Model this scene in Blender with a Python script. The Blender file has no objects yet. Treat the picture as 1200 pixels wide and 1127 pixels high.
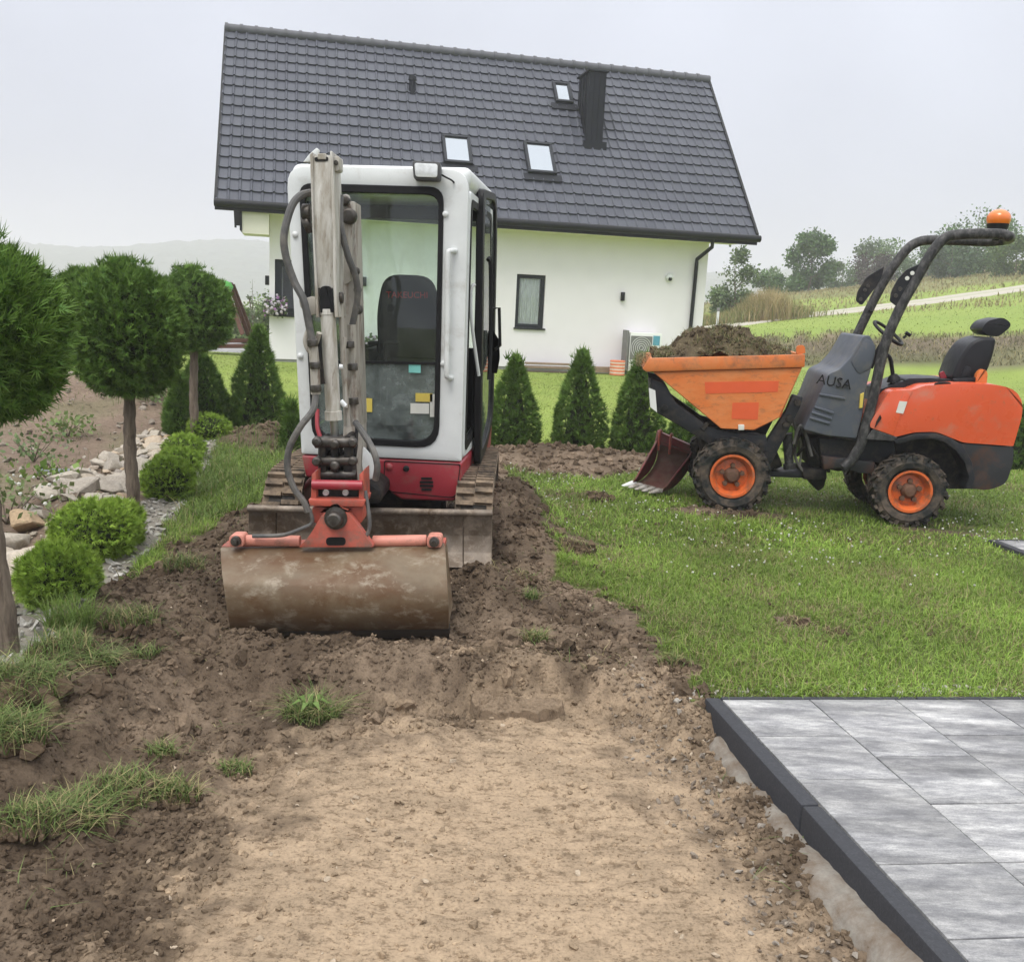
import bpy, bmesh, math, random
import numpy as np
from mathutils import Vector, Matrix, noise as mnoise
random.seed(7); rng = np.random.default_rng(11)
scene = bpy.context.scene
C = scene.collection

# ------------------------------------------------------------------ camera
F = 1120.0; CAMH = 1.8; PITCH = math.atan((563.5 - 351) / F); ROLL = .049
_d = np.array([0, math.cos(PITCH), -math.sin(PITCH)]); _U = np.array([0, math.sin(PITCH), math.cos(PITCH)]); _X = np.array([1., 0, 0])
_R = math.cos(ROLL) * _X + math.sin(ROLL) * _U; _V = -math.sin(ROLL) * _X + math.cos(ROLL) * _U
CAMP = np.array([0, 0, CAMH])
def ray(px, py): return _d + (px - 600) / F * _R - (py - 563.5) / F * _V
def at_z(px, py, z=0.): r = ray(px, py); return CAMP + r * (z - CAMH) / r[2]
def at_y(px, py, y): r = ray(px, py); return CAMP + r * y / r[1]
cam = bpy.data.cameras.new('camera'); cam.sensor_width = 36; cam.sensor_fit = 'HORIZONTAL'; cam.lens = 36 * F / 1200
cam.clip_start = .05; cam.clip_end = 4000
camo = bpy.data.objects.new('camera', cam); C.objects.link(camo)
camo.matrix_world = Matrix(((_R[0], _V[0], -_d[0], 0), (_R[1], _V[1], -_d[1], 0), (_R[2], _V[2], -_d[2], CAMH), (0, 0, 0, 1)))
scene.camera = camo

# ------------------------------------------------------------------ overcast daylight
SUN_EL, SUN_AZ = math.radians(58), math.radians(205)
world = bpy.data.worlds.new('World'); scene.world = world; world.use_nodes = True
nt = world.node_tree; N = nt.nodes; Lk = nt.links
bg = N['Background']; bg.inputs['Strength'].default_value = .1
tc = N.new('ShaderNodeTexCoord'); sep = N.new('ShaderNodeSeparateXYZ'); Lk.new(tc.outputs['Generated'], sep.inputs[0])
cr = N.new('ShaderNodeValToRGB'); Lk.new(sep.outputs['Z'], cr.inputs[0])      # CIE overcast sky: zenith three times the horizon
e = cr.color_ramp.elements
e[0].position = 0; e[0].color = (.226, .238, .276, 1); e[1].position = 1; e[1].color = (.98, .985, 1., 1); e2 = cr.color_ramp.elements.new(.32); e2.color = (.272, .284, .320, 1)
mulv = N.new('ShaderNodeMix'); mulv.data_type = 'RGBA'; mulv.blend_type = 'MULTIPLY'; mulv.inputs[0].default_value = 1
nz = N.new('ShaderNodeTexNoise'); nz.inputs['Scale'].default_value = 1.6; nz.inputs['Detail'].default_value = 4; Lk.new(tc.outputs['Generated'], nz.inputs['Vector'])
mr = N.new('ShaderNodeMapRange'); mr.inputs['From Min'].default_value = .3; mr.inputs['From Max'].default_value = .7
mr.inputs['To Min'].default_value = 18.5; mr.inputs['To Max'].default_value = 26.5; Lk.new(nz.outputs[0], mr.inputs[0])
Lk.new(cr.outputs[0], mulv.inputs[6]); Lk.new(mr.outputs[0], mulv.inputs[7])
sky = N.new('ShaderNodeTexSky'); sky.sky_type = 'NISHITA'; sky.sun_disc = False; sky.sun_elevation = SUN_EL; sky.sun_rotation = SUN_AZ
sky.air_density = 1; sky.dust_density = 4
mx = N.new('ShaderNodeMix'); mx.data_type = 'RGBA'; mx.inputs[0].default_value = .06
Lk.new(mulv.outputs[2], mx.inputs[6]); Lk.new(sky.outputs[0], mx.inputs[7]); Lk.new(mx.outputs[2], bg.inputs['Color'])
sl = bpy.data.lights.new('sun', 'SUN'); sl.energy = 1.5; sl.angle = math.radians(25); sl.color = (1, .965, .91)
so = bpy.data.objects.new('sun', sl); C.objects.link(so)
_s = Vector((math.sin(SUN_AZ) * math.cos(SUN_EL), math.cos(SUN_AZ) * math.cos(SUN_EL), math.sin(SUN_EL)))
so.rotation_euler = _s.to_track_quat('Z', 'Y').to_euler(); so.location = (0, 0, 30)
scene.view_settings.view_transform = 'Standard'; scene.view_settings.look = 'None'; scene.view_settings.exposure = 0.34
scene.view_settings.gamma = 1; scene.view_settings.use_curve_mapping = False
scene.cycles.use_denoising = True; scene.cycles.volume_bounces = 2; scene.cycles.max_bounces = 8; scene.cycles.transparent_max_bounces = 16

# ------------------------------------------------------------------ materials
def new_mat(name):
    m = bpy.data.materials.new(name); m.use_nodes = True
    return m, m.node_tree.nodes, m.node_tree.links, m.node_tree.nodes['Principled BSDF']
def tnoise(n, l, scale, detail=6, rough=.6, coord='Object', stretch=None, dist=0):
    tcn = n.new('ShaderNodeTexCoord'); t = n.new('ShaderNodeTexNoise'); t.inputs['Scale'].default_value = scale
    t.inputs['Detail'].default_value = detail; t.inputs['Roughness'].default_value = rough; t.inputs['Distortion'].default_value = dist
    src = tcn.outputs[coord]
    if stretch:
        mp = n.new('ShaderNodeMapping'); mp.inputs['Scale'].default_value = stretch; l.new(src, mp.inputs[0]); src = mp.outputs[0]
    l.new(src, t.inputs['Vector']); return t
def ramp(n, l, fac, stops, interp='LINEAR'):
    r = n.new('ShaderNodeValToRGB'); r.color_ramp.interpolation = interp
    el = r.color_ramp.elements
    while len(el) < len(stops): el.new(.5)
    for e_, (p, c) in zip(el, stops): e_.position = p; e_.color = (*c, 1) if len(c) == 3 else c
    l.new(fac, r.inputs[0]); return r
def mixc(n, l, fac, a, b, mode='MIX'):
    m = n.new('ShaderNodeMix'); m.data_type = 'RGBA'; m.blend_type = mode
    if isinstance(fac, float): m.inputs[0].default_value = fac
    else: l.new(fac, m.inputs[0])
    for k, s in ((6, a), (7, b)):
        if isinstance(s, tuple): m.inputs[k].default_value = (*s, 1)
        else: l.new(s, m.inputs[k])
    return m.outputs[2]
def bump(n, l, p, h, s=.3, d=.01):
    b = n.new('ShaderNodeBump'); b.inputs['Strength'].default_value = s; b.inputs['Distance'].default_value = d
    l.new(h, b.inputs['Height']); l.new(b.outputs[0], p.inputs['Normal']); return b
def simple(name, col, rough=.5, metal=0., var=.12, scale=8, dirt=None, dirt_amt=.5, dirt_scale=4, bmp=0., stretch=None, coat=0., dirt_w=.12, second=None):
    m, n, l, p = new_mat(name)
    if max(col) < .06 and name != 'anthracite kerb concrete': col = tuple(c * .72 for c in col); p.inputs['Specular IOR Level'].default_value = .22
    t = tnoise(n, l, scale, stretch=stretch)
    lo = tuple(c * (1 - var) for c in col); hi = tuple(min(1, c * (1 + var)) for c in col)
    c = ramp(n, l, t.outputs[0], [(.3, lo), (.7, hi)]).outputs[0]
    for (dc, da, ds, dw) in ([(dirt, dirt_amt, dirt_scale, dirt_w)] if dirt else []) + ([second] if second else []):
        t2 = tnoise(n, l, ds, 8, .7, stretch=stretch, dist=.3)
        mk = ramp(n, l, t2.outputs[0], [(da - dw, (0, 0, 0)), (da + dw, (1, 1, 1))]).outputs[0]
        c = mixc(n, l, mk, c, dc)
    l.new(c, p.inputs['Base Color']); p.inputs['Metallic'].default_value = metal
    tr = tnoise(n, l, scale * 2.3, 4)
    rr = n.new('ShaderNodeMapRange'); rr.inputs['To Min'].default_value = max(0, rough - .12); rr.inputs['To Max'].default_value = min(1, rough + .15)
    l.new(tr.outputs[0], rr.inputs[0]); l.new(rr.outputs[0], p.inputs['Roughness'])
    if coat: p.inputs['Coat Weight'].default_value = coat
    if bmp: bump(n, l, p, tnoise(n, l, scale * 3, 8).outputs[0], bmp, .004)
    return m
def attr_mat(name, rough=.6, trans=0., var=.0, scale=30., bmp=0., spec=.3):
    m, n, l, p = new_mat(name)
    a = n.new('ShaderNodeAttribute'); a.attribute_name = 'col'; c = a.outputs['Color']
    if var:
        t = tnoise(n, l, scale, 6, .65); r = ramp(n, l, t.outputs[0], [(.25, (1 - var,) * 3), (.75, (1 + var,) * 3)]); c = mixc(n, l, 1.0, c, r.outputs[0], 'MULTIPLY')
        if bmp: bump(n, l, p, t.outputs[0], bmp, .02)
    l.new(c, p.inputs['Base Color']); p.inputs['Roughness'].default_value = rough; p.inputs['Specular IOR Level'].default_value = spec
    if trans:
        out = n['Material Output']; tb = n.new('ShaderNodeBsdfTranslucent'); l.new(c, tb.inputs['Color'])
        ms = n.new('ShaderNodeMixShader'); ms.inputs[0].default_value = trans; l.new(p.outputs[0], ms.inputs[1]); l.new(tb.outputs[0], ms.inputs[2]); l.new(ms.outputs[0], out.inputs['Surface'])
    return m
def glass_mat(name, tint, dirt=.06, dcol=(.5, .55, .5), lower=None, refl=1.):
    m, n, l, p = new_mat(name); out = n['Material Output']; n.remove(p)
    tr = n.new('ShaderNodeBsdfTransparent'); tr.inputs[0].default_value = (*tint, 1)
    gl = n.new('ShaderNodeBsdfGlossy'); gl.inputs['Roughness'].default_value = .02
    fr = n.new('ShaderNodeFresnel'); fr.inputs['IOR'].default_value = 1.5
    mf = n.new('ShaderNodeMath'); mf.operation = 'MULTIPLY'; mf.inputs[1].default_value = refl; l.new(fr.outputs[0], mf.inputs[0])
    m1 = n.new('ShaderNodeMixShader'); l.new(mf.outputs[0], m1.inputs[0]); l.new(tr.outputs[0], m1.inputs[1]); l.new(gl.outputs[0], m1.inputs[2])
    df = n.new('ShaderNodeBsdfDiffuse'); df.inputs[0].default_value = (*dcol, 1)
    t = tnoise(n, l, 6, 8, .7); r = ramp(n, l, t.outputs[0], [(.35, (dirt * .3,) * 3), (.75, (min(1, dirt * 2.2),) * 3)])
    m2 = n.new('ShaderNodeMixShader'); l.new(r.outputs[0], m2.inputs[0]); l.new(m1.outputs[0], m2.inputs[1]); l.new(df.outputs[0], m2.inputs[2])
    l.new(m2.outputs[0], out.inputs['Surface']); return m

MUD = (.16, .115, .075)
M = {}
M['white'] = simple('worn white paint', (.66, .68, .67), .35, 0, .06, 5, (.42, .40, .36), .66, 3.5)
M['arm_white'] = simple('scratched white paint', (.55, .535, .49), .42, 0, .05, 9, (.12, .085, .055), .61, 16, .15, (2.2, 2.2, .35), dirt_w=.05, second=((.30, .265, .21), .52, 8, .12))
M['arm_rust'] = simple('rusty boom paint', (.36, .335, .29), .55, 0, .12, 12, (.10, .055, .03), .58, 9, .2, (2, 2, .4), dirt_w=.08)
M['red'] = simple('dark red paint', (.31, .028, .040), .35, 0, .12, 5, (.20, .12, .09), .66, 5)
M['hitch_red'] = simple('faded red paint', (.42, .085, .055), .5, 0, .2, 12, (.17, .10, .075), .58, 14, .3)
M['pink_red'] = simple('sun bleached red paint', (.58, .23, .17), .5, 0, .12, 10, (.25, .14, .10), .62, 14, .2)
M['orange'] = simple('worn orange paint', (.60, .160, .034), .45, 0, .10, 4, (.17, .09, .05), .60, 9, .15, second=((.60, .22, .07), .57, 3, .12))
M['orange_side'] = simple('scuffed orange paint', (.64, .170, .034), .5, 0, .08, 3, (.16, .08, .045), .64, 11, .15, (1, 1, 2.5), second=((.66, .235, .075), .55, 4, .14))
M['orange_sticker'] = simple('fresh orange under old sticker', (.68, .105, .03), .4, 0, .05, 8)
M['hood'] = simple('orange plastic hood', (.66, .098, .034), .28, 0, .05, 3, (.50, .20, .13), .66, 5, coat=.2, second=((.40, .12, .06), .66, 14, .06))
M['grey_plastic'] = simple('dusty grey plastic', (.075, .085, .105), .5, 0, .10, 5, (.13, .125, .115), .60, 6, .15)
M['black_metal'] = simple('black chassis paint', (.025, .027, .032), .5, 0, .2, 6, (.075, .06, .048), .60, 7, .2)
M['dark'] = simple('dark machine parts', (.018, .018, .018), .6, 0, .3, 12, (.06, .047, .035), .58, 12, .3)
M['rops'] = simple('worn black roll bar', (.045, .045, .045), .5, .2, .2, 20, (.13, .125, .12), .57, 25, .2, (1, 1, .5))
M['tail_dark'] = simple('rust chipped black tail', (.045, .047, .05), .5, .1, .1, 7, (.10, .042, .022), .60, 3.5, .2)
M['steel_mud'] = simple('bare steel with dried mud', (.20, .165, .13), .55, .25, .25, 9, (.11, .075, .045), .52, 5, .4, (1, 1, .8), second=((.34, .28, .22), .58, 14, .1))
M['bucket'] = simple('worn bucket steel', (.165, .122, .075), .55, .1, .25, 3.5, (.105, .052, .02), .50, 2.6, .4, (1, 1, 1.6), second=((.26, .215, .155), .59, 9, .07))
M['bucket_edge'] = simple('bucket lip', (.035, .027, .02), .6, .3, .3, 12)
M['rubber'] = simple('dirty tyre rubber', (.024, .027, .026), .8, 0, .25, 10, (.13, .10, .075), .54, 8, .3)
M['track'] = simple('muddy rubber track', (.05, .044, .038), .85, 0, .2, 12, (.24, .18, .125), .46, 10, .4)
M['hose'] = simple('dusty hydraulic hose', (.075, .073, .07), .55, 0, .15, 25, (.17, .155, .135), .58, 9)
M['chrome'] = simple('chrome rod', (.36, .36, .36), .4, 1, .1)
M['bolt'] = simple('greasy bolt steel', (.10, .093, .085), .42, .7, .3, 30, (.05, .04, .03), .55, 18)
M['seat'] = simple('black seat fabric', (.026, .026, .03), .9, 0, .2, 40, bmp=.2)
M['vinyl'] = simple('black vinyl', (.022, .023, .027), .38, 0, .2, 9)
M['black'] = simple('black plastic', (.014, .014, .015), .45, 0, .2, 10)
M['gasket'] = simple('rubber seal', (.012, .012, .013), .6, 0, .2, 14)
M['redtext'] = simple('red print', (.45, .02, .02), .6)
M['sticker_y'] = simple('yellow sticker', (.62, .48, .09), .5); M['sticker_w'] = simple('white sticker', (.66, .66, .60), .5); M['sticker_c'] = simple('teal sticker', (.20, .55, .50), .5)
M['lens'] = simple('lamp lens', (.70, .72, .72), .12, .1, .15, 30); M['lamp_body'] = simple('lamp rim', (.06, .06, .06), .5)
M['amber'] = simple('amber beacon dome', (.72, .17, .012), .15, 0, .08, 20, coat=.5)
M['plaster'] = simple('white render', (.80, .772, .80), .9, 0, .02, 2.5, bmp=.12)
M['plinth'] = simple('grey plinth', (.27, .27, .26), .9, 0, .1, 5)
M['soffit'] = simple('cream soffit boards', (.72, .70, .60), .7, 0, .03, 4)
M['anthra'] = simple('anthracite frame', (.026, .030, .038), .45, 0, .1, 8)
M['gutter'] = simple('black gutter', (.016, .017, .02), .4, 0, .1, 8)
M['seam'] = simple('chimney sheet', (.020, .023, .030), .5, .2, .08, 4)
M['ridge'] = simple('ridge tile', (.085, .088, .098), .6, 0, .12, 6)
M['curtain'] = simple('pale curtain', (.82, .85, .85), .9, 0, .18, 7, stretch=(4, 1, .6))
M['room'] = simple('unlit room wall', (.25, .25, .25), .9)
M['ac'] = simple('white unit casing', (.74, .75, .72), .5, 0, .03); M['acgrille'] = simple('grey fan grille', (.17, .17, .165), .6); M['blue'] = simple('blue panel', (.10, .32, .42), .5)
M['stripe_o'] = simple('orange ribbed plastic', (.72, .21, .10), .5); M['stripe_w'] = simple('pale ribbed plastic', (.75, .60, .50), .5)
M['plank'] = simple('weathered planks', (.26, .19, .13), .85, 0, .25, 4, stretch=(.4, 8, 8), bmp=.2)
M['plank_dark'] = simple('dark planks', (.10, .075, .06), .85, 0, .25, 4, stretch=(.4, 8, 8))
M['swing'] = simple('brown stained timber', (.10, .038, .024), .7, 0, .25, 6, bmp=.2)
M['pave'] = simple('pale patio stone', (.34, .34, .34), .85, 0, .1, 2)
M['pipe'] = simple('grey plastic pipe', (.15, .17, .19), .45, 0, .06, 8)
M['bark'] = simple('grey brown bark', (.17, .135, .10), .9, 0, .35, 10, (.07, .05, .036), .55, 12, .8, (3, 3, .35))
M['core'] = simple('dark crown core', (.022, .032, .012), .95, 0, .4, 14)  # dark opaque body filling each crown so nothing shows through
M['kerb'] = simple('anthracite kerb concrete', (.028, .030, .036), .75, 0, .16, 60, (.050, .052, .058), .62, 90, .3)
M['haunch'] = simple('rough grey concrete', (.225, .205, .175), .95, 0, .2, 30, (.14, .105, .075), .52, 9, .8)
M['sand'] = simple('joint sand', (.16, .145, .12), .95, 0, .3, 60)
M['leafy'] = attr_mat('foliage', .55, .18); M['blade'] = attr_mat('grass blades', .55, .25)
M['thuja'] = attr_mat('thuja sprays', .6, .10, spec=.2)
M['ground'] = attr_mat('ground cover', .95, 0, .30, 55., .5, .15); M['clod'] = attr_mat('soil crumbs', .95, 0, .3, 60, .5, .1)
m, n, l, p = new_mat('bare soil'); a = n.new('ShaderNodeAttribute'); a.attribute_name = 'col'
t = tnoise(n, l, 20, 14, .78, stretch=(.75, 1.3, 1), dist=.2); r = ramp(n, l, t.outputs[0], [(.36, (.50, .47, .45)), (.43, (.66, .64, .62)), (.47, (.97,) * 3), (.54, (1.03,) * 3), (.68, (1.20,) * 3)]); t2 = tnoise(n, l, 75, 8, .75); r2 = ramp(n, l, t2.outputs[0], [(.34, (.50,) * 3), (.46, (.95,) * 3), (.7, (1.25,) * 3)])
c = mixc(n, l, 1.0, a.outputs['Color'], r.outputs[0], 'MULTIPLY'); c = mixc(n, l, 1.0, c, r2.outputs[0], 'MULTIPLY'); l.new(c, p.inputs['Base Color']); p.inputs['Roughness'].default_value = .95; p.inputs['Specular IOR Level'].default_value = .2
ad = n.new('ShaderNodeMath'); ad.operation = 'ADD'; l.new(t.outputs[0], ad.inputs[0]); l.new(t2.outputs[0], ad.inputs[1]); bump(n, l, p, ad.outputs[0], .55, .012); M['soil'] = m
M['tiles'] = attr_mat('slate grey roof tiles', .55, spec=.5); M['petal'] = attr_mat('petals', .6, .2)
M['far'] = attr_mat('distant woods', .95, 0, .25, .15)
def rim_mat():
    return simple('orange wheel rim', (.62, .125, .028), .4, 0, .08, 8, (.17, .09, .055), .58, 12)
M['rim'] = rim_mat()
M['hub'] = simple('muddy hub', (.12, .06, .035), .7, .1, .3, 20)
# roof tile: coated dark sheet with a little per tile difference
m, n, l, p = new_mat('slate grey roof tile'); oi = n.new('ShaderNodeObjectInfo')
r = ramp(n, l, oi.outputs['Random'], [(0, (.045, .050, .067)), (1, (.062, .068, .087))]); t = tnoise(n, l, 9, 5)
c = mixc(n, l, 1.0, r.outputs[0], ramp(n, l, t.outputs[0], [(.3, (.88,) * 3), (.7, (1.1,) * 3)]).outputs[0], 'MULTIPLY'); l.new(c, p.inputs['Base Color']); p.inputs['Roughness'].default_value = .55; M['tile'] = m
# stone: limestone with per stone difference
m, n, l, p = new_mat('pale sandstone'); oi = n.new('ShaderNodeObjectInfo')
r = ramp(n, l, oi.outputs['Random'], [(0, (.45, .40, .32)), (.3, (.37, .33, .28)), (.6, (.49, .43, .35)), (.85, (.42, .30, .18)), (1, (.28, .26, .24))]); t = tnoise(n, l, 7, 8, .7)
c = mixc(n, l, 1.0, r.outputs[0], ramp(n, l, t.outputs[0], [(.3, (.65,) * 3), (.7, (1.15,) * 3)]).outputs[0], 'MULTIPLY'); l.new(c, p.inputs['Base Color']); p.inputs['Roughness'].default_value = .9
bump(n, l, p, t.outputs[0], .6, .01); M['stone'] = m
# paving slab: streaks run across the walk, each slab its own pattern
m, n, l, p = new_mat('streaked grey slab'); oi = n.new('ShaderNodeObjectInfo'); tcn = n.new('ShaderNodeTexCoord')
vm = n.new('ShaderNodeVectorMath'); vm.operation = 'MULTIPLY_ADD'; l.new(oi.outputs['Random'], vm.inputs[0]); vm.inputs[1].default_value = (37, 91, 5); l.new(tcn.outputs['Object'], vm.inputs[2])
mp = n.new('ShaderNodeMapping'); mp.inputs['Scale'].default_value = (1.3, 4.6, 1); mp.inputs['Rotation'].default_value = (0, 0, .04); l.new(vm.outputs[0], mp.inputs[0])
t = n.new('ShaderNodeTexNoise'); t.inputs['Scale'].default_value = 2.8; t.inputs['Detail'].default_value = 15; t.inputs['Roughness'].default_value = .80; t.inputs['Distortion'].default_value = .15; l.new(mp.outputs[0], t.inputs['Vector'])
r1 = ramp(n, l, t.outputs[0], [(.36, (.13, .131, .138)), (.46, (.21, .211, .217)), (.54, (.31, .31, .308)), (.65, (.50, .495, .485))])
t3 = tnoise(n, l, 160, 3); mp2 = n.new('ShaderNodeMapping'); mp2.inputs['Scale'].default_value = (.5, 7, 1); l.new(vm.outputs[0], mp2.inputs[0]); tb = n.new('ShaderNodeTexNoise'); tb.inputs['Scale'].default_value = 1.1; tb.inputs['Detail'].default_value = 5; l.new(mp2.outputs[0], tb.inputs['Vector'])
c = mixc(n, l, 1.0, r1.outputs[0], ramp(n, l, tb.outputs[0], [(.36, (.70,) * 3), (.50, (.95,) * 3), (.64, (1.2,) * 3)]).outputs[0], 'MULTIPLY'); c = mixc(n, l, 1.0, c, ramp(n, l, t3.outputs[0], [(.3, (.82,) * 3), (.7, (1.12,) * 3)]).outputs[0], 'MULTIPLY')
l.new(c, p.inputs['Base Color']); p.inputs['Roughness'].default_value = .62; bump(n, l, p, t3.outputs[0], .15, .002); M['slab'] = m
M['cabglass'] = glass_mat('green tinted cab glass', (.93, .975, .945), .025, (.55, .60, .56)); M['cabglass_low'] = glass_mat('dirty lower cab glass', (.62, .72, .69), .26, (.44, .50, .48))
M['doorglass'] = glass_mat('door glass', (.92, .96, .93), .08, (.5, .56, .5)); M['pane'] = glass_mat('house glass', (.97, .98, .98), .0, (.5, .5, .5), refl=.8)
m, n, l, p = new_mat('skylight glass'); p.inputs['Base Color'].default_value = (.34, .37, .40, 1); p.inputs['Roughness'].default_value = .05; p.inputs['Metallic'].default_value = .85; M['skyglass'] = m

# ------------------------------------------------------------------ helpers
WM = {}
def tag(o, label=None, cat=None, group=None, kind=None):
    if label: o['label'] = label
    if cat: o['category'] = cat
    if group: o['group'] = group
    if kind: o['kind'] = kind
    return o
def empty(name, loc, label, cat, group=None, kind=None, rotz=0.):
    o = bpy.data.objects.new(name, None); C.objects.link(o); o.location = loc; o.rotation_euler = (0, 0, rotz); o.empty_display_size = .1
    WM[o.name] = Matrix.Translation(Vector(loc)) @ Matrix.Rotation(rotz, 4, 'Z'); return tag(o, label, cat, group, kind)
def link(name, me, mat, parent=None, loc=None):
    o = bpy.data.objects.new(name, me); C.objects.link(o)
    if mat is not None and not me.materials: me.materials.append(mat)
    if parent is not None: o.parent = parent; WM[o.name] = WM[parent.name] @ (Matrix.Translation(Vector(loc)) if loc is not None else Matrix())
    if loc is not None: o.location = loc
    if parent is None: WM[o.name] = Matrix.Translation(Vector(loc)) if loc is not None else Matrix()
    return o
def V3(p): return Vector((float(p[0]), float(p[1]), float(p[2])))
class MB:
    def __init__(s): s.v = []; s.f = []
    def add(s, vs, fs):
        o = len(s.v); s.v += [V3(v) for v in vs]; s.f += [tuple(i + o for i in f) for f in fs]; return s
    def box(s, c, size, M3=None):
        c = V3(c); h = [x / 2 for x in size]; vs = []
        for x, y, z in ((-1,-1,-1),(1,-1,-1),(1,1,-1),(-1,1,-1),(-1,-1,1),(1,-1,1),(1,1,1),(-1,1,1)):
            w = Vector((x * h[0], y * h[1], z * h[2])); vs.append(c + (M3 @ w if M3 else w))
        return s.add(vs, [(0,3,2,1),(4,5,6,7),(0,1,5,4),(1,2,6,5),(2,3,7,6),(3,0,4,7)])
    def prism(s, pts, vec):
        n_ = len(pts); a = [V3(p) for p in pts]; b = [p + V3(vec) for p in a]
        return s.add(a + b, [tuple(range(n_)), tuple(range(2 * n_ - 1, n_ - 1, -1))] + [((i + 1) % n_, i, n_ + i, n_ + (i + 1) % n_) for i in range(n_)])
    def frame(s, outer, inner, vec):
        n_ = len(outer); o = [V3(p) for p in outer]; i_ = [V3(p) for p in inner]; w = V3(vec)
        vs = o + i_ + [p + w for p in o] + [p + w for p in i_]; fs = []
        for k in range(n_):
            j = (k + 1) % n_
            fs += [(k, j, n_ + j, n_ + k), (2*n_ + k, 3*n_ + k, 3*n_ + j, 2*n_ + j), (k, 2*n_ + k, 2*n_ + j, j), (n_ + k, n_ + j, 3*n_ + j, 3*n_ + k)]
        return s.add(vs, fs)
    def tube(s, path, r, seg=10, closed=False):
        P = [V3(p) for p in path]; n_ = len(P); R_ = r if isinstance(r, (list, tuple)) else [r] * n_
        up = None; vs = []
        for i in range(n_):
            t = (P[(i + 1) % n_] - P[i - 1]) if closed else (P[min(i + 1, n_ - 1)] - P[max(i - 1, 0)])
            t.normalize()
            if up is None: up = t.orthogonal().normalized()
            up = (up - t * up.dot(t)).normalized(); b = t.cross(up)
            for k in range(seg):
                a = 2 * math.pi * k / seg; vs.append(P[i] + (up * math.cos(a) + b * math.sin(a)) * R_[i])
        fs = []
        for i in range(n_ if closed else n_ - 1):
            j = (i + 1) % n_
            for k in range(seg): q = (k + 1) % seg; fs.append((i*seg + k, i*seg + q, j*seg + q, j*seg + k))
        if not closed: fs += [tuple(range(seg - 1, -1, -1)), tuple(range((n_-1)*seg, n_*seg))]
        return s.add(vs, fs)
    def cyl(s, p0, p1, r0, r1=None, seg=16): return s.tube([p0, p1], [r0, r0 if r1 is None else r1], seg)
    def lathe(s, c, axis, prof, seg=24, cap=True):
        c = V3(c); ax = V3(axis).normalized(); u = ax.orthogonal().normalized(); w = ax.cross(u); vs = []; fs = []; n_ = len(prof)
        for t, r in prof:
            for k in range(seg):
                a = 2 * math.pi * k / seg; vs.append(c + ax * t + (u * math.cos(a) + w * math.sin(a)) * max(r, 1e-4))
        for i in range(n_ - 1):
            for k in range(seg): q = (k + 1) % seg; fs.append((i*seg + k, i*seg + q, (i+1)*seg + q, (i+1)*seg + k))
        if cap: fs += [tuple(range(seg - 1, -1, -1)), tuple(range((n_-1)*seg, n_*seg))]
        return s.add(vs, fs)
    def beam(s, p0, p1, w0, w1, dep, depdir=(0, 1, 0)):
        p0 = V3(p0); p1 = V3(p1); t = (p1 - p0).normalized(); dd = V3(depdir).normalized(); sd = t.cross(dd).normalized()
        pts = [p0 - sd*w0/2, p0 + sd*w0/2, p1 + sd*w1/2, p1 - sd*w1/2]
        return s.prism(pts, dd * dep)
    def build(s, name, mat, parent=None, bevel=0., seg=2, ang=38, loc=None, label=None):
        bm = bmesh.new(); inv = WM[parent.name].inverted() if parent is not None else (Matrix.Translation(-Vector(loc)) if loc is not None else Matrix())
        vs = [bm.verts.new(inv @ v) for v in s.v]
        for f in s.f:
            try: bm.faces.new([vs[i] for i in f])
            except ValueError: pass
        bmesh.ops.recalc_face_normals(bm, faces=bm.faces[:])
        if bevel:
            es = [e_ for e_ in bm.edges if len(e_.link_faces) == 2 and e_.calc_face_angle(0) > math.radians(28)]
            try: bmesh.ops.bevel(bm, geom=es, offset=bevel, segments=seg, profile=.5, affect='EDGES', clamp_overlap=True)
            except Exception: pass
        for f in bm.faces: f.smooth = True
        for e_ in bm.edges:
            if len(e_.link_faces) != 2 or e_.calc_face_angle(0) > math.radians(ang): e_.smooth = False
        me = bpy.data.meshes.new(name); bm.to_mesh(me); bm.free()
        o = link(name, me, mat, parent, loc if parent is None else None)
        if label: o['label'] = label
        return o
def mesh_np(name, verts, faces, mat, parent=None, col=None, loc=None, smooth=False, kind=None):
    verts = np.asarray(verts, np.float32); faces = np.asarray(faces, np.int32)
    me = bpy.data.meshes.new(name); nv, nf, k = len(verts), len(faces), faces.shape[1]
    me.vertices.add(nv); me.vertices.foreach_set('co', verts.ravel()); me.loops.add(nf * k); me.loops.foreach_set('vertex_index', faces.ravel())
    me.polygons.add(nf); me.polygons.foreach_set('loop_start', np.arange(0, nf * k, k, dtype=np.int32)); me.polygons.foreach_set('loop_total', np.full(nf, k, np.int32))
    me.polygons.foreach_set('use_smooth', np.full(nf, bool(smooth)))
    me.update(calc_edges=True)
    if col is not None:
        a = me.color_attributes.new('col', 'FLOAT_COLOR', 'POINT'); cc = np.ones((nv, 4), np.float32); cc[:, :3] = col; a.data.foreach_set('color', cc.ravel())
    o = link(name, me, mat, parent, loc)
    if kind: o['kind'] = kind
    return o
def rquad(c, rad, n_=5):
    """rounded corner loop (2-D) round a polygon; rad one number or one per corner"""
    out = []; k = len(c)
    for i in range(k):
        p = np.array(c[i], float); a = np.array(c[i - 1], float); b = np.array(c[(i + 1) % k], float); r_ = rad[i] if isinstance(rad, (list, tuple)) else rad
        da = (a - p) / np.linalg.norm(a - p); db = (b - p) / np.linalg.norm(b - p)
        for j in range(n_):
            t = j / (n_ - 1); q0 = p + da * r_; q1 = p + db * r_; out.append((1-t)**2 * q0 + 2*t*(1-t) * p + t*t * q1)
    return out
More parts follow.
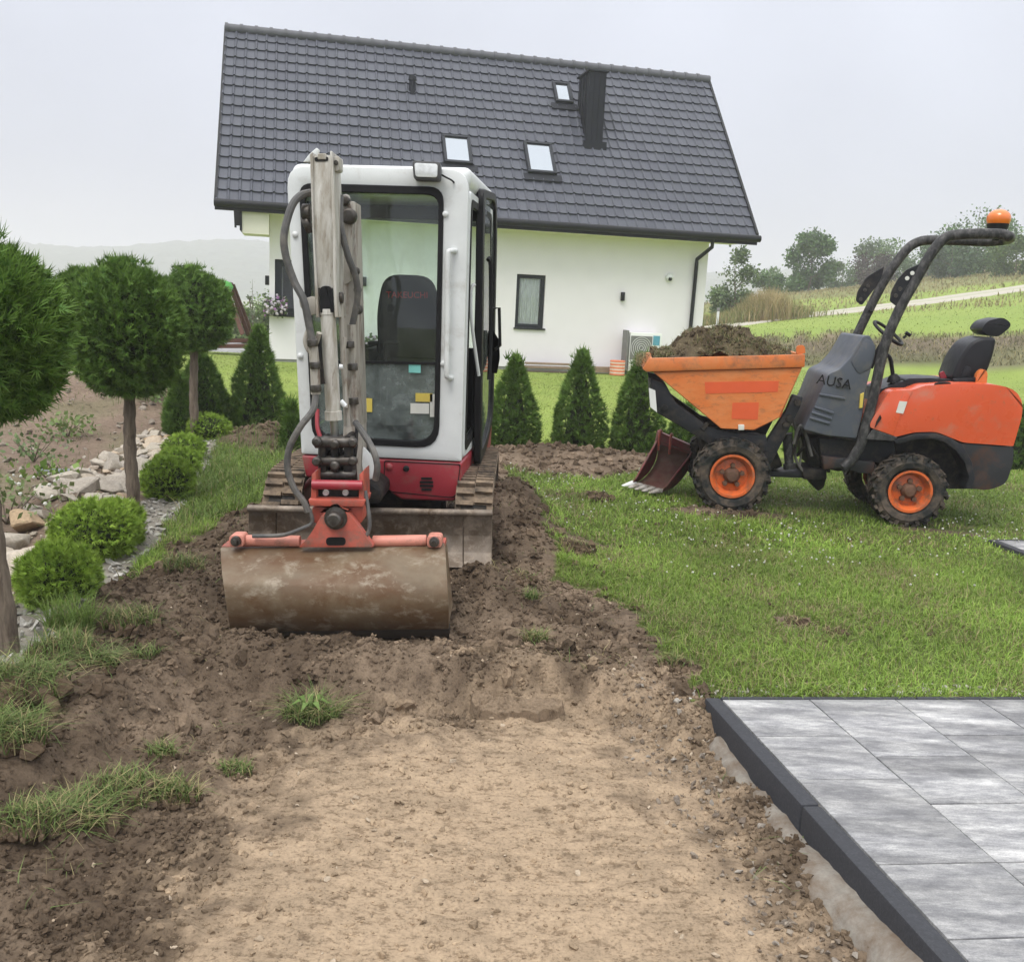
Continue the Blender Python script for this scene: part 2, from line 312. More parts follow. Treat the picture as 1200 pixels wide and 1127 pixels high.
def smooth_path(pts, n_=8):
    P = [V3(p) for p in pts]; out = []
    for i in range(len(P) - 1):
        p0, p1, p2, p3 = P[max(i-1, 0)], P[i], P[i+1], P[min(i+2, len(P)-1)]
        for j in range(n_):
            t = j / n_; out.append(.5 * ((2*p1) + (p2-p0)*t + (2*p0-5*p1+4*p2-p3)*t*t + (3*p1-p0-3*p2+p3)*t**3))
    return out + [P[-1]]
def smooth01(a, b, x): t = np.clip((x - a) / (b - a), 0, 1); return t * t * (3 - 2 * t)
# value noise on numpy arrays
_perm = rng.random((64, 64)).astype(np.float64)
def vnoise(x, y, s=1., o=0):
    x = np.asarray(x) * s + o * 17.3; y = np.asarray(y) * s + o * 9.1; xi = np.floor(x).astype(int); yi = np.floor(y).astype(int)
    fx = x - xi; fy = y - yi; fx = fx*fx*(3-2*fx); fy = fy*fy*(3-2*fy); g = lambda a, b: _perm[a % 64, b % 64]
    return (g(xi, yi)*(1-fx)+g(xi+1, yi)*fx)*(1-fy)+(g(xi, yi+1)*(1-fx)+g(xi+1, yi+1)*fx)*fy
def fbm(x, y, s, oct_=4, o=0): return sum(vnoise(x, y, s * 2**k, o + k) * .5**(k+1) for k in range(oct_)) / (1 - .5**oct_)
def inpoly(x, y, poly):
    P = np.asarray(poly); r_ = np.zeros(np.shape(x), bool); j = len(P) - 1
    for i in range(len(P)):
        xi, yi = P[i]; xj, yj = P[j]
        r_ ^= ((yi > y) != (yj > y)) & (x < (xj - xi) * (y - yi) / (yj - yi + 1e-12) + xi); j = i
    return r_
def sdist(x, y, poly):
    """positive inside"""
    P = np.asarray(poly); dmin = np.full(np.shape(x), 1e9)
    for i in range(len(P)):
        a = P[i - 1]; b = P[i]; ab = b - a; t = np.clip(((x - a[0])*ab[0] + (y - a[1])*ab[1]) / (ab @ ab + 1e-12), 0, 1)
        dmin = np.minimum(dmin, np.hypot(x - a[0] - t*ab[0], y - a[1] - t*ab[1]))
    return np.where(inpoly(x, y, P), dmin, -dmin)
def pxpoly(pts, z=0.): return np.array([at_z(a, b, z)[:2] for a, b in pts])
# ------------------------------------------------------------------ terrain
_ctl = []
def ctl(px, py, y): p = at_y(px, py, y); _ctl.append(p)
for x in (-30, -14, -4, 4, 14, 26): _ctl.append(np.array([x, 12, .05]))
for x in (-9, 0, 8, 14): _ctl.append(np.array([x, 26, .05]))
for x, y in ((-16, 26), (-2, 34), (8, 32), (14, 31), (24, 28.)): _ctl.append(np.array([x, y, .0]))
ctl(960, 430, 32.5); ctl(1100, 438, 31.5); ctl(1230, 446, 30); ctl(860, 436, 33)
ctl(880, 400, 36); ctl(960, 390, 36.5); ctl(1080, 392, 36); ctl(1200, 393, 35.5); ctl(1300, 388, 34.5)
ctl(825, 386, 44); ctl(900, 375, 47); ctl(1000, 364.5, 50); ctl(1100, 352.5, 54); ctl(1200, 338.5, 58); ctl(1320, 318, 62)
ctl(850, 352, 66); ctl(940, 343, 74); ctl(1000, 338, 80); ctl(1100, 327, 84); ctl(1200, 316, 88); ctl(1320, 296, 92)
ctl(1000, 331, 130); ctl(1150, 312, 140); ctl(1300, 292, 150)
for x, y, z in ((-25, 36, -1), (-40, 60, -6), (-12, 60, -4), (-100, 160, -16), (0, 160, -8), (-60, 300, -18), (120, 300, 4), (0, 600, -10), (-300, 300, -10), (300, 300, 25), (500, 600, 30), (-500, 700, 0), (0, 900, 0), (40, 20, 3.), (70, 40, 9), (-60, 10, -2), (0, -30, 0), (-200, -30, 0), (300, -30, 10)): _ctl.append(np.array([x, y, z], float))
_ctl = np.array(_ctl)
_A = np.hypot(_ctl[:, None, 0] - _ctl[None, :, 0], _ctl[:, None, 1] - _ctl[None, :, 1])
_n = len(_ctl); _S = np.zeros((_n + 1, _n + 1)); _S[:_n, :_n] = _A; _S[:_n, _n] = 1; _S[_n, :_n] = 1
_w = np.linalg.solve(_S, np.r_[_ctl[:, 2], 0])
def far_h(x, y):
    z = np.full(np.shape(x), _w[_n])
    for i in range(_n): z = z + _w[i] * np.hypot(x - _ctl[i, 0], y - _ctl[i, 1])
    return z
_KL = np.array([.945, 4.205]); _KD = np.array([.317, -1.684]); _KT = np.array([1.275, .152])     # terrace corner, its long edge and its cross edge
_kd = _KD / np.linalg.norm(_KD); _kt = _KT / np.linalg.norm(_KT)
TERR = np.array([_KL, _KL + _kd * 6, _KL + _kd * 6 + _kt * 6, _KL + _kt * 6])
SOIL = pxpoly([(-500, 1500), (-260, 1000), (-60, 905), (20, 850), (70, 790), (110, 700), (190, 655), (255, 612), (330, 578), (346, 545), (350, 510), (565, 525), (600, 560), (628, 600), (640, 640), (660, 680), (702, 692), (765, 745), (800, 800), (822, 816)])
SOIL = np.concatenate([SOIL, [_KL + _kt * .5 + _kd * .02, _KL + _kd * 6 + _kt * .5]])
CUT = pxpoly([(-500, 1500), (-260, 1010), (-60, 930), (20, 890), (130, 815), (215, 770), (300, 775), (520, 785), (640, 790), (780, 800), (818, 832)])
CUT = np.concatenate([CUT, [_KL + _kt * .5 + _kd * .12, _KL + _kd * 6 + _kt * .5]])
PATH = pxpoly([(60, 1500), (180, 1127), (290, 960), (350, 880), (440, 850), (560, 850), (640, 815), (740, 840), (820, 920), (870, 1010), (960, 1127), (1050, 1500)], -.12)
RIDGE = pxpoly([(556, 523), (640, 519), (760, 533), (770, 552), (700, 562), (640, 556), (570, 545)], .05)
HEAP = pxpoly([(262, 525), (280, 502), (340, 500), (352, 520), (340, 534), (280, 532)], .05)
GRAVEL = pxpoly([(-160, 840), (0, 806), (58, 768), (104, 722), (160, 668), (190, 625), (222, 585), (250, 535), (244, 520), (180, 575), (120, 660), (0, 715), (-160, 770)])
GARDEN = pxpoly([(-900, 900), (-200, 800), (0, 716), (120, 661), (180, 576), (244, 520), (240, 490), (262, 478), (190, 466), (60, 464), (-500, 455)])
MND = [(at_z(50, 478, 0), 3.6, 1.9, .42, 0), (at_z(596, 600, .1), .34, .75, .34, .15), (at_z(612, 640, .05), .3, .3, .10, 0), (at_z(575, 705, 0), .32, .3, .22, 0), (at_z(640, 665, .03), .35, .12, .08, 0), (at_z(420, 770, 0), .9, .16, .08, 0), (at_z(600, 795, -.05), .36, .16, .05, 0),
       (at_z(235, 700, 0), .22, .5, .16, 0), (at_z(300, 610, .05), .25, .6, .10, 0), (at_z(310, 522, .05), .42, .4, .24, 0), (at_z(662, 535, .05), .9, .35, .13, 0), (at_z(755, 545, .05), .4, .3, .08, 0), (at_z(130, 715, 0), .3, .25, .10, 0), (at_z(60, 800, 0), .3, .3, .08, 0),
       (at_z(90, 600, 0), .35, 1.2, .16, .5), (at_z(850, 600, .05), .6, .12, .05, 0), (at_z(675, 582, .05), .28, .12, .07, 0)]
def hfun(x, y):
    x = np.asarray(x, float); y = np.asarray(y, float)
    z = .005 * np.clip(y - 4, 0, 12); t = smooth01(17, 27, y)
    t = np.maximum(t, smooth01(9, 16, np.abs(x)))
    z = z * (1 - t) + far_h(x, y) * t
    near = (y < 13) & (np.abs(x) < 8)
    z = np.where(near, z + (fbm(x, y, 1.2, 3) - .5) * .05, z)
    g = np.zeros_like(z)
    for c, sx, sy, a, rot in MND:
        dx, dy = x - c[0], y - c[1]; u = dx*math.cos(rot) + dy*math.sin(rot); v = -dx*math.sin(rot) + dy*math.cos(rot)
        g = g + a * np.exp(-(u/sx)**2 - (v/sy)**2)
    z = z + g * (.75 + .5 * fbm(x, y, 5, 3, 2))
    m = near & (y < 9.5)
    if m.any():
        xs, ys = x[m], y[m]; ds = sdist(xs, ys, SOIL); dc = sdist(xs, ys, CUT) + (fbm(xs, ys, 6, 3, 5) - .5) * .16; dp = sdist(xs, ys, PATH) + (fbm(xs, ys, 3, 4, 8) - .5) * .5
        zz = z[m] - (.15 - .05 * smooth01(.35, .0, np.abs((xs - _KL[0]) * -_kd[1] + (ys - _KL[1]) * _kd[0])) * (ys < 4.4)) * smooth01(-.02, .16, dc)
        rough = smooth01(-.05, .25, ds) * (1 - .85 * smooth01(-.2, .35, dp))
        zz += rough * ((fbm(xs, ys, 6, 6, 3) - .5) * .12 - np.abs(fbm(xs, ys, 8, 3, 6) - .5) * .11 + (fbm(xs, ys, 30, 2, 16) - .5) * .035)
        zz += smooth01(-.2, .3, dp) * ((fbm(xs * .35, ys, 9, 4, 9) - .5) * .022)
        z[m] = zz
    return z
def h1(x, y): return float(hfun(np.array([x]), np.array([y]))[0])
def grid_lines(a, b, st, lo, hi, g):
    L_ = list(np.arange(a, b + 1e-6, st)); s = st; p = b
    while p < hi: s *= g; p += s; L_.append(p)
    s = st; p = a; pre = []
    while p > lo: s *= g; p -= s; pre.append(p)
    return np.array(pre[::-1] + L_)
gx = grid_lines(-4.3, 3.6, .026, -800, 800, 1.07); gy = grid_lines(2.1, 7.6, .026, -40, 1000, 1.032)
XX, YY = np.meshgrid(gx, gy, indexing='xy'); sh = XX.shape; XF, YF = XX.ravel(), YY.ravel(); ZF = hfun(XF, YF)
jit = (fbm(XF, YF, 9, 4, 4) - .5) * .30 + (fbm(XF, YF, 1.7, 3, 1) - .5) * .3
nearm = (YF < 16) & (np.abs(XF) < 12)
def sd(poly, pad=4.):
    out = np.full(XF.shape, -9.); P = np.asarray(poly); m = (XF > P[:, 0].min() - pad) & (XF < P[:, 0].max() + pad) & (YF > P[:, 1].min() - pad) & (YF < P[:, 1].max() + pad)
    out[m] = sdist(XF[m], YF[m], P); return out
dS, dP, dR, dHp, dG, dGa = sd(SOIL), sd(PATH), sd(RIDGE), sd(HEAP), sd(GRAVEL), sd(GARDEN)
soilm = (np.maximum.reduce([dS + jit * .8, dR + jit, dHp + jit]) > 0)
# little scraped patches of bare soil in the lawn
patch = np.full(XF.shape, -9.)
for (px, py, rx, ry) in ((850, 603, .55, .13), (675, 583, .3, .1), (930, 728, .12, .1), (975, 738, .09, .06), (700, 548, .4, .1), (1100, 622, .4, .1), (790, 775, .15, .1), (675, 636, .3, .16), (715, 720, .2, .15)):
    c_ = at_z(px, py, .03); patch = np.maximum(patch, 1 - np.hypot((XF - c_[0]) / rx, (YF - c_[1]) / ry))
soilm |= patch + jit * 1.3 > 0
hill = (YF > 31) & (XF > 6) | (XF > 13) & (YF > 22)
zone = np.zeros(XF.shape, int)
zone[(dGa + jit > 0)] = 3; zone[dG + jit * .4 > 0] = 2; zone[soilm] = 1
bank_lo = 32.2 - .12 * (XF - 12); bank_hi = 36.3 - .05 * (XF - 12)
zone[hill & (YF > bank_lo)] = 4; zone[hill & (YF > bank_hi + jit * 3)] = 5; zone[(YF > 58 + XF * .15) | (XF < -8) & (YF > 29) | (YF > 36) & (XF < 6)] = 6
# colours of each ground (albedo)
def lerp(a, b, t): return np.asarray(a)[None] * (1 - t[:, None]) + np.asarray(b)[None] * t[:, None]
n1 = fbm(XF, YF, 2.2, 5, 1); n2 = fbm(XF, YF, 14, 4, 2); n3 = fbm(XF, YF, .35, 4, 7); n4 = fbm(XF * .45, YF, 9, 5, 12)
cS = lerp((.080, .057, .038), (.215, .160, .112), np.clip((n1 - .3) * 1.6 + (n2 - .5) * .9, 0, 1))
tan = smooth01(-.42, .38, dP + (n1 - .5) * .5 + (n4 - .5) * .7 + (n2 - .5) * .7); wet = smooth01(.50, .60, fbm(XF * .4, YF, 21, 5, 15) * .62 + n4 * .38)
cT = lerp((.345, .258, .172), (.22, .165, .11), wet * .5)
cS = cS * (1 - tan[:, None]) + cT * tan[:, None]
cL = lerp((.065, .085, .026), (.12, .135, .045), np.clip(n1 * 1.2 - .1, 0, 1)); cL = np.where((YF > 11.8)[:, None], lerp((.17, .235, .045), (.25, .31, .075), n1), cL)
cG = lerp((.14, .12, .095), (.30, .28, .24), n2); cGa = lerp((.125, .088, .064), (.24, .18, .132), np.clip(n1 * .8 + n2 * .4 - .1, 0, 1))
gm = smooth01(.52, .66, fbm(XF, YF, 1.1, 4, 14)); cGa = cGa * (1 - .25 * gm[:, None]) + np.array((.10, .14, .045)) * .25 * gm[:, None]
cB = lerp((.095, .080, .050), (.20, .155, .11), np.clip(fbm(XF, YF, .9, 4, 3) * 2 - .5, 0, 1)); cB = cB * (1 - .5 * smooth01(.5, .7, n3)[:, None]) + np.array((.11, .14, .045)) * .5 * smooth01(.5, .7, n3)[:, None]
cM = lerp((.17, .25, .050), (.26, .31, .075), n3); cF = lerp((.20, .185, .085), (.16, .19, .06), n3)
COL = np.choose(zone[:, None], [cL, cS, cG, cGa, cB, cM, cF])
idx = np.arange(len(XF)).reshape(sh); Q = np.stack([idx[:-1, :-1], idx[:-1, 1:], idx[1:, 1:], idx[1:, :-1]], -1).reshape(-1, 4)
zq = np.median(zone[Q], axis=1).astype(int); zq = zone[Q[:, 0]]
for k, nm in enumerate(['lawn', 'bare_soil', 'gravel_strip', 'garden_soil', 'rough_bank', 'meadow', 'field']):
    q = Q[zq == k]
    if not len(q): continue
    u, inv = np.unique(q, return_inverse=True)
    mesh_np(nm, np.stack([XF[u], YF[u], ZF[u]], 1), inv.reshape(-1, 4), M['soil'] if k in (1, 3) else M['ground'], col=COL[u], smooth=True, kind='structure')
def col_at(x, y):
    i = np.clip(np.searchsorted(gx, x), 0, len(gx) - 1); j = np.clip(np.searchsorted(gy, y), 0, len(gy) - 1); return COL.reshape(*sh, 3)[j, i]
def zone_at(x, y):
    i = np.clip(np.searchsorted(gx, x) - 1, 0, len(gx) - 2); j = np.clip(np.searchsorted(gy, y) - 1, 0, len(gy) - 2); return zone.reshape(sh)[j, i]
# gravel track up the hill
tp = [at_y(*a) for a in ((700, 398, 41), (825, 384.5, 44), (900, 374.5, 47), (1000, 364, 50), (1100, 352, 54), (1200, 338, 58), (1320, 318, 62))]
tp = smooth_path(tp, 24); vs = []; cs = []
for i, p in enumerate(tp):
    t = tp[min(i + 1, len(tp) - 1)] - tp[max(i - 1, 0)]; s_ = Vector((-t.y, t.x, 0)).normalized()
    for k, w in enumerate((-1.25, -1.1, -.55, 0, .55, 1.1, 1.25)):
        w *= 1 + .12 * (rng.random() - .5); q = p + s_ * w; vs.append((q.x, q.y, h1(q.x, q.y) + (-.1 if k in (0, 6) else .07)))
        cs.append((.43, .40, .34) if k != 3 else (.34, .34, .24))
fs = [(i*7 + k, i*7 + k + 1, i*7 + k + 8, i*7 + k + 7) for i in range(len(tp) - 1) for k in range(6)]
mesh_np('gravel_track', vs, fs, M['ground'], col=np.array(cs), smooth=True, kind='structure')

# ------------------------------------------------------------------ grass
def unit(v): return v / (np.linalg.norm(v, axis=-1, keepdims=True) + 1e-9)
def blades(P, L, W, lean, col, tip, name=None, mat=None, parent=None, kind='stuff', loc=None, segs=2):
    """one bent blade per point"""
    n_ = len(P); a = rng.random(n_) * 2 * np.pi; out = np.stack([np.cos(a), np.sin(a), 0*a], 1); sd_ = np.stack([-np.sin(a + rng.normal(0, .6, n_)), np.cos(a), 0*a], 1)
    vs = []; rr = np.linspace(0, 1, segs + 1)
    for k, t in enumerate(rr):
        c = P + out * (L * lean * t**2)[:, None] + np.array([0, 0, 1.]) * (L * t * (1 - .45 * np.minimum(lean, 1.4) * t))[:, None]
        w = W * (1 - t**1.5) if k < segs else W * 0
        if k < segs: vs += [c - sd_ * w[:, None] / 2, c + sd_ * w[:, None] / 2]
        else: vs.append(c)
    vs = np.stack(vs, 1); m_ = 2 * segs + 1; base = np.arange(n_)[:, None] * m_; F_ = []
    for k in range(segs - 1): F_ += [[2*k, 2*k+1, 2*k+3], [2*k, 2*k+3, 2*k+2]]
    F_.append([2*segs-2, 2*segs-1, 2*segs]); F_ = (base[:, :, None] + np.array(F_)[None]).reshape(-1, 3)
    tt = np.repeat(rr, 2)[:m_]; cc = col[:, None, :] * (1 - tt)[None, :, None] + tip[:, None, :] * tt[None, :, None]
    return mesh_np(name or 'grass', vs.reshape(-1, 3), F_, mat or M['blade'], parent, cc.reshape(-1, 3), loc, kind=kind)
def gcols(n_, a=(.135, .235, .030), b=(.28, .39, .072), dry=.07):
    t = rng.random((n_, 1)); c = np.array(a) * (1 - t) + np.array(b) * t; d = rng.random(n_) < dry; c[d] = np.array((.34, .29, .14)) * (.7 + .5 * rng.random((d.sum(), 1))); return c
def fill_lawn(n_, x0, x1, y0, y1, L, W, name, zones=(0,), pw=.5, a=(.135, .235, .030), b=(.28, .39, .072), dry=.07):
    x = rng.uniform(x0, x1, n_); y = y0 + (y1 - y0) * rng.random(n_)**(1 / (1 - pw * .0)); k = np.isin(zone_at(x, y), zones)
    k &= np.abs((x - CAMP[0])) < y * .62 + .6
    k &= rng.random(n_) < np.clip(.45 + 1.1 * fbm(x, y, 1.6, 3, 21), 0, 1)
    k &= ~inpoly(x, y, TERR)
    x, y = x[k], y[k]; m_ = len(x); big = fbm(x, y, .9, 3, 30); P = np.stack([x, y, hfun(x, y) - .004], 1)
    LL = L * rng.uniform(.45, 1.25, m_) * (.55 + .9 * big); c = gcols(m_, a, b, dry) * (.45 + 1.1 * fbm(x, y, 1.3, 4, 33))[:, None]; dd_ = rng.random(m_) < np.clip(fbm(x, y, 1.9, 3, 36) - .46, 0, 1) * 1.1; c[dd_] = np.array((.30, .25, .13)) * rng.uniform(.6, 1.2, (dd_.sum(), 1))
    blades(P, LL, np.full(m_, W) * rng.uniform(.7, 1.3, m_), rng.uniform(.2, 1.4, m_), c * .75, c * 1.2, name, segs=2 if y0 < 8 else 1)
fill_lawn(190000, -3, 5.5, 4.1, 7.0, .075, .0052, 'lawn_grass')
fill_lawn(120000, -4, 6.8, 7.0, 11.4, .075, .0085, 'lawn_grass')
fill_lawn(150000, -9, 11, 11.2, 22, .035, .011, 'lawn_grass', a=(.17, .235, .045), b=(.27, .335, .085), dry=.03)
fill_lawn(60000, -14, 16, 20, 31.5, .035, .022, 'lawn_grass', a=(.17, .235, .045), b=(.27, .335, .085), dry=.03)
fill_lawn(2500, -7, -1.2, 4, 13, .11, .006, 'weeds', (3,), a=(.08, .13, .03), b=(.16, .21, .07), dry=.15)
# long uncut grass beside the row of round shrubs and along the edge of the dug strip
LONG = pxpoly([(75, 770), (112, 708), (165, 668), (215, 590), (252, 530), (345, 528), (338, 572), (265, 608), (190, 652), (120, 700), (80, 790), (0, 850), (-60, 900), (-60, 850), (10, 815)])
n_ = 26000; x = rng.uniform(-3.4, -1.2, n_); y = rng.uniform(3.4, 10.8, n_); k = inpoly(x, y, LONG) & (rng.random(n_) < fbm(x, y, 2.2, 3, 41) * 1.6 - .15) & (zone_at(x, y) != 2); x, y = x[k], y[k]
c = gcols(len(x), (.09, .16, .03), (.20, .28, .07), .10); blades(np.stack([x, y, hfun(x, y) - .01], 1), rng.uniform(.07, .24, len(x)), rng.uniform(.003, .008, len(x)), rng.uniform(.1, 1.1, len(x)), c * .7, c * 1.15, 'long_grass', segs=3)
# sparse blades torn about on the soil
n_ = 9000; x = rng.uniform(-3.2, 3, n_); y = rng.uniform(2.6, 9.5, n_); k = (zone_at(x, y) == 1) & (rng.random(n_) < fbm(x, y, 2.6, 3, 47)**2.2 * 1.6) & (sdist(x, y, PATH) < -.05) & (sdist(x, y, SOIL) < .75); x, y = x[k], y[k]
c = gcols(len(x), (.08, .13, .03), (.17, .22, .07), .35); blades(np.stack([x, y, hfun(x, y) - .01], 1), rng.uniform(.03, .11, len(x)), rng.uniform(.003, .006, len(x)), rng.uniform(.5, 2., len(x)), c * .7, c * 1.1, 'torn_grass')
# straw and rough growth on the bank
n_ = 14000; x = rng.uniform(7, 24, n_); y = rng.uniform(30, 38, n_); k = np.isin(zone_at(x, y), (4,)); x, y = x[k], y[k]; c = gcols(len(x), (.12, .13, .045), (.22, .19, .11), .35)
blades(np.stack([x, y, hfun(x, y) - .02], 1), rng.uniform(.08, .3, len(x)), rng.uniform(.02, .05, len(x)), rng.uniform(.2, 1.4, len(x)), c * .8, c * 1.1, 'bank_growth')
n_ = 16000; x = rng.uniform(9, 34, n_); y = rng.uniform(36, 56, n_); k = np.isin(zone_at(x, y), (5,)); x, y = x[k], y[k]; c = gcols(len(x), (.18, .25, .05), (.26, .32, .075), .10)
blades(np.stack([x, y, hfun(x, y) - .02], 1), rng.uniform(.03, .10, len(x)), rng.uniform(.03, .05, len(x)), rng.uniform(.4, 1.6, len(x)), c * .95, c * 1.05, 'meadow_grass')
n_ = 26000; x = rng.uniform(10, 60, n_); y = rng.uniform(46, 110, n_); k = zone_at(x, y) >= 5; x, y = x[k], y[k]
td = np.min(np.hypot(x[:, None] - np.array([p.x for p in tp])[None], y[:, None] - np.array([p.y for p in tp])[None]), 1); k = td > 1.6; x, y = x[k], y[k]; c = gcols(len(x), (.20, .19, .08), (.33, .27, .13), .4)
blades(np.stack([x, y, hfun(x, y) - .02], 1), rng.uniform(.1, .38, len(x)), rng.uniform(.04, .10, len(x)), rng.uniform(.1, .9, len(x)), c * .92, c * 1.06, 'field_grass')
# tall straw coloured grass beyond the corner of the house
n_ = 9000; cx = at_y(885, 372, 46); x = cx[0] + rng.normal(0, 1.25, n_); y = 47.5 + rng.normal(0, .9, n_); t_ = np.exp(-((x - cx[0] - .9) / 1.1)**2); c = gcols(n_, (.30, .23, .10), (.45, .35, .18), .3); gr = rng.random(n_) > .3 + .7 * t_; c[gr] = np.array((.20, .22, .07)) * rng.uniform(.7, 1.2, (gr.sum(), 1))
blades(np.stack([x, y, hfun(x, y) - .02], 1), rng.uniform(.5, 1.1, n_) * (.7 + 1.1 * t_), rng.uniform(.02, .05, n_), rng.uniform(.1, .6, n_), c * .8, c * 1.15, 'tall_dry_grass', segs=3)
# white clover heads in the lawn
n_ = 1700; x = rng.uniform(-.4, 5.4, n_); y = rng.uniform(6, 10.5, n_); k = (zone_at(x, y) == 0) & (rng.random(n_) < smooth01(.42, .75, fbm(x, y, 1.1, 3, 52)) * .9 + .06); x, y = x[k], y[k]; P = np.stack([x, y, hfun(x, y) + rng.uniform(.035, .075, len(x))], 1)
def scatter(name, tv, tf, P, S, mat, col, kind='stuff', parent=None, flat=None):
    """copies of template meshes (lists) at points, random turn; one joined ground cover mesh"""
    which = rng.integers(0, len(tv), len(P)); V_ = []; F_ = []; K_ = []; o = 0
    for w in range(len(tv)):
        m_ = which == w; n_ = m_.sum()
        if not n_: continue
        q = rng.normal(size=(n_, 4)); q /= np.linalg.norm(q, axis=1, keepdims=True)
        if flat is not None: q[:, 1:3] *= flat; q /= np.linalg.norm(q, axis=1, keepdims=True)
        a, b, c_, d_ = q.T; R_ = np.stack([1-2*(c_*c_+d_*d_), 2*(b*c_-a*d_), 2*(b*d_+a*c_), 2*(b*c_+a*d_), 1-2*(b*b+d_*d_), 2*(c_*d_-a*b), 2*(b*d_-a*c_), 2*(c_*d_+a*b), 1-2*(b*b+c_*c_)], 1).reshape(-1, 3, 3)
        v = np.einsum('nij,vj->nvi', R_, tv[w]) * S[m_][:, None, None] + P[m_][:, None, :]
        V_.append(v.reshape(-1, 3)); F_.append((tf[w][None] + (np.arange(n_) * len(tv[w]))[:, None, None] + o).reshape(-1, 3)); o += n_ * len(tv[w]); K_.append(np.repeat(col[m_], len(tv[w]), 0))
    return mesh_np(name, np.concatenate(V_), np.concatenate(F_), mat, parent, np.concatenate(K_), kind=kind)
def ico(sub, amp, sc=(1, 1, 1), seed=0):
    bm = bmesh.new(); bmesh.ops.create_icosphere(bm, subdivisions=sub, radius=1); v = np.array([x_.co for x_ in bm.verts]); bmesh.ops.triangulate(bm, faces=bm.faces[:]); f = np.array([[a_.index for a_ in q.verts] for q in bm.faces]); bm.free()
    nn = np.array([mnoise.noise(Vector(p * 1.4) + Vector((seed * 7.7, seed * 3.1, 0))) + .5 * mnoise.noise(Vector(p * 3.1) + Vector((seed, 9, 4))) for p in v]); return v * (1 + amp * nn)[:, None] * np.array(sc), f
bx_ = ico(1, 0, (1, 1, .8)); scatter('clover_flowers', [bx_[0]], [bx_[1]], P, rng.uniform(.006, .0105, len(P)), M['petal'], np.tile((.62, .62, .54), (len(P), 1)) * rng.uniform(.7, 1.1, (len(P), 1)))
# ------------------------------------------------------------------ crumbs of soil, gravel, pebbles
def rough_clod(seed, sub=2):
    v, f = ico(sub, .75, (1, .85, .62), seed); k_ = np.array([mnoise.noise(Vector(p * 2.6) + Vector((seed, 3, 1))) for p in v]); return v * (1 + .35 * k_)[:, None] + rng.normal(0, .05, v.shape), f
CL = [rough_clod(s) for s in range(7)]; CS = [ico(1, .9, (1, .85, .7), s + 20) for s in range(6)]
def soil_pts(n_, x0, x1, y0, y1, dens, zones=(1,)):
    x = rng.uniform(x0, x1, n_); y = y0 + (y1 - y0) * rng.random(n_); k = np.isin(zone_at(x, y), zones) & (rng.random(n_) < dens(x, y)) & ~inpoly(x, y, TERR); x, y = x[k], y[k]; return np.stack([x, y, hfun(x, y)], 1)
offp = lambda x, y: np.clip(.05 + .95 * smooth01(.12, -.28, sdist(x, y, PATH)), 0, 1) * np.clip(fbm(x, y, 3, 3, 60) * 1.8 - .25, 0, 1)
def crumbs(n_, lo, hi, pw, T, name, dens=offp, sink=.42, box=(-3.3, 2.9, 2.3, 9.5), zones=(1,), ca=(.070, .047, .030), cb=(.20, .145, .098)):
    P = soil_pts(n_, *box, dens, zones); s = lo + (hi - lo) * rng.random(len(P))**pw; P[:, 2] += s * (.5 - sink); t = rng.random((len(P), 1)); tn = smooth01(-.3, .3, sdist(P[:, 0], P[:, 1], PATH))[:, None] * .6
    c = (col_at(P[:, 0], P[:, 1]) if zones == (1,) else np.array(ca) * (1 - t) + np.array(cb) * t) * (.72 + .5 * t); scatter(name, [a for a, b in T], [b for a, b in T], P, s, M['clod'], c)
crumbs(70000, .004, .016, 2.2, CS, 'soil_crumbs', box=(-3.2, 2.2, 2.3, 6.2)); crumbs(9000, .008, .022, 2, CS, 'soil_clods', box=(-3.2, 2.2, 2.3, 4.3)); crumbs(16000, .009, .024, 2, CS, 'soil_clods', box=(-2.6, 2.2, 4.2, 9.5)); crumbs(2600, .022, .055, 2.4, CL, 'soil_clods', box=(-2.6, 2.2, 3.9, 9.5)); crumbs(6000, .014, .06, 2.4, CS, 'soil_clods', lambda x, y: .75 + 0*x, box=(-3.6, 3.4, 9.5, 12.6), ca=(.10, .075, .052), cb=(.25, .20, .145)); crumbs(150, .035, .085, 2.2, [rough_clod(s + 50, 3) for s in range(5)], 'soil_lumps', lambda x, y: offp(x, y) * (sdist(x, y, PATH) < -.2) * (y > 4.25), sink=.5)
nearS = lambda x, y: np.clip(1.0 - (-sdist(x, y, SOIL)) / .55, 0, 1)**2 * .8 + .10 * np.clip(fbm(x, y, 2.4, 3, 66) - .45, 0, 1) * 5 * (x < 2.5) + .02
crumbs(9000, .005, .03, 3, CS, 'lawn_crumbs', nearS, box=(-1, 4.6, 4.2, 9.4), zones=(0,), ca=(.06, .042, .027), cb=(.16, .115, .075))
crumbs(9000, .002, .007, 2, CS, 'soil_crumbs', lambda x, y: .6 + 0*x, box=(-1.4, 1.4, 2.4, 4.6))
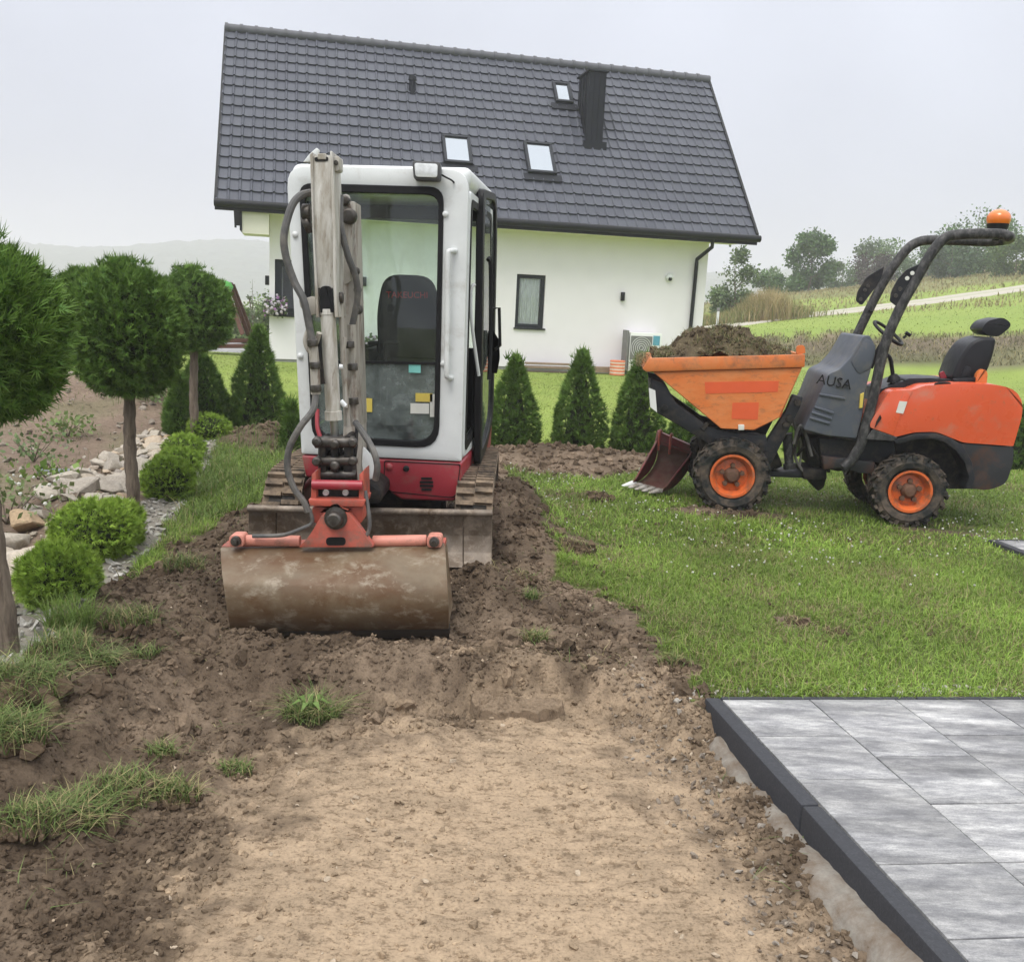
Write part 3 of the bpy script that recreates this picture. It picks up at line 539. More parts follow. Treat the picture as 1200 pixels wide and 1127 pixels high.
# ------------------------------------------------------------------ house
HU = np.array([math.cos(.231), math.sin(.231), 0]); HV = np.array([-math.sin(.231), math.cos(.231), 0]); HO = np.array([-6.879, 21.946, 0.]); HK = np.array([0, 0, 1.])
def hp(u, v, k): return HO + HU * u + HV * v + HK * k
def h_px(px, py, v=.6):
    """pixel -> (u, k) on the plane parallel to the facade at depth v"""
    r = ray(px, py); t = ((HO + HV * v - CAMP) @ HV) / (r @ HV); p = CAMP + r * t - HO; return p @ HU, p[2]
HL, EAVE, RUN, RISE, BASE, VW = 13.113, 3.65, 3.889, 4.497, .05, .6
UL, UR = 1.15, HL - 1.014; DEPTH = 2 * RUN
house = empty('house', hp(HL / 2, RUN, BASE), 'white rendered house with steep dark tiled roof and metal chimney', 'house', rotz=.231)
def hbox(b, u0, u1, v0, v1, k0, k1):
    P = [hp(u, v, k) for k in (k0, k1) for u, v in ((u0, v0), (u1, v0), (u1, v1), (u0, v1))]
    return b.add(P, [(0, 3, 2, 1), (4, 5, 6, 7), (0, 1, 5, 4), (1, 2, 6, 5), (2, 3, 7, 6), (3, 0, 4, 7)])
def roofk(v): return EAVE + RISE / RUN * min(v, DEPTH - v)
wu0, wk1 = h_px(606, 321); wu1, wk0 = h_px(636.5, 385)                     # facade window opening
c0, ck1 = h_px(321, 303.5); cu1, ck0 = h_px(398, 369)                    # corner window
ck1 = h_px(330, 304)[1]; ck0 = h_px(330, 369)[1]; UL2 = h_px(315.5, 340)[0]; cu0 = h_px(322, 340)[0]; WT = .3
b = MB(); topk = EAVE + .35
def wall_piece(u0, u1, k0, k1): hbox(b, u0, u1, VW, VW + WT, k0, k1)
wall_piece(UL, UR, ck1, topk); wall_piece(UL2, cu0, BASE + .09, ck1); wall_piece(cu0, cu1, BASE + .09, ck0); wall_piece(cu1, wu0, BASE + .09, ck1)
wall_piece(wu0, wu1, BASE + .09, wk0); wall_piece(wu0, wu1, wk1, ck1); wall_piece(wu1, UR, BASE + .09, ck1)
g = [(VW + WT, BASE + .09), (DEPTH - VW, BASE + .09), (DEPTH - VW, roofk(VW) - .12), (RUN, roofk(RUN) - .14), (VW + WT, roofk(VW + WT) - .12)]
b.prism([hp(UL2, v, k) for v, k in g], HU * WT); b.prism([hp(UR - WT, v, k) for v, k in g], HU * WT)
b.prism([hp(UL, v, k) for v, k in [(VW + WT, ck1), (DEPTH - VW, ck1), (DEPTH - VW, roofk(VW) - .12), (RUN, roofk(RUN) - .14), (VW + WT, roofk(VW + WT) - .12)]], HU * (UL2 - UL - .002))
hbox(b, UL2, UR, DEPTH - VW - WT, DEPTH - VW, BASE + .09, topk)
wall = b.build('wall', M['plaster'], house)
b = MB(); hbox(b, UL2 + .02, UR - .02, VW + .025, DEPTH - VW - .02, BASE - .3, BASE + .089); b.build('plinth', M['plinth'], house)
b = MB(); hbox(b, UL2 + WT, UR - WT, VW + 1.6, VW + 1.7, BASE, EAVE - .2); hbox(b, UL2 + WT, UR - WT, VW + WT, VW + 1.6, BASE + .09, BASE + .34); hbox(b, UL2 + WT, UR - WT, VW + WT, VW + 1.6, EAVE - .2, EAVE - .16); b.build('room', M['room'], house)
def hwindow(u0, u1, k0, k1, fr, v, sill_over, curtain=True, mullion=None):
    b = MB(); o = [hp(u, v, k) for u, k in ((u0, k0), (u1, k0), (u1, k1), (u0, k1))]; i_ = [hp(u, v, k) for u, k in ((u0+fr, k0+fr), (u1-fr, k0+fr), (u1-fr, k1-fr), (u0+fr, k1-fr))]
    b.frame(o, i_, HV * .08)
    if mullion: hbox(b, mullion - .05, mullion + .05, v + .002, v + .078, k0 + fr, k1 - fr)
    w = b.build('window', M['anthra'], house, .006, 1)
    b = MB(); hbox(b, u0 + fr, u1 - fr, v + .03, v + .045, k0 + fr, k1 - fr); b.build('pane', M['pane'], w)
    b = MB(); hbox(b, u0 - .03, u1 + sill_over, VW - .05, v, k0 - .045, k0 - .003); b.build('sill', M['anthra'], w, .005, 1)
    if curtain:
        vs = []; fs = []; n_ = 40
        for q in range(n_ + 1):
            u = u0 + fr + (u1 - u0 - 2 * fr) * q / n_; dv = .02 * math.sin(q * 1.3) + .012 * math.sin(q * 2.9)
            vs += [hp(u, v + .085 + dv, k0 + .02), hp(u, v + .085 + dv * .4, k1 - .03)]
        for q in range(n_): fs.append((2*q, 2*q+2, 2*q+3, 2*q+1))
        b = MB(); b.add(vs, fs); b.build('curtain', M['curtain'], w)
    return w
hwindow(wu0 + .003, wu1 - .003, wk0 + .003, wk1 - .003, .09, VW + .06, .05)
hwindow(cu0 + .003, cu1 - .003, ck0 + .003, ck1 - .003, .16, VW + .10, .0, False, cu0 + .62)
# roof: deck, tiles laid one by one in courses, ridge, verge, gutter
roof = None
b = MB(); T_ = .10
for s in (0, 1):
    f_ = (lambda v: v) if s == 0 else (lambda v: DEPTH - v)
    pr = [(f_(.02), EAVE - .10 + .02), (f_(RUN), roofk(RUN) - .12), (f_(RUN), roofk(RUN) - .02), (f_(.02), EAVE + .0)]
    b.prism([hp(.03, v, k) for v, k in pr], HU * (HL - .06))
roof = b.build('roof', M['gutter'], house)
SLOPE = np.array([0, RUN, RISE]); SLEN = np.linalg.norm(SLOPE); sdir = (HV * RUN + HK * RISE) / SLEN; snor = np.cross(HU, sdir); NCOL, NROW = 53, 17; TWd, TLn = HL / NCOL, SLEN / NROW
def tile_mesh():
    prof = [(0, .026), (.07, .036), (.15, .030), (.21, .006), (.5, .0), (.90, .0), (.97, .012), (1.0, .026)]
    vs = []; fs = []; L0, L1 = -.035, TLn
    for (a, h_) in prof:
        x_ = a * TWd; vs += [(x_, L0, h_ - .004), (x_, L0, h_ + .028), (x_, L1, h_ - .012)]
    for q in range(len(prof) - 1):
        o = 3 * q; fs += [(o + 1, o + 4, o + 5, o + 2), (o, o + 3, o + 4, o + 1)]
    me = bpy.data.meshes.new('tile'); me.from_pydata(vs, [], fs); me.update()
    for p_ in me.polygons: p_.use_smooth = False
    me.materials.append(M['tile']); return me
tme = tile_mesh(); RM = Matrix(((HU[0], sdir[0], snor[0]), (HU[1], sdir[1], snor[1]), (HU[2], sdir[2], snor[2]))).to_4x4(); cells = []
def inv_h(): return WM[house.name].inverted()
skyl = []
for (q4, nm) in ((((517, 160), (548, 161), (556, 194), (521, 192)), 0), (((613, 168), (645, 169), (653, 205), (619, 204)), 1), (((647, 98), (667, 99), (671, 122), (651, 121)), 2)):
    pts = []
    for px, py in q4:
        r = ray(px, py); t = ((HO + HK * (EAVE + .08) - CAMP) @ snor) / (r @ snor); p = CAMP + r * t - HO - HK * EAVE; pts.append((p @ HU, p @ sdir))
    skyl.append((sum(p[0] for p in (pts[0], pts[3])) / 2, sum(p[0] for p in (pts[1], pts[2])) / 2, (pts[2][1] + pts[3][1]) / 2, (pts[0][1] + pts[1][1]) / 2))
for r_ in range(NROW):
    for c_ in range(NCOL):
        uc, sc_ = (c_ + .5) * TWd, (r_ + .5) * TLn
        if any(a0 + .1 < uc < a1 - .1 and s0 + .1 < sc_ < s1 - .1 for a0, a1, s0, s1 in skyl): continue
        p = HO + HK * EAVE + HU * (c_ * TWd) + sdir * (r_ * TLn) + snor * .006; cells.append((np.linalg.norm(p - CAMP), p))
cells.sort(key=lambda q: q[0]); rinv = WM[roof.name].inverted()
for dd, p in cells[:300]:
    o = bpy.data.objects.new('tile', tme); C.objects.link(o); o.parent = roof
    jit_ = Matrix.Rotation(random.uniform(-.006, .006), 4, 'X') @ Matrix.Rotation(random.uniform(-.004, .004), 4, 'Z')
    o.matrix_local = rinv @ Matrix.Translation(V3(p)) @ RM @ jit_
tv = np.array([v.co for v in tme.vertices]); tf = np.array([list(q.vertices) for q in tme.polygons]); RMn = np.array(RM.to_3x3()); vs = []; fs = []; tcol = []
hi_ = np.array(rinv); 
for q, (dd, p) in enumerate(cells[300:]):
    w = tv @ RMn.T + p + snor * random.uniform(-.002, .002); vs.append(w @ hi_[:3, :3].T + hi_[:3, 3]); fs.append(tf + q * len(tv)); tcol.append(np.tile(np.array((.045, .050, .067)) + np.array((.017, .018, .020)) * random.random(), (len(tv), 1)))
m2 = M['tile']; mesh_np('upper_tiles', np.concatenate(vs), np.concatenate(fs), M['tiles'], roof, col=np.concatenate(tcol), kind='stuff')
rb = MB(); rb.tube([hp(0, RUN, roofk(RUN) + .02), hp(.33, RUN, roofk(RUN) + .02)], [.13, .14], 12); ridge0 = None
nr = 36; rl = HL / nr
for q in range(nr):
    if ridge0 is None:
        b = MB(); b.tube([hp(0, RUN, roofk(RUN) + .0), hp(rl + .02, RUN, roofk(RUN) + .0)], [.125, .125], 12); b.tube([hp(-.015, RUN, roofk(RUN)), hp(.06, RUN, roofk(RUN))], [.145, .145], 12); ridge0 = b.build('ridge_tile', M['ridge'], roof)
    else:
        o = ridge0.copy(); C.objects.link(o); o.location = rinv.to_3x3() @ V3(HU * rl * q)
for u in (0., HL):
    for s in (0, 1):
        f_ = (lambda v: v) if s == 0 else (lambda v: DEPTH - v)
        b = MB(); b.prism([hp(u - .03, f_(v), k) for v, k in ((-.03, EAVE - .14), (RUN, roofk(RUN) - .16), (RUN, roofk(RUN) + .075), (-.03, EAVE + .075))], HU * .06); b.build('verge', M['gutter'], roof)
b = MB(); b.tube([hp(-.03, -.06, EAVE - .055), hp(HL + .06, -.06, EAVE - .055)], .085, 12); hbox(b, -.02, HL + .02, .0, .03, EAVE - .21, EAVE - .02); b.build('gutter', M['gutter'], house)
# soffit return at the left gable and boarding under the eaves
su0, sk0 = h_px(284, 268, .2); b = MB(); hbox(b, UL + .0, UR + .6, .06, VW, EAVE - .20, EAVE - .17); hbox(b, su0, UL - .003, .10, VW + .6, EAVE - .68, EAVE - .18)
b.build('soffit', M['soffit'], house); b = MB(); hbox(b, su0 - .05, su0 - .003, .06, VW + .6, EAVE - .62, EAVE - .16); b.build('fascia', M['gutter'], house)
for (a0, a1, s0, s1) in skyl:
    R3 = lambda u, s, h_: HO + HK * EAVE + HU * u + sdir * s + snor * h_
    def sbox(bb, u0, u1, s0_, s1_, h0, h1_):
        P = [R3(u, s, h_) for h_ in (h0, h1_) for u, s in ((u0, s0_), (u1, s0_), (u1, s1_), (u0, s1_))]; return bb.add(P, [(0, 3, 2, 1), (4, 5, 6, 7), (0, 1, 5, 4), (1, 2, 6, 5), (2, 3, 7, 6), (3, 0, 4, 7)])
    b = MB(); w_ = .075
    sbox(b, a0, a1, s0, s0 + w_, -.05, .13); sbox(b, a0, a1, s1 - w_, s1, -.05, .13); sbox(b, a0, a0 + w_, s0 + w_, s1 - w_, -.05, .129); sbox(b, a1 - w_, a1, s0 + w_, s1 - w_, -.05, .129); w = b.build('skylight', M['anthra'], roof, .008, 1)
    b = MB(); sbox(b, a0 + w_, a1 - w_, s0 + w_, s1 - w_, .07, .09); b.build('pane', M['skyglass'], w)
    b = MB(); sbox(b, a0 - .12, a1 + .12, s0 - .22, s0 - .002, .035, .062); b.build('flashing', M['seam'], w)
# chimney clad in standing seam sheet
pc = []
for px, py in ((681, 82), (710, 85), (706, 172)):
    pc.append(px)
r = ray(694, 170); t = ((HO + HK * EAVE - CAMP) @ snor) / (r @ snor); pb = CAMP + r * t - HO; cv = pb @ HV; cuL = h_px(687.5, 150, cv)[0]; cuR = h_px(707.5, 130, cv)[0]; ckT = h_px(694, 84, cv)[1]; cdep = .95
b = MB(); hbox(b, cuL, cuR, cv, cv + cdep, roofk(cv) - .1, ckT)
for q in range(4): u = cuL + (cuR - cuL) * (q + .0) / 3; hbox(b, u - .012, u + .012, cv - .022, cv - .001, roofk(cv) - .05, ckT - .002)
for q in range(1, 4): v = cv + cdep * q / 4; hbox(b, cuL - .022, cuL - .001, v - .012, v + .012, roofk(v) - .1, ckT - .002)
ch = b.build('chimney', M['seam'], roof); b = MB(); hbox(b, cuL - .06, cuR + .06, cv - .06, cv + cdep + .06, ckT, ckT + .05); b.build('chimney_cap', M['seam'], ch, .01, 1)
b = MB(); hbox(b, cuL - .1, cuR + .1, cv - .12, cv - .025, roofk(cv) - .15, roofk(cv) + .08); b.build('flashing', M['seam'], ch)
r = ray(483, 107); t = ((HO + HK * EAVE - CAMP) @ snor) / (r @ snor); pv = CAMP + r * t
b = MB(); b.cyl(pv - HK * .1, pv + HK * .26, .10, .085, 14); b.cyl(pv + HK * .26, pv + HK * .36, .11, .09, 14); b.build('vent_pipe', M['seam'], roof)
# downpipe, wall fittings
dp = [(826, 283), (822.5, 290), (817, 300), (816.5, 305), (809, 391)]
P = [hp(h_px(835.5, 278, .0)[0], .0, EAVE - .12)] + [hp(h_px(835, 283, .1)[0], .1, EAVE - .32), hp(h_px(817, 302, .50)[0], .50, h_px(817, 304, .5)[1]), hp(h_px(816.5, 308, .52)[0], .52, h_px(816.5, 309, .52)[1]), hp(h_px(808.5, 391, .52)[0], .52, h_px(808.5, 391, .52)[1]), hp(h_px(806, 436, .52)[0], .52, BASE + .05)]
b = MB(); b.tube(P, .05, 10); b.build('downpipe', M['gutter'], house)
u, k = h_px(784, 325); b = MB(); b.lathe(hp(u, VW, k), -HV, [(0, .10), (.02, .11), (.05, .10), (.09, .06), (.10, .0)], 20); b.build('vent_cowl', M['lens'], house)
b = MB(); b.lathe(hp(u, VW - .035, k - .045), -HV, [(0, .05), (.062, .048), (.064, 0)], 14); b.build('vent_opening', M['black'], house)
for px, py in ((729, 347.5), (427, 330)):
    u, k = h_px(px, py, VW); b = MB(); hbox(b, u - .045, u + .045, VW - .10, VW - .001, k - .11, k + .11); b.build('wall_lamp', M['gutter'], house, .012, 2)
u, k = h_px(313, 329); b = MB(); hbox(b, UL2 - .10, UL2 - .001, VW + .15, VW + .26, k - .10, k + .12); b.build('wall_lamp', M['gutter'], house, .012, 2)
# air source unit beside the wall
au0, ak1 = h_px(739, 389.5, .2); au1, ak0 = h_px(773.5, 428, .2)
acu = empty('outdoor_unit', hp((au0 + au1) / 2, .2, ak0), 'white fan unit on the house wall near the downpipe', 'heat pump', rotz=.231)
b = MB(); hbox(b, au0, au1, .2, .56, ak0 - .18, ak1); b.build('casing', M['ac'], acu, .012, 2)
gc = (au0 + (au1 - au0) * .36); gr_ = (ak1 - ak0) * .36; b = MB(); hbox(b, gc - gr_, gc + gr_, .188, .199, ak1 - .10 - 2 * gr_, ak1 - .08)
gp = b.build('grille', M['acgrille'], acu, .01, 1)
b = MB()
for q in range(5): b.tube([hp(gc + math.cos(a) * gr_ * (q + 1) / 5.4, .182, ak1 - .09 - gr_ + math.sin(a) * gr_ * (q + 1) / 5.4) for a in np.linspace(0, 2 * math.pi, 25)[:-1]], .006, 5, True)
b.build('wire_guard', M['ac'], acu)
b = MB(); hbox(b, au1 - .24, au1 - .06, .19, .199, ak1 - .30, ak1 - .06); b.build('panel', M['blue'], acu)
b = MB(); hbox(b, au0 - .10, au0 - .05, .15, .5, ak0 - .1, ak1 + .05); b.build('side_post', M['acgrille'], acu, .005, 1)
for q in (.2, .8): b = MB(); hbox(b, au0 + (au1 - au0) * q - .04, au0 + (au1 - au0) * q + .04, .22, .54, BASE - .2, ak0 - .18); b.build('foot', M['acgrille'], acu)
# ribbed orange drum, planks along the plinth
u0, k1 = h_px(715.5, 422, .1); u1, k0 = h_px(731.5, 437.5, .1); uc = (u0 + u1) / 2; rd = (u1 - u0) / 2
dr = empty('ribbed_drum', hp(uc, .1, BASE), 'orange and pale ribbed drum standing by the house wall under the fan unit', 'drum', rotz=.231)
nb = 9; hh = (k1 - BASE) / nb
for q in range(nb):
    b = MB(); b.lathe(hp(uc, .1, BASE + q * hh), HK, [(0, rd * .96), (hh * .2, rd), (hh * .8, rd), (hh * .98, rd * .96)], 20); b.build('rib', M['stripe_o'] if q % 2 == 0 else M['stripe_w'], dr)
pk = [(617, 668, 424.5, 428.5, .22, 'plank', 'top short plank of the stack against the white house wall'), (612, 668, 428.5, 433, .18, 'plank', 'middle plank of the stack against the white house wall'), (600, 700, 433.5, 438.5, .12, 'plank_dark', 'dark long bottom plank lying along the house wall'), (690, 716, 429.5, 437, .30, 'plank', 'plank end leaning beside the orange ribbed drum')]
for a, b_, y0, y1, v, mt, lb in pk:
    u0, k1 = h_px(a, y0, v); u1, k0 = h_px(b_, y1, v); k0 = max(k0, BASE - .02); b = MB(); hbox(b, u0, u1, v, v + .18, k0, max(k1, k0 + .04)); o = b.build('plank', M[mt], None, .006, 1, loc=hp((u0 + u1) / 2, v + .09, k0)); tag(o, lb, 'plank', 'planks along the house wall')
# flower box on the corner window sill
u0, k0 = h_px(316, 367, .42); u1, _ = h_px(336, 367, .42)
fb = empty('flower_box', hp((u0 + u1) / 2, .45, k0), 'dark flower box with white blooms on the corner window sill', 'flower box', rotz=.231)
b = MB(); hbox(b, u0 + .1, u1, .36, .53, ck0 - .003, ck0 + .14); b.build('box', M['gutter'], fb, .01, 1)
n_ = 260; P = np.array([hp(rng.uniform(u0 - .12, u1), .45 + rng.normal(0, .10), ck0 + .20 + rng.normal(0, .10)) for _ in range(n_)])
bxm = ico(1, .3); fi = np.array(inv_h() if False else WM[fb.name].inverted()); P2 = P @ fi[:3, :3].T + fi[:3, 3]
cc = np.where(rng.random((n_, 1)) < .55, np.array([[.62, .56, .62]]), np.array([[.09, .13, .05]])); cc[rng.random(n_) < .15] = (.35, .18, .36)
scatter('blooms', [bxm[0]], [bxm[1]], P2, rng.uniform(.02, .045, n_), M['petal'], cc, kind='thing', parent=fb); bpy.data.objects['blooms']['kind'] = 'stuff'
# flowers in a pot by the wall, seen through the cab
u0, k0 = h_px(441, 404, .3); n_ = 200; P = np.array([hp(u0 + rng.normal(0, .16), .3 + rng.normal(0, .1), k0 + rng.normal(0, .11)) for _ in range(n_)])
pf = empty('flower_pot', hp(u0, .3, BASE), 'dark pot of pale violet flowers by the house wall behind the cab', 'flower pot'); b = MB(); b.lathe(hp(u0, .3, BASE), HK, [(0, .12), (.3, .17), (k0 - BASE - .1, .19)], 18); b.build('pot', M['gutter'], pf)
fi = np.array(WM[pf.name].inverted()); P2 = P @ fi[:3, :3].T + fi[:3, 3]; cc = np.where(rng.random((n_, 1)) < .6, np.array([[.50, .38, .50]]), np.array([[.09, .13, .05]])); o = scatter('blooms', [bxm[0]], [bxm[1]], P2, rng.uniform(.02, .05, n_), M['petal'], cc, parent=pf)
# pale patio by the left end of the house with the brown timber swing
b = MB(); pts = [at_z(x_, y_, .06) for x_, y_ in ((196, 419), (318, 425), (300, 398), (190, 396))]; b.prism([p for p in pts], (0, 0, -.25)); o = b.build('patio', M['pave'], None, .01, 1, loc=pts[0]); o['kind'] = 'structure'
sw = empty('garden_swing', at_z(255, 413, .06), 'brown timber A frame garden swing on the pale patio', 'swing'); Ys = 24.5
def spt(px, py, y): return at_y(px, py, y)
for (a, b_, y, y2) in (((268, 331), (291, 394), Ys, Ys + .5), ((263, 334), (284, 392), Ys, Ys - .6), ((272, 333), (296, 395), Ys + .02, Ys + 1.2), ((266, 331), (240, 402), Ys, Ys + .1)):
    b = MB(); b.beam(spt(*a, y), spt(*b_, y2), .10, .10, .08); b.build('leg', M['swing'], sw, .008, 1)
b = MB(); b.beam(spt(272, 334, Ys + .1), spt(200, 330, Ys + 1.), .12, .12, .1); b.build('crossbar', M['swing'], sw, .008, 1)
for (a, b_) in (((240, 400), (296, 399)), ((244, 377), (282, 376))): b = MB(); b.beam(spt(*a, Ys), spt(*b_, Ys), .1, .1, .08); b.build('rail', M['swing'], sw, .008, 1)
b = MB(); b.beam(spt(238, 406, Ys - .2), spt(294, 406, Ys - .2), .09, .09, .5); b.build('bench', M['swing'], sw, .01, 1)
b = MB(); b.lathe(spt(264.5, 336, Ys), (0, 0, 1), [(-.16, .02), (-.12, .13), (0, .19), (.10, .14), (.15, .02)], 16); b.build('canopy_roll', simple('green cloth', (.12, .42, .10), .8), sw)
# ------------------------------------------------------------------ mini excavator
E_ = at_y
exc = empty('mini_excavator', (-.85, 6.6, .08), 'white and red mini excavator with cab and raised arm on dug soil', 'excavator')
CY = 6.15; YAW = .085
def cp(px, py, dy=0.):
    return E_(px, py, CY) + np.array([YAW * dy, dy, 0])
LT, RT, RB, LB = cp(335, 193), cp(550, 198), cp(541, 541), cp(353, 532)
def face(s, t):        # s 0..1 left to right, t 0..1 top to bottom on the cab front
    return (LT*(1-s) + RT*s)*(1-t) + (LB*(1-s) + RB*s)*t
def invface(px, py):
    s, t = .5, .5; P = cp(px, py)
    for _ in range(12):
        Fq = face(s, t) - P; Js = (face(s+1e-4, t) - face(s, t))/1e-4; Jt = (face(s, t+1e-4) - face(s, t))/1e-4
        A = np.array([[Js[0], Jt[0]], [Js[2], Jt[2]]]); d_ = np.linalg.solve(A, [Fq[0], Fq[2]]); s -= d_[0]; t -= d_[1]
    return s, t
def pxloop(pts, rad, dy, n_=6): return [cp(x, y, dy) for x, y in rquad(pts, rad, n_)]
# cab front: rounded sheet frame round a large window
win = [(352, 216), (519, 221), (513, 524), (368, 516)]
b = MB(); b.frame(pxloop([(335, 193), (550, 198), (541, 541), (353, 532)], [26, 26, 3, 3], 0), pxloop(win, [16, 18, 26, 20], 0), (0, .09, 0)); b.build('cab_front', M['white'], exc, .012, 2)
b = MB(); b.frame(pxloop([(350.5, 214.5), (520.5, 219.5), (514.5, 525.5), (366.5, 517.5)], [16, 18, 26, 20], -.012), pxloop([(357.5, 224), (514.5, 228.5), (508.5, 518), (373, 510)], [14, 16, 24, 18], -.012), (0, .04, 0)); b.build('window_seal', M['gasket'], exc, .004, 1)
b = MB(); b.prism([cp(356, 222, .04), (cp(516, 226, .04)), cp(511.5, 425, .04), cp(366, 422, .04)], (0, .008, 0)); b.build('upper_windscreen', M['cabglass'], exc)
b = MB(); b.prism([cp(366, 425, .035), cp(511.5, 428, .035), cp(509, 520, .035), cp(372, 513, .035)], (0, .008, 0)); lw = b.build('lower_windscreen', M['cabglass_low'], exc)
b = MB(); b.beam(cp(364, 423.5, .02), cp(512, 426.5, .02), .016, .016, .03); b.build('glazing_bar', M['gasket'], exc)
for (x0, y0, x1, y1, mt) in ((486, 461, 506, 471, 'sticker_y'), (480, 473, 502, 485, 'sticker_w'), (503, 462, 511, 489, 'sticker_w'), (427, 467, 435, 483, 'sticker_y'), (478, 424.5, 492, 437, 'sticker_c')):
    b = MB(); b.prism([cp(x0, y0, .026), cp(x1, y0 + .4, .026), cp(x1, y1 + .4, .026), cp(x0, y1, .026)], (0, .003, 0)); b.build('sticker', M[mt], lw)
D = 1.32
def sidep(side, t, dy):
    P = (LT*(1-t) + LB*t) if side == 0 else (RT*(1-t) + RB*t); return P + np.array([YAW * dy, dy, 0])
# roof, sides, rear frame
b = MB(); top = [sidep(0, .0, .10), sidep(1, .0, .10), sidep(1, .0, D), sidep(0, .0, D)]
up = np.array([.05, 0, 1.]); up /= np.linalg.norm(up)
b.prism([p - up * .11 for p in [sidep(0, 0, .093), sidep(1, 0, .093), sidep(1, 0, D), sidep(0, 0, D)]], up * .135); b.build('cab_roof', M['white'], exc, .05, 4)
for side in (0, 1):
    inw = np.array([.05 if side == 0 else -.05, 0, 0])
    def sl(pts, r_): return [sidep(side, t, dy) for dy, t in [(q[0], q[1]) for q in rquad(pts, r_, 5)]]
    b = MB(); b.frame(sl([(.093, .065), (D, .065), (D, .995), (.093, .995)], .03), sl([(.13, .10), (D - .09, .10), (D - .09, .90), (.13, .965)], .06), inw); b.build('cab_side', M['white'] if side == 0 else M['white'], exc, .008, 1)
    b = MB(); b.frame([p - inw * .12 for p in sl([(.12, .09), (D - .08, .09), (D - .08, .91), (.12, .975)], .06)], [p - inw * .12 for p in sl([(.155, .115), (D - .12, .115), (D - .12, .88), (.155, .94)], .06)], inw * .5); b.build('door_seal', M['gasket'], exc)
    b = MB(); b.prism([sidep(side, .10, .74) + inw * .1, sidep(side, .10, .80) + inw * .1, sidep(side, .93, .80) + inw * .1, sidep(side, .93, .74) + inw * .1], inw * .7); b.build('door_pillar', M['black'], exc, .006, 1)
    b = MB(); y0_ = .80 if side else .15
    b.prism([sidep(side, .12, y0_) + inw * .3, sidep(side, .12, D - .10) + inw * .3, sidep(side, .88, D - .10) + inw * .3, sidep(side, .92, y0_) + inw * .3], inw * .15); b.build('side_window', M['doorglass'], exc)
b = MB(); LTb, RTb, RBb, LBb = sidep(0, .05, D), sidep(1, .05, D), sidep(1, .99, D), sidep(0, .99, D)
def bq(s, t): return (LTb*(1-s) + RTb*s)*(1-t) + (LBb*(1-s) + RBb*s)*t
b.frame([bq(.02, 0), bq(.98, 0), bq(.98, 1), bq(.02, 1)], [bq(.085, .07), bq(.93, .07), bq(.93, .62), bq(.085, .62)], (0, -.06, 0)); b.build('cab_rear', M['black'], exc, .008, 1)
b = MB(); b.prism([bq(.08, .065), bq(.935, .065), bq(.935, .625), bq(.08, .625)], (0, -.008, 0)); b.build('rear_window', M['cabglass'], exc)
# red skirt, louvre, fuel cap, rear body
sk = [cp(352.5, 533), cp(541.5, 542), cp(537, 582), cp(531, 588), cp(470, 586), cp(446, 570), cp(400, 560), cp(358, 560)]
b = MB(); b.prism([p + np.array([0, .004, 0]) for p in sk], (YAW * 1.5, 1.5, .02)); b.build('body', M['red'], exc, .02, 3)
b = MB(); b.prism([p + np.array([YAW * 1.5, 1.504, .02]) for p in [cp(352, 470), cp(541, 478), cp(537, 582), cp(358, 575)]], (YAW * .35, .42, -.0)); b.build('counterweight', M['red'], exc, .06, 3)
for q in range(4):
    b = MB(); y = 560.5 + q * 4.3; w = (6.5, 8, 8, 6)[q]; b.prism([cp(x_, y_, -.006) for x_, y_ in rquad([(500 - w, y - 1.3), (500 + w, y - 1.1), (500 + w, y + 1.5), (500 - w, y + 1.2)], 1.2, 3)], (0, .02, 0)); b.build('vent_slot', M['black'], exc)
for (px, py, r_, mt) in ((456, 547, .024, 'red'), (476, 549, .020, 'black')):
    b = MB(); b.lathe(cp(px, py, .004), (0, -1, 0), [(0, r_), (.012, r_), (.02, r_ * .6), (.021, 0)], 16); b.build('cap', M[mt], exc)
b = MB(); b.frame(pxloop([(450, 539.5), (540, 543.8), (535, 584), (449.5, 576)], [3, 3, 8, 12], .0005), pxloop([(451, 540.6), (539, 544.8), (534, 583), (450.6, 575)], [3, 3, 8, 12], .0005), (0, .006, 0)); b.build('panel_gap', M['black'], exc)
b = MB(); b.box(cp(445, 592, .85), (.62, 1.0, .17)); b.cyl(cp(440, 600, .8) - np.array([0, 0, .22]), cp(440, 600, .8), .34, .34, 20); b.build('slew_base', M['dark'], exc, .02)
# floor, console, seat, levers
b = MB(); b.prism([face(.05, .98) + (0, .1, 0), face(.95, .98) + (0, .1, 0), face(.95, .98) + np.array([YAW*1.25, 1.25, 0]), face(.05, .98) + np.array([YAW*1.25, 1.25, 0])], (0, 0, .03)); b.build('cab_floor', M['dark'], exc)
sY = 6.92
def S(px, py, y=sY): return E_(px, py, y)
b = MB(); b.prism([S(x_, y_) for x_, y_ in rquad([(449, 321), (505, 323), (516, 372), (512, 424), (443, 420), (440, 365)], [18, 18, 20, 10, 10, 20], 6)], (.01, .13, 0)); sb = b.build('seat_back', M['seat'], exc, .03, 3)
b = MB(); b.prism([S(x_, y_, sY - .42) for x_, y_ in rquad([(436, 423), (521, 426), (521, 446), (437, 443)], 8, 4)], (.03, .5, 0)); b.build('seat_cushion', M['seat'], exc, .03, 3)
b = MB(); b.prism([S(x_, y_, sY - .3) for x_, y_ in ((446, 444), (512, 447), (512, 500), (446, 498))], (.02, .4, 0)); b.build('seat_base', M['dark'], exc, .02)
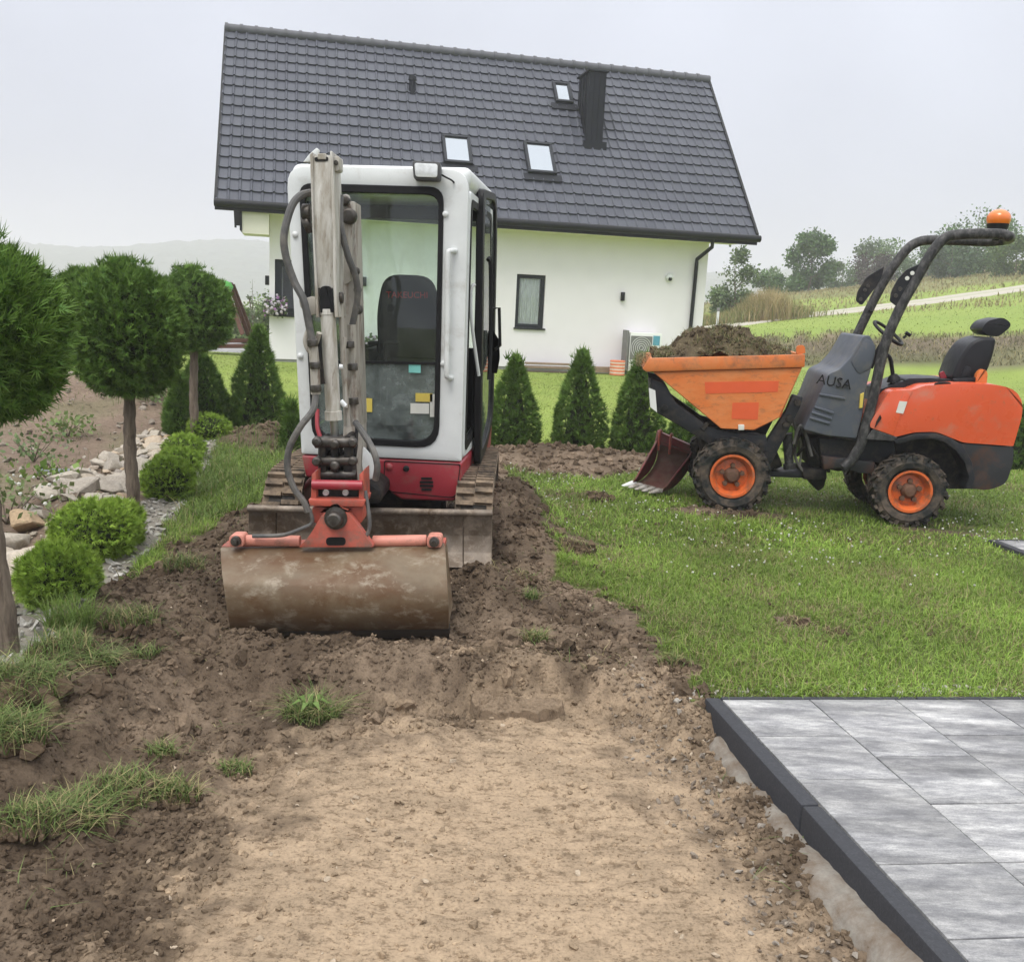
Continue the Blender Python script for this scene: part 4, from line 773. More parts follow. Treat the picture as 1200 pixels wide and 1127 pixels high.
for (x0, x1) in ((424, 441), (515, 529)):
    b = MB(); b.prism([S(x_, y_, sY - .25) for x_, y_ in rquad([(x0, 408), (x1, 409), (x1 + 1, 470), (x0 + 2, 470)], 4, 3)], (.02, .5, 0)); b.build('side_console', M['dark'], exc, .02)
for (x0, ln) in ((445, -14), (453, 14)):
    b = MB(); b.tube([E_(x0, 470, 6.52), E_(x0 - 1, 415, 6.50)], .008, 8); b.tube([E_(x0 - 1, 418, 6.50), E_(x0 - 1, 402, 6.5)], .017, 8); b.tube([E_(x0, 402, 6.5), E_(x0 + ln, 402, 6.5)], [.017, .012], 8); b.build('travel_lever', M['black'], exc, 0)
for x0, x1 in ((428, 424), (522, 520)):
    b = MB(); b.tube([E_(x0, 425, 6.7), E_(x1, 398, 6.66)], [.012, .02], 8); b.build('joystick', M['black'], exc)
def text_mesh(name, body, size, mat, parent, mtx, extrude=.001, offset=0.):
    cu = bpy.data.curves.new(name, 'FONT'); cu.body = body; cu.size = size; cu.extrude = extrude; cu.align_x = 'CENTER'; cu.align_y = 'CENTER'; cu.resolution_u = 3; cu.offset = offset
    t = bpy.data.objects.new('tmp', cu); C.objects.link(t); dg = bpy.context.evaluated_depsgraph_get(); me = bpy.data.meshes.new_from_object(t.evaluated_get(dg)); bpy.data.objects.remove(t); bpy.data.curves.remove(cu)
    me.name = name; me.materials.clear(); o = link(name, me, mat, parent); o.matrix_local = WM[parent.name].inverted() @ mtx; return o
text_mesh('lettering', 'TAKEUCHI', .062, M['redtext'], sb, Matrix.Translation(V3(S(477, 346, sY - .004))) @ Matrix.Rotation(-.04, 4, 'Y') @ Matrix.Rotation(math.radians(90), 4, 'X'))
# work lamp, handrail, bolts
lp = empty('work_lamp_mount', (0, 0, 0), None, None); bpy.data.objects.remove(lp)
b = MB(); b.prism([cp(x_, y_, -.10) for x_, y_ in rquad([(486.5, 191), (519.5, 192.5), (519, 214), (488.5, 213)], 4, 4)], (0, .10, 0)); wl = b.build('work_lamp', M['lamp_body'], exc, .008, 2)
b = MB(); b.prism([cp(x_, y_, -.112) for x_, y_ in rquad([(489.5, 194), (516.5, 195.3), (516, 211), (491, 210)], 3, 4)], (0, .013, 0)); b.build('lens', M['lens'], wl, .003)
b = MB(); b.tube(smooth_path([cp(519, 206, -.03), cp(524, 209, -.05), cp(530, 212, -.03), cp(532, 214, 0)], 4), .006, 6); b.build('lamp_cable', M['black'], wl)
b = MB(); b.tube(smooth_path([cp(534, 294, 0), cp(529, 295, -.05), cp(526.5, 303, -.06), cp(526, 370, -.06), cp(525, 432, -.06), cp(526, 441, -.05), cp(529, 443, 0)], 5), .017, 10); b.build('handrail', M['white'], exc)
for px, py in ((522, 251), (519.5, 426), (528, 443), (352, 417), (346, 275)):
    b = MB(); b.lathe(cp(px, py, 0), (0, -1, 0), [(0, .018), (.012, .018), (.018, .01), (.019, 0)], 12); b.build('bolt', M['white'], exc)
# door folded back along the cab side
def dr_(px, py, y): return E_(px, py, y)
nT, nB, fT, fB = dr_(567, 221, 6.62), dr_(563, 545, 6.62), dr_(584, 228, 7.72), dr_(578, 506, 7.72)
def dq(s, t): return (nT*(1-s) + fT*s)*(1-t) + (nB*(1-s) + fB*s)*t
b = MB(); o_ = [dq(s, t) for s, t in rquad([(0, 0), (1, 0), (1, .93), (.5, 1), (0, 1)], [.06, .25, .1, .1, .03], 5)]; i_ = [dq(s, t) for s, t in rquad([(.10, .03), (.90, .03), (.90, .90), (.5, .955), (.10, .955)], [.06, .2, .1, .1, .03], 5)]
b.frame(o_, i_, (-.05, 0, 0)); door = b.build('cab_door', M['black'], exc, .006, 1)
b = MB(); b.prism([p + np.array([-.02, 0, 0]) for p in [dq(.08, .025), dq(.92, .025), dq(.92, .91), (dq(.5, .965)), dq(.08, .965)]], (-.008, 0, 0)); b.build('door_glass', M['doorglass'], door)
b = MB(); b.tube(smooth_path([dr_(572, 305, 6.95), dr_(575, 312, 6.98), dr_(575, 400, 6.98), dr_(573, 445, 6.95)], 4), .016, 8); b.build('door_handle', M['black'], door)
b = MB(); b.tube([dr_(574, 362, 7.0), dr_(585, 361, 7.0), dr_(586, 405, 7.0), dr_(580, 410, 7.0)], .012, 8); b.build('grab_bar', M['black'], door)
b = MB(); b.prism([dr_(x_, y_, 7.25) for x_, y_ in rquad([(578, 385), (586, 398), (587, 420), (583, 440), (577, 428), (575, 400)], 3, 3)], (-.04, 0, 0)); b.build('lock_case', M['black'], door, .01, 2)
b = MB(); b.tube(smooth_path([cp(549, 332, .3), cp(545, 340, .28), cp(546, 380, .28), cp(553, 445, .35)], 5), .012, 8); b.build('grab_rail', M['white'], exc)
# tracks with lugs and rollers
def track(xc, w):
    pl = [(5.98, .36), (6.10, .55), (6.32, .60), (7.3, .60), (7.62, .58), (7.80, .40), (7.70, .18), (7.45, .08), (6.4, .08), (6.10, .14)]
    P = smooth_path([(xc, y, z) for y, z in pl] + [(xc, *pl[0])], 6)[:-1]; b = MB(); ctr = Vector((xc, 6.9, .34)); vs = []; fs = []; n_ = len(P)
    for i in range(n_):
        t = (P[(i+1) % n_] - P[i-1]).normalized(); nrm = Vector((0, -t.z, t.y)); 
        if nrm.dot(P[i] - ctr) < 0: nrm = -nrm
        for x_, o in ((-w/2, 0), (w/2, 0), (w/2, -.035), (-w/2, -.035)): vs.append(P[i] + Vector((x_, 0, 0)) + nrm * o)
    for i in range(n_):
        j = (i + 1) % n_
        for k in range(4): q = (k + 1) % 4; fs.append((i*4+k, i*4+q, j*4+q, j*4+k))
    b.add(vs, fs); tot = 0; acc = 0.; step = .072
    for i in range(n_):
        a, c = P[i], P[(i+1) % n_]; L_ = (c - a).length; t = (c - a).normalized(); nrm = Vector((0, -t.z, t.y))
        if nrm.dot(a - ctr) < 0: nrm = -nrm
        while acc < L_:
            p = a + t * acc; M3 = Matrix((Vector((1, 0, 0)), t, nrm)).transposed()
            for sx in (-1, 1): b.box(p + nrm * .014 + Vector((sx * w * .245, 0, 0)) + t * (.018 if sx > 0 else 0), (w * .46, .030, .034), M3)
            acc += step
        acc -= L_
    tr = b.build('track', M['track'], exc, 0)
    b = MB(); b.cyl((xc - w*.35, 6.16, .36), (xc + w*.35, 6.16, .36), .17, .17, 20); b.build('idler', M['dark'], tr, .01)
    b = MB(); b.cyl((xc - w*.35, 7.62, .36), (xc + w*.35, 7.62, .36), .17, .17, 20); b.build('sprocket', M['dark'], tr, .01)
    for y in (6.55, 6.9, 7.25): b = MB(); b.cyl((xc - w*.3, y, .19), (xc + w*.3, y, .19), .08, .08, 14); b.build('roller', M['dark'], tr, .006)
    b = MB(); b.box((xc, 6.9, .36), (w * .3, 1.35, .14)); b.build('track_frame', M['red'], tr, .02)
track(E_(556, 575, 6.05)[0], .245); track(E_(331, 590, 6.05)[0], .245)
# dozer blade in three plates with a rolled top edge
bl = [(597, 5.80), (606, 5.83), (625, 5.88), (645, 5.86), (663, 5.76)]
def plate(x0, x1, dx0=0, dx1=0, name='blade_plate', th=.03, sl_=.021):
    vs = []; fs = []; n_ = len(bl)
    for off in (0, th):
        for q, (py, y) in enumerate(bl):
            for px in (x0 + dx0 * q / (n_-1), x1 + dx1 * q / (n_-1)): p = E_(px, py + sl_ * (px - 434), y); vs.append(p + np.array([0, off, 0]))
    for q in range(n_ - 1):
        fs += [(2*q, 2*q+1, 2*q+3, 2*q+2), (2*n_+2*q, 2*n_+2*q+2, 2*n_+2*q+3, 2*n_+2*q+1)]
    for k in (0, 1): fs += [(2*q+k, 2*q+2+k, 2*n_+2*q+2+k, 2*n_+2*q+k) for q in range(n_-1)]
    fs += [(0, 1, 2*n_+1, 2*n_), (2*n_-2, 2*n_-1, 4*n_-1, 4*n_-2)]
    b = MB(); b.add(vs, fs); return b.build(name, M['steel_mud'], blade, .004, 1)
blade = MB(); 
b = MB(); b.tube([E_(290.5, 595.5, 5.82), E_(577, 601.5, 5.82)], .022, 10); blade = b.build('dozer_blade', M['steel_mud'], exc)
plate(291, 323.3); plate(324, 542.4); plate(543, 577, 0, -1)
for px in (345, 520): b = MB(); b.beam(E_(px, 635, 5.93), E_(px, 620, 6.5), .12, .12, .08, (1, 0, 0)); b.build('blade_arm', M['dark'], blade)
# swing bracket at the front of the body
b = MB(); b.prism([E_(x_, y_, 5.72) for x_, y_ in ((372, 520), (418, 520), (424, 560), (446, 575), (446, 590), (372, 592))], (.0, .43, 0)); b.build('swing_bracket', M['dark'], exc, .02)
b = MB(); b.prism([E_(x_, y_, 5.6) for x_, y_ in rquad([(425, 522), (436, 535), (440, 560), (428, 563), (424, 545)], 4, 3)], (0, .02, 0)); b.build('guard_plate', M['white'], exc, .004)
# boom (behind), dipper arm (in front), bucket cylinder
b = MB(); b.beam(E_(405, 236, 5.55), E_(413, 500, 5.6), .10, .105, .22); b.beam(E_(413, 498, 5.601), E_(411, 590, 5.62), .105, .14, .2); b.build('boom', M['arm_rust'], exc, .006, 2)
def epr(bb, pts, y, dep): return bb.prism([E_(x_, yy_, y) for x_, yy_ in pts], (0, dep, 0))
b = MB(); epr(b, [(365.5, 183), (387, 182), (390, 270), (391, 338), (371.5, 338), (367, 270)], 5.115, .19); arm = b.build('dipper_arm', M['arm_white'], exc, .004, 2)
b = MB(); epr(b, [(363, 181), (366.2, 178), (367.8, 270), (372, 338), (374, 372), (370, 372), (366, 270)], 5.10, .22); b.build('side_plate', M['arm_white'], arm, .003, 1)
b = MB(); epr(b, [(386.5, 177), (389, 177), (393.5, 270), (394, 338), (397, 372), (392, 372), (390.6, 338), (389.5, 270)], 5.10, .22); b.build('side_plate', M['arm_white'], arm, .003, 1)
b = MB(); epr(b, rquad([(368, 184.5), (385, 184), (384.5, 189), (369, 189.5)], 2, 3), 5.112, .02); b.build('tip_slot', M['dark'], arm); b = MB(); epr(b, [(372, 180), (382, 180), (382, 187), (372, 187)], 5.108, .05); b.build('tip_lug', M['arm_white'], arm, .003, 1)
b = MB(); b.prism([E_(x_, y_, 5.25) for x_, y_ in ((355, 190), (362, 181), (371, 173), (374, 176), (371, 184), (364, 190))], (0, .03, 0)); b.build('hose_guard', M['white'], arm, .004)
b = MB(); epr(b, rquad([(389.5, 184), (398, 183), (398, 200), (390, 201)], 3, 4), 5.15, .10); b.build('pin_boss', M['arm_white'], arm, .006); b = MB(); b.lathe(E_(394, 191, 5.15), (0, -1, 0), [(0, .012), (.012, .012), (.013, 0)], 12); b.build('bolt', M['bolt'], arm)
b = MB(); epr(b, rquad([(374, 335), (389.5, 335), (391, 366), (375.5, 366)], [8, 8, 1, 1], 6), 5.104, .012); b.build('socket_shade', M['black'], arm)  # black plate on the arm front, painted dark of the hole
b = MB(); epr(b, [(350, 352), (366, 347), (372, 352), (372, 368), (362, 370), (352, 360)], 5.14, .05); b.build('cylinder_bracket', M['arm_rust'], arm, .005)
for xa, ya, xb, yb, r_ in ((396, 349, 402, 349, .03), (355, 250, 364, 250, .048), (357, 265, 364, 262, .045)): b = MB(); b.cyl(E_(xa, ya, 5.18), E_(xb, yb, 5.18), r_, r_, 18); b.build('pivot_boss', M['bolt'], arm, .004)
cA, cB = E_(384, 362, 5.14), E_(391, 492, 5.14); ca_ = (cB - cA) / np.linalg.norm(cB - cA)
b = MB(); b.lathe(cA, ca_, [(0, .041), (.03, .043), (.032, .040), (np.linalg.norm(cB - cA) - .05, .040), (np.linalg.norm(cB - cA) - .048, .046), (np.linalg.norm(cB - cA), .046)], 20); cyl = b.build('bucket_cylinder', M['arm_white'], exc, 0, 1, 30)
b = MB(); b.cyl(cB, E_(394, 530, 5.16), .022, .022, 14); b.build('cylinder_rod', M['chrome'], cyl)
b = MB(); b.cyl(E_(398, 430, 5.12), E_(402, 430, 5.12), .016, .012, 10); b.cyl(E_(399, 470, 5.15), E_(405, 476, 5.15), .016, .014, 10); b.build('grease_fitting', M['lens'], cyl)
b = MB(); b.tube(smooth_path([E_(399, 345, 5.2), E_(401, 400, 5.2), E_(404, 440, 5.22), E_(405, 478, 5.2)], 6), .013, 8); b.tube(smooth_path([E_(398, 240, 5.3), E_(396, 300, 5.3), E_(400, 345, 5.3)], 5), .02, 8); b.build('steel_pipe', M['arm_rust'], exc)
# boom head on the right: pivots and hose guides
b = MB(); b.prism([E_(x_, y_, 5.5) for x_, y_ in rquad([(399, 229), (408, 227), (413, 250), (411, 330), (402, 335), (398, 260)], 3, 3)], (0, .05, 0)); b.build('boom_head', M['arm_rust'], exc, .006)
for px, py, r_ in ((405, 236, .030), (410, 254, .045), (417, 318, .025), (420, 363, .028), (420, 340, .02)): b = MB(); b.lathe(E_(px, py, 5.53), (0, -1, 0), [(0, r_), (.05, r_), (.06, r_ * .7), (.061, 0)], 16); b.build('pivot_pin', M['bolt'], exc, .003)
# linkage cluster
b = MB()
for x0, x1, y0, y1 in ((374, 381, 512, 575), (388, 395, 515, 560), (403, 411, 510, 575)): b.prism([E_(x_, y_, 5.10) for x_, y_ in rquad([(x0, y0), (x1, y0), (x1 + 2, y1), (x0 - 1, y1)], 3, 3)], (0, .16, 0))
b.prism([E_(x_, y_, 5.18) for x_, y_ in ((374, 530), (412, 530), (416, 575), (374, 575))], (0, .12, 0)); lk = b.build('bucket_linkage', M['dark'], exc, .006)
for (xa, xb, y, r_) in ((369, 416, 518, .034), (372, 414, 540, .03), (370, 418, 556, .026)): b = MB(); b.cyl(E_(xa, y, 5.12), E_(xb, y, 5.12), r_, r_, 14); b.build('link_pin', M['bolt'], lk, .005)
for px, py in ((372, 517), (392.5, 520), (414, 518), (393, 545), (414, 540), (372, 540)): b = MB(); b.lathe(E_(px, py, 5.09), (0, -1, 0), [(0, .026), (.025, .026), (.035, .016), (.036, 0)], 12); b.build('nut', M['bolt'], lk)
# quick hitch and tilt head
b = MB(); ht = None
for x0, x1 in ((364, 371), (420, 427)): b.prism([E_(x_, y_, 4.98) for x_, y_ in ((x0 + 1, 556), (x1 - 1, 552), (x1, 592), (x0, 592))], (0, .2, 0))
b.prism([E_(x_, y_, 4.95) for x_, y_ in ((361, 585), (428, 586), (426, 594), (363, 593))], (0, .22, 0)); b.prism([E_(x_, y_, 5.0) for x_, y_ in ((366, 594), (425, 594), (424, 612), (408, 622), (378, 620), (366, 610))], (0, .16, 0)); ht = b.build('quick_hitch', M['hitch_red'], exc, .005)
b = MB(); b.cyl(E_(366, 567.5, 4.98), E_(425, 568.5, 4.98), .026, .026, 14); b.build('locking_pin', M['red'], ht)
b = MB(); b.prism([E_(x_, y_, 5.03) for x_, y_ in ((371, 572), (420, 573), (420, 585), (371, 584))], (0, .1, 0)); b.build('hitch_pocket', M['dark'], ht)
for px in (382, 405): b = MB(); b.lathe(E_(px, 577, 5.03), (0, -1, 0), [(0, .018), (.012, .016), (.013, 0)], 10); b.build('bolt', M['lens'], ht)
b = MB(); b.prism([E_(x_, y_, 4.93) for x_, y_ in rquad([(350, 641), (362, 629), (380, 598), (393, 592), (407, 598), (424, 622), (438, 641)], [2, 8, 12, 16, 12, 10, 2], 5)], (0, .06, 0)); tp_ = b.build('tilt_plate', M['hitch_red'], exc, .006)
b = MB(); b.lathe(E_(393.5, 607, 4.93), (0, -1, 0), [(0, .062), (.012, .06), (.014, .045), (.06, .04), (.07, .03), (.071, 0)], 18); b.build('pivot_bolt', M['bolt'], tp_)
b = MB(); b.prism([E_(x_, y_, 4.926) for x_, y_ in rquad([(382, 629.5), (405, 629.5), (405, 639), (382, 639)], 4.5, 5)], (0, .01, 0)); b.build('slot_shade', M['black'], tp_)  # no opening cut: its inner shade is a black plate laid on
for (xa, ya, xb, yb, ce) in ((284, 633, 352, 634, 277), (437, 634, 500, 633, 509)):
    b = MB(); b.cyl(E_(xa, ya, 5.02), E_(xb, yb, 5.02), .031, .031, 16); tc_ = b.build('tilt_cylinder', M['pink_red'], exc, .005)
    b = MB(); b.prism([E_(x_, y_, 4.965) for x_, y_ in rquad([(ce - 9, ya - 6), (ce + 9, ya - 6), (ce + 9, ya + 8), (ce - 9, ya + 8)], 5, 4)], (0, .09, 0)); b.build('clevis', M['pink_red'], tc_, .005)
    b = MB(); b.lathe(E_(ce, ya + .5, 4.965), (0, -1, 0), [(0, .028), (.02, .027), (.022, .015), (.04, .014), (.041, 0)], 14); b.build('bolt', M['bolt'], tc_)
# ditching bucket, curved back towards the camera
pf_l = [(258, 642, 5.02), (258.5, 652, 4.92), (259.5, 668, 4.81), (262, 688, 4.735), (265, 708, 4.715), (268, 728, 4.75), (270, 742, 4.82)]
pf_r = [(521, 638, 5.02), (522, 648, 4.92), (523, 665, 4.81), (524.5, 686, 4.735), (525.5, 706, 4.715), (526, 726, 4.75), (525.5, 738, 4.82)]
Lp = smooth_path([E_(*p) for p in pf_l], 3); Rp = smooth_path([E_(*p) for p in pf_r], 3); n_ = len(Lp); vs = []; fs = []
for off in (0, .022):
    for q in range(n_): vs += [Lp[q] + Vector((0, off, 0)), Rp[q] + Vector((0, off, 0))]
for q in range(n_ - 1): fs += [(2*q, 2*q+1, 2*q+3, 2*q+2), (2*n_+2*q, 2*n_+2*q+2, 2*n_+2*q+3, 2*n_+2*q+1), (2*q, 2*q+2, 2*n_+2*q+2, 2*n_+2*q), (2*q+1, 2*n_+2*q+1, 2*n_+2*q+3, 2*q+3)]
fs += [(0, 2*n_, 2*n_+1, 1), (2*n_-2, 2*n_-1, 4*n_-1, 4*n_-2)]
b = MB(); b.add(vs, fs); bk = b.build('bucket', M['bucket'], exc, .004, 1, 50)
for Pp, sx in ((Lp, 1), (Rp, -1)):
    b = MB(); b.prism([p + Vector((sx * .004, .023, 0)) for p in Pp] + [Pp[-1] + Vector((0, .30, .04)), Pp[0] + Vector((0, .22, -.06))], (sx * .025, 0, 0)); b.build('cheek_plate', M['bucket'], bk)
b = MB(); b.beam(Lp[-1] + Vector((-.004, -.008, -.012)), Rp[-1] + Vector((.004, -.008, -.012)), .045, .045, .09); b.build('cutting_edge', M['bucket_edge'], bk, .004)
b = MB(); b.beam(Lp[0] + Vector((0, .023, -.01)), Rp[0] + Vector((0, .023, -.01)), .03, .03, .12); b.build('top_plate', M['hitch_red'], bk, .004)
# hoses
def hose(name, pts, r_, mt='hose', n_=6): b = MB(); b.tube(smooth_path([E_(*p) for p in pts], n_), r_, 9); return b.build(name, M[mt], exc)
hose('hose', [(364, 226, 5.2), (351, 230, 5.12), (341, 244, 5.08), (333, 275, 5.05), (335, 300, 5.05), (345, 330, 5.05), (356, 352, 5.03), (362, 380, 5.03), (366, 400, 5.03)], .020)
hose('hose', [(366, 398, 5.03), (369, 430, 5.04), (370, 462, 5.04)], .026, 'arm_rust')
hose('hose', [(370, 460, 5.04), (367, 480, 5.0), (352, 500, 4.96), (339, 525, 4.95), (337, 550, 4.95), (345, 573, 4.95), (356, 588, 4.95), (361, 600, 4.95)], .018)
hose('hose', [(362, 596, 4.95), (366, 612, 4.95), (352, 620, 4.95), (330, 627, 4.96), (296, 628, 4.97)], .011)
hose('hose', [(416, 494, 5.3), (424, 505, 5.2), (436, 525, 5.1), (442, 545, 5.08), (440, 562, 5.1)], .018)
hose('hose', [(428, 575, 5.0), (432, 600, 4.97), (433, 618, 4.96), (428, 628, 4.96), (418, 622, 4.97), (414, 612, 4.98)], .011)
hose('hose', [(399, 230, 5.3), (399, 262, 5.25), (408, 300, 5.25), (417, 325, 5.28), (419, 350, 5.3), (412, 385, 5.3)], .018)
hose('hose', [(412, 380, 5.3), (413, 440, 5.32), (415, 495, 5.3)], .024, 'arm_rust')
hose('hose', [(362, 385, 5.1), (358, 400, 5.1), (364, 412, 5.1), (371, 400, 5.08), (374, 390, 5.06)], .014, 'arm_rust')
hose('hose', [(374, 392, 5.1), (375, 420, 5.1), (378, 450, 5.1)], .014, 'dark')
hose('hose', [(404, 395, 5.2), (402, 420, 5.2), (405, 460, 5.22), (408, 500, 5.22)], .014, 'arm_rust')
hose('hose', [(372, 480, 5.2), (372, 500, 5.15), (376, 514, 5.12)], .012, 'red'); hose('hose', [(418, 500, 5.3), (417, 525, 5.2), (414, 545, 5.2)], .010, 'dark')
for px, py, y in ((366, 402, 5.02), (369, 428, 5.03), (370, 455, 5.03), (409, 404, 5.27), (413, 430, 5.29), (414, 470, 5.29)):
    b = MB(); b.cyl(E_(px, py - 4, y), E_(px + .5, py + 4, y), .029, .029, 8); b.build('hose_fitting', M['bolt'], exc, .003)
# ------------------------------------------------------------------ site dumper
DYAW = -.10; DU = np.array([math.cos(DYAW), math.sin(DYAW), 0]); DV = np.array([-math.sin(DYAW), math.cos(DYAW), 0]); DO = np.array([1.98, 8.23, 0.])
def D_(px, py, v=0.):
    r = ray(px, py); t = ((DO + DV * v - CAMP) @ DV) / (r @ DV); return CAMP + r * t
z4 = lambda x, y: (730 + x / 4.696, 380 + y / 4.696)
z5 = lambda x, y: (930 + x / 2.8185, 240 + y / 2.8185)
dmp = empty('site_dumper', DO + DU * .7 + DV * .55 + np.array([0, 0, .04]), 'orange and black site dumper with roll bar and loaded skip on the lawn', 'dumper', rotz=DYAW)
def dprism(name, pts, v0, v1, mt, bev=.01, seg=2, zf=None, parent=None, ref=None):
    b = MB(); ref = v0 if ref is None else ref; P = [D_(*(zf(*p) if zf else p), ref) + DV * (v0 - ref) for p in pts]; b.prism(P, DV * (v1 - v0)); return b.build(name, M[mt], parent or dmp, bev, seg)
def wheel(px, py, rpx, v0, w, name='wheel', hubr=.52, ref=None):
    c = D_(px, py, v0); rr = np.linalg.norm(D_(px + rpx, py, v0) - c); b = MB()
    prof = [(.03, rr*.60), (.01, rr*.66), (.0, rr*.80), (.02, rr*.90), (.05, rr*.945), (w*.5, rr*.955), (w-.05, rr*.945), (w-.02, rr*.90), (w, rr*.80), (w-.01, rr*.66), (w-.03, rr*.60)]
    b.lathe(c, DV, prof, 40, False); nl = 20
    for q in range(nl):
        for s in (0, 1):
            a = 2*math.pi*(q + .5*s)/nl; rad = DU*math.cos(a) + HK*math.sin(a); tan_ = -DU*math.sin(a) + HK*math.cos(a); sg = 1 if s == 0 else -1
            ax = (DV * 1.0 + tan_ * .55 * sg); ax /= np.linalg.norm(ax); yy = np.cross(rad, ax); M3 = Matrix((V3(ax), V3(yy), V3(rad))).transposed()
            b.box(c + DV * (w * (.30 if s == 0 else .70)) + rad * rr * .962, (w*.56, .034, rr*.075), M3)
            if s == 0: b.box(c + DV * .016 + rad * rr * .90, (.03, .034, rr*.12), Matrix((V3(DV), V3(tan_), V3(rad))).transposed())
    wh = b.build(name, M['rubber'], dmp, .0, 1, 30)
    b = MB(); b.lathe(c + DV * .012, DV, [(.0, rr*hubr + .02), (.0, rr*hubr), (.035, rr*hubr - .02), (.075, rr*hubr*.8), (.065, rr*hubr*.55), (.06, .02)], 32, False); rm = b.build('rim', M['rim'], wh)
    b = MB(); b.lathe(c + DV * .07, -DV, [(0, rr*.22), (.02, rr*.2), (.05, rr*.13), (.055, .0)], 18); b.build('hub', M['hub'], wh)
    for q in range(5):
        a = 2*math.pi*q/5 + .3; p = c + DV * .072 + (DU*math.cos(a) + HK*math.sin(a)) * rr * .27
        b = MB(); b.lathe(p, -DV, [(0, .024), (.03, .022), (.032, .0)], 6); b.build('nut', M['hub'], wh)
    return wh
wheel(858.5, 558.5, 46, .0, .26); wheel(1067.5, 576.5, 45.5, .0, .26)
c_ = D_(858.5, 558.5, 0); c2 = D_(1067.5, 576.5, 0)
def proj(p):
    q = np.asarray(p) - CAMP; z = q @ _d; return 600 + F * (q @ _R) / z, 563.5 - F * (q @ _V) / z
for cc_ in (c_, c2):
    p = proj(cc_ + DV * .86); wheel(p[0], p[1], 45.5 * np.linalg.norm(cc_ - CAMP) / np.linalg.norm(cc_ + DV * .86 - CAMP), .86, .26)
# skip: thin walled tipping body
sk = [z4(165, 262), z4(540, 575), z4(720, 583), z4(860, 515), z4(988, 238)]
SP = [D_(*p, .06) - DO for p in sk]; SPl = [(p @ DU, p[2]) for p in SP]
def sk3(u, v, z): return DO + DU * u + DV * v + HK * z
SV0, SV1 = .06, 1.06; b = MB()
b.prism([sk3(u, SV0, z) for u, z in SPl], DV * .02); skip = b.build('skip', M['orange_side'], dmp, .006, 1); b = MB(); b.prism([sk3(u, SV1 - .02, z) for u, z in SPl], DV * .02); b.build('far_side', M['orange_side'], skip, .006, 1)
b = MB()
for (u0, z0), (u1, z1) in zip(SPl[:-1], SPl[1:]):
    n_ = np.array([-(z1 - z0), u1 - u0]); n_ /= np.linalg.norm(n_); b.add([sk3(u, v, z) for u, z in ((u0 + .012, z0), (u1, z1)) for v in (SV0 + .02, SV1 - .02)] + [sk3(u + n_[0]*.015, v, z + n_[1]*.015) for u, z in ((u0 + .012, z0), (u1, z1)) for v in (SV0 + .02, SV1 - .02)], [(0, 1, 3, 2), (4, 6, 7, 5), (0, 2, 6, 4), (1, 5, 7, 3), (0, 4, 5, 1), (2, 3, 7, 6)])
b.build('skip_floor', M['hood'], skip)
rimp = [z4(147, 187), z4(1003, 166), z4(1000, 236), z4(128, 262), z4(108, 246)]
RP = [D_(*p, .04) - DO for p in rimp]; RP = [(p @ DU, p[2]) for p in RP]
for v in (SV0 - .022, SV1 - .02): b = MB(); b.prism([sk3(u, v, z) for u, z in RP], DV * .042); b.build('rim_flange', M['orange'], skip, .006, 2)
b = MB(); b.prism([sk3(RP[1][0] - .004, SV0 + .022, RP[1][1]), sk3(RP[1][0] - .004, SV1 - .022, RP[1][1]), sk3(RP[1][0] - .004, SV1 - .022, RP[2][1]), sk3(RP[1][0] - .004, SV0 + .022, RP[2][1])], -DU * .04); b.build('rim_flange', M['orange'], skip, .006, 2)
b = MB(); b.prism([sk3(RP[4][0], SV0 + .022, RP[4][1]), sk3(RP[4][0], SV1 - .022, RP[4][1]), sk3(RP[0][0], SV1 - .022, RP[0][1]), sk3(RP[0][0], SV0 + .022, RP[0][1])], DU * .03); b.build('pouring_lip', M['orange'], skip, .005, 1)
for q4 in ([(450, 318), (858, 312), (852, 372), (455, 382)], [(603, 432), (748, 430), (742, 525), (598, 520)]): dprism('sticker_mark', q4, .0575, .0595, 'orange_sticker', 0, 1, z4, skip)
dprism('rope_hook', rquad([(955, 165), (955, 118), (1002, 112), (1004, 160)], [2, 18, 24, 2], 5), .10, .13, 'orange', .004, 1, z4, skip); dprism('lug', [(635, 552), (668, 552), (668, 583), (635, 583)], .045, .058, 'sticker_w', .003, 1, z4, skip)
# tipping frame and chassis
arm = [(150, 300), (230, 320), (290, 430), (470, 560), (560, 590), (790, 612), (795, 700), (560, 690), (500, 672), (185, 485)]
for v in (.11, .94): dprism('tipping_arm', arm, v, v + .09, 'black_metal', .008, 2, z4, ref=.11 if v < .5 else None) if v < .5 else dprism('tipping_arm', arm, v, v + .09, 'black_metal', .008, 2, z4, ref=.11)
dprism('reflector_plate', [(142, 350), (178, 364), (188, 486), (150, 455)], .10, .109, 'ac', .002, 1, z4); dprism('cross_beam', [(152, 330), (185, 335), (190, 470), (160, 455)], .2, .93, 'black_metal', .01, 2, z4, ref=.11)
strut = rquad([(935, 386), (992, 400), (975, 460), (812, 775), (735, 770), (760, 690), (900, 470)], 8, 3)
for v in (.12, .93): dprism('support_strut', strut, v, v + .08, 'black_metal', .008, 2, z4, ref=.12)
for x, y in ((230, 460), (520, 640), (760, 670), (915, 515), (960, 430), (895, 555)):
    b = MB(); b.lathe(D_(*z4(x, y), .12) - DV * .012, -DV, [(-.02, .03), (.012, .028), (.014, 0)], 12); b.build('pivot_pin', M['dark'], dmp)
dprism('stop_bracket', [(425, 570), (460, 535), (478, 550), (445, 590)], .095, .11, 'dark', .004, 1, z4)
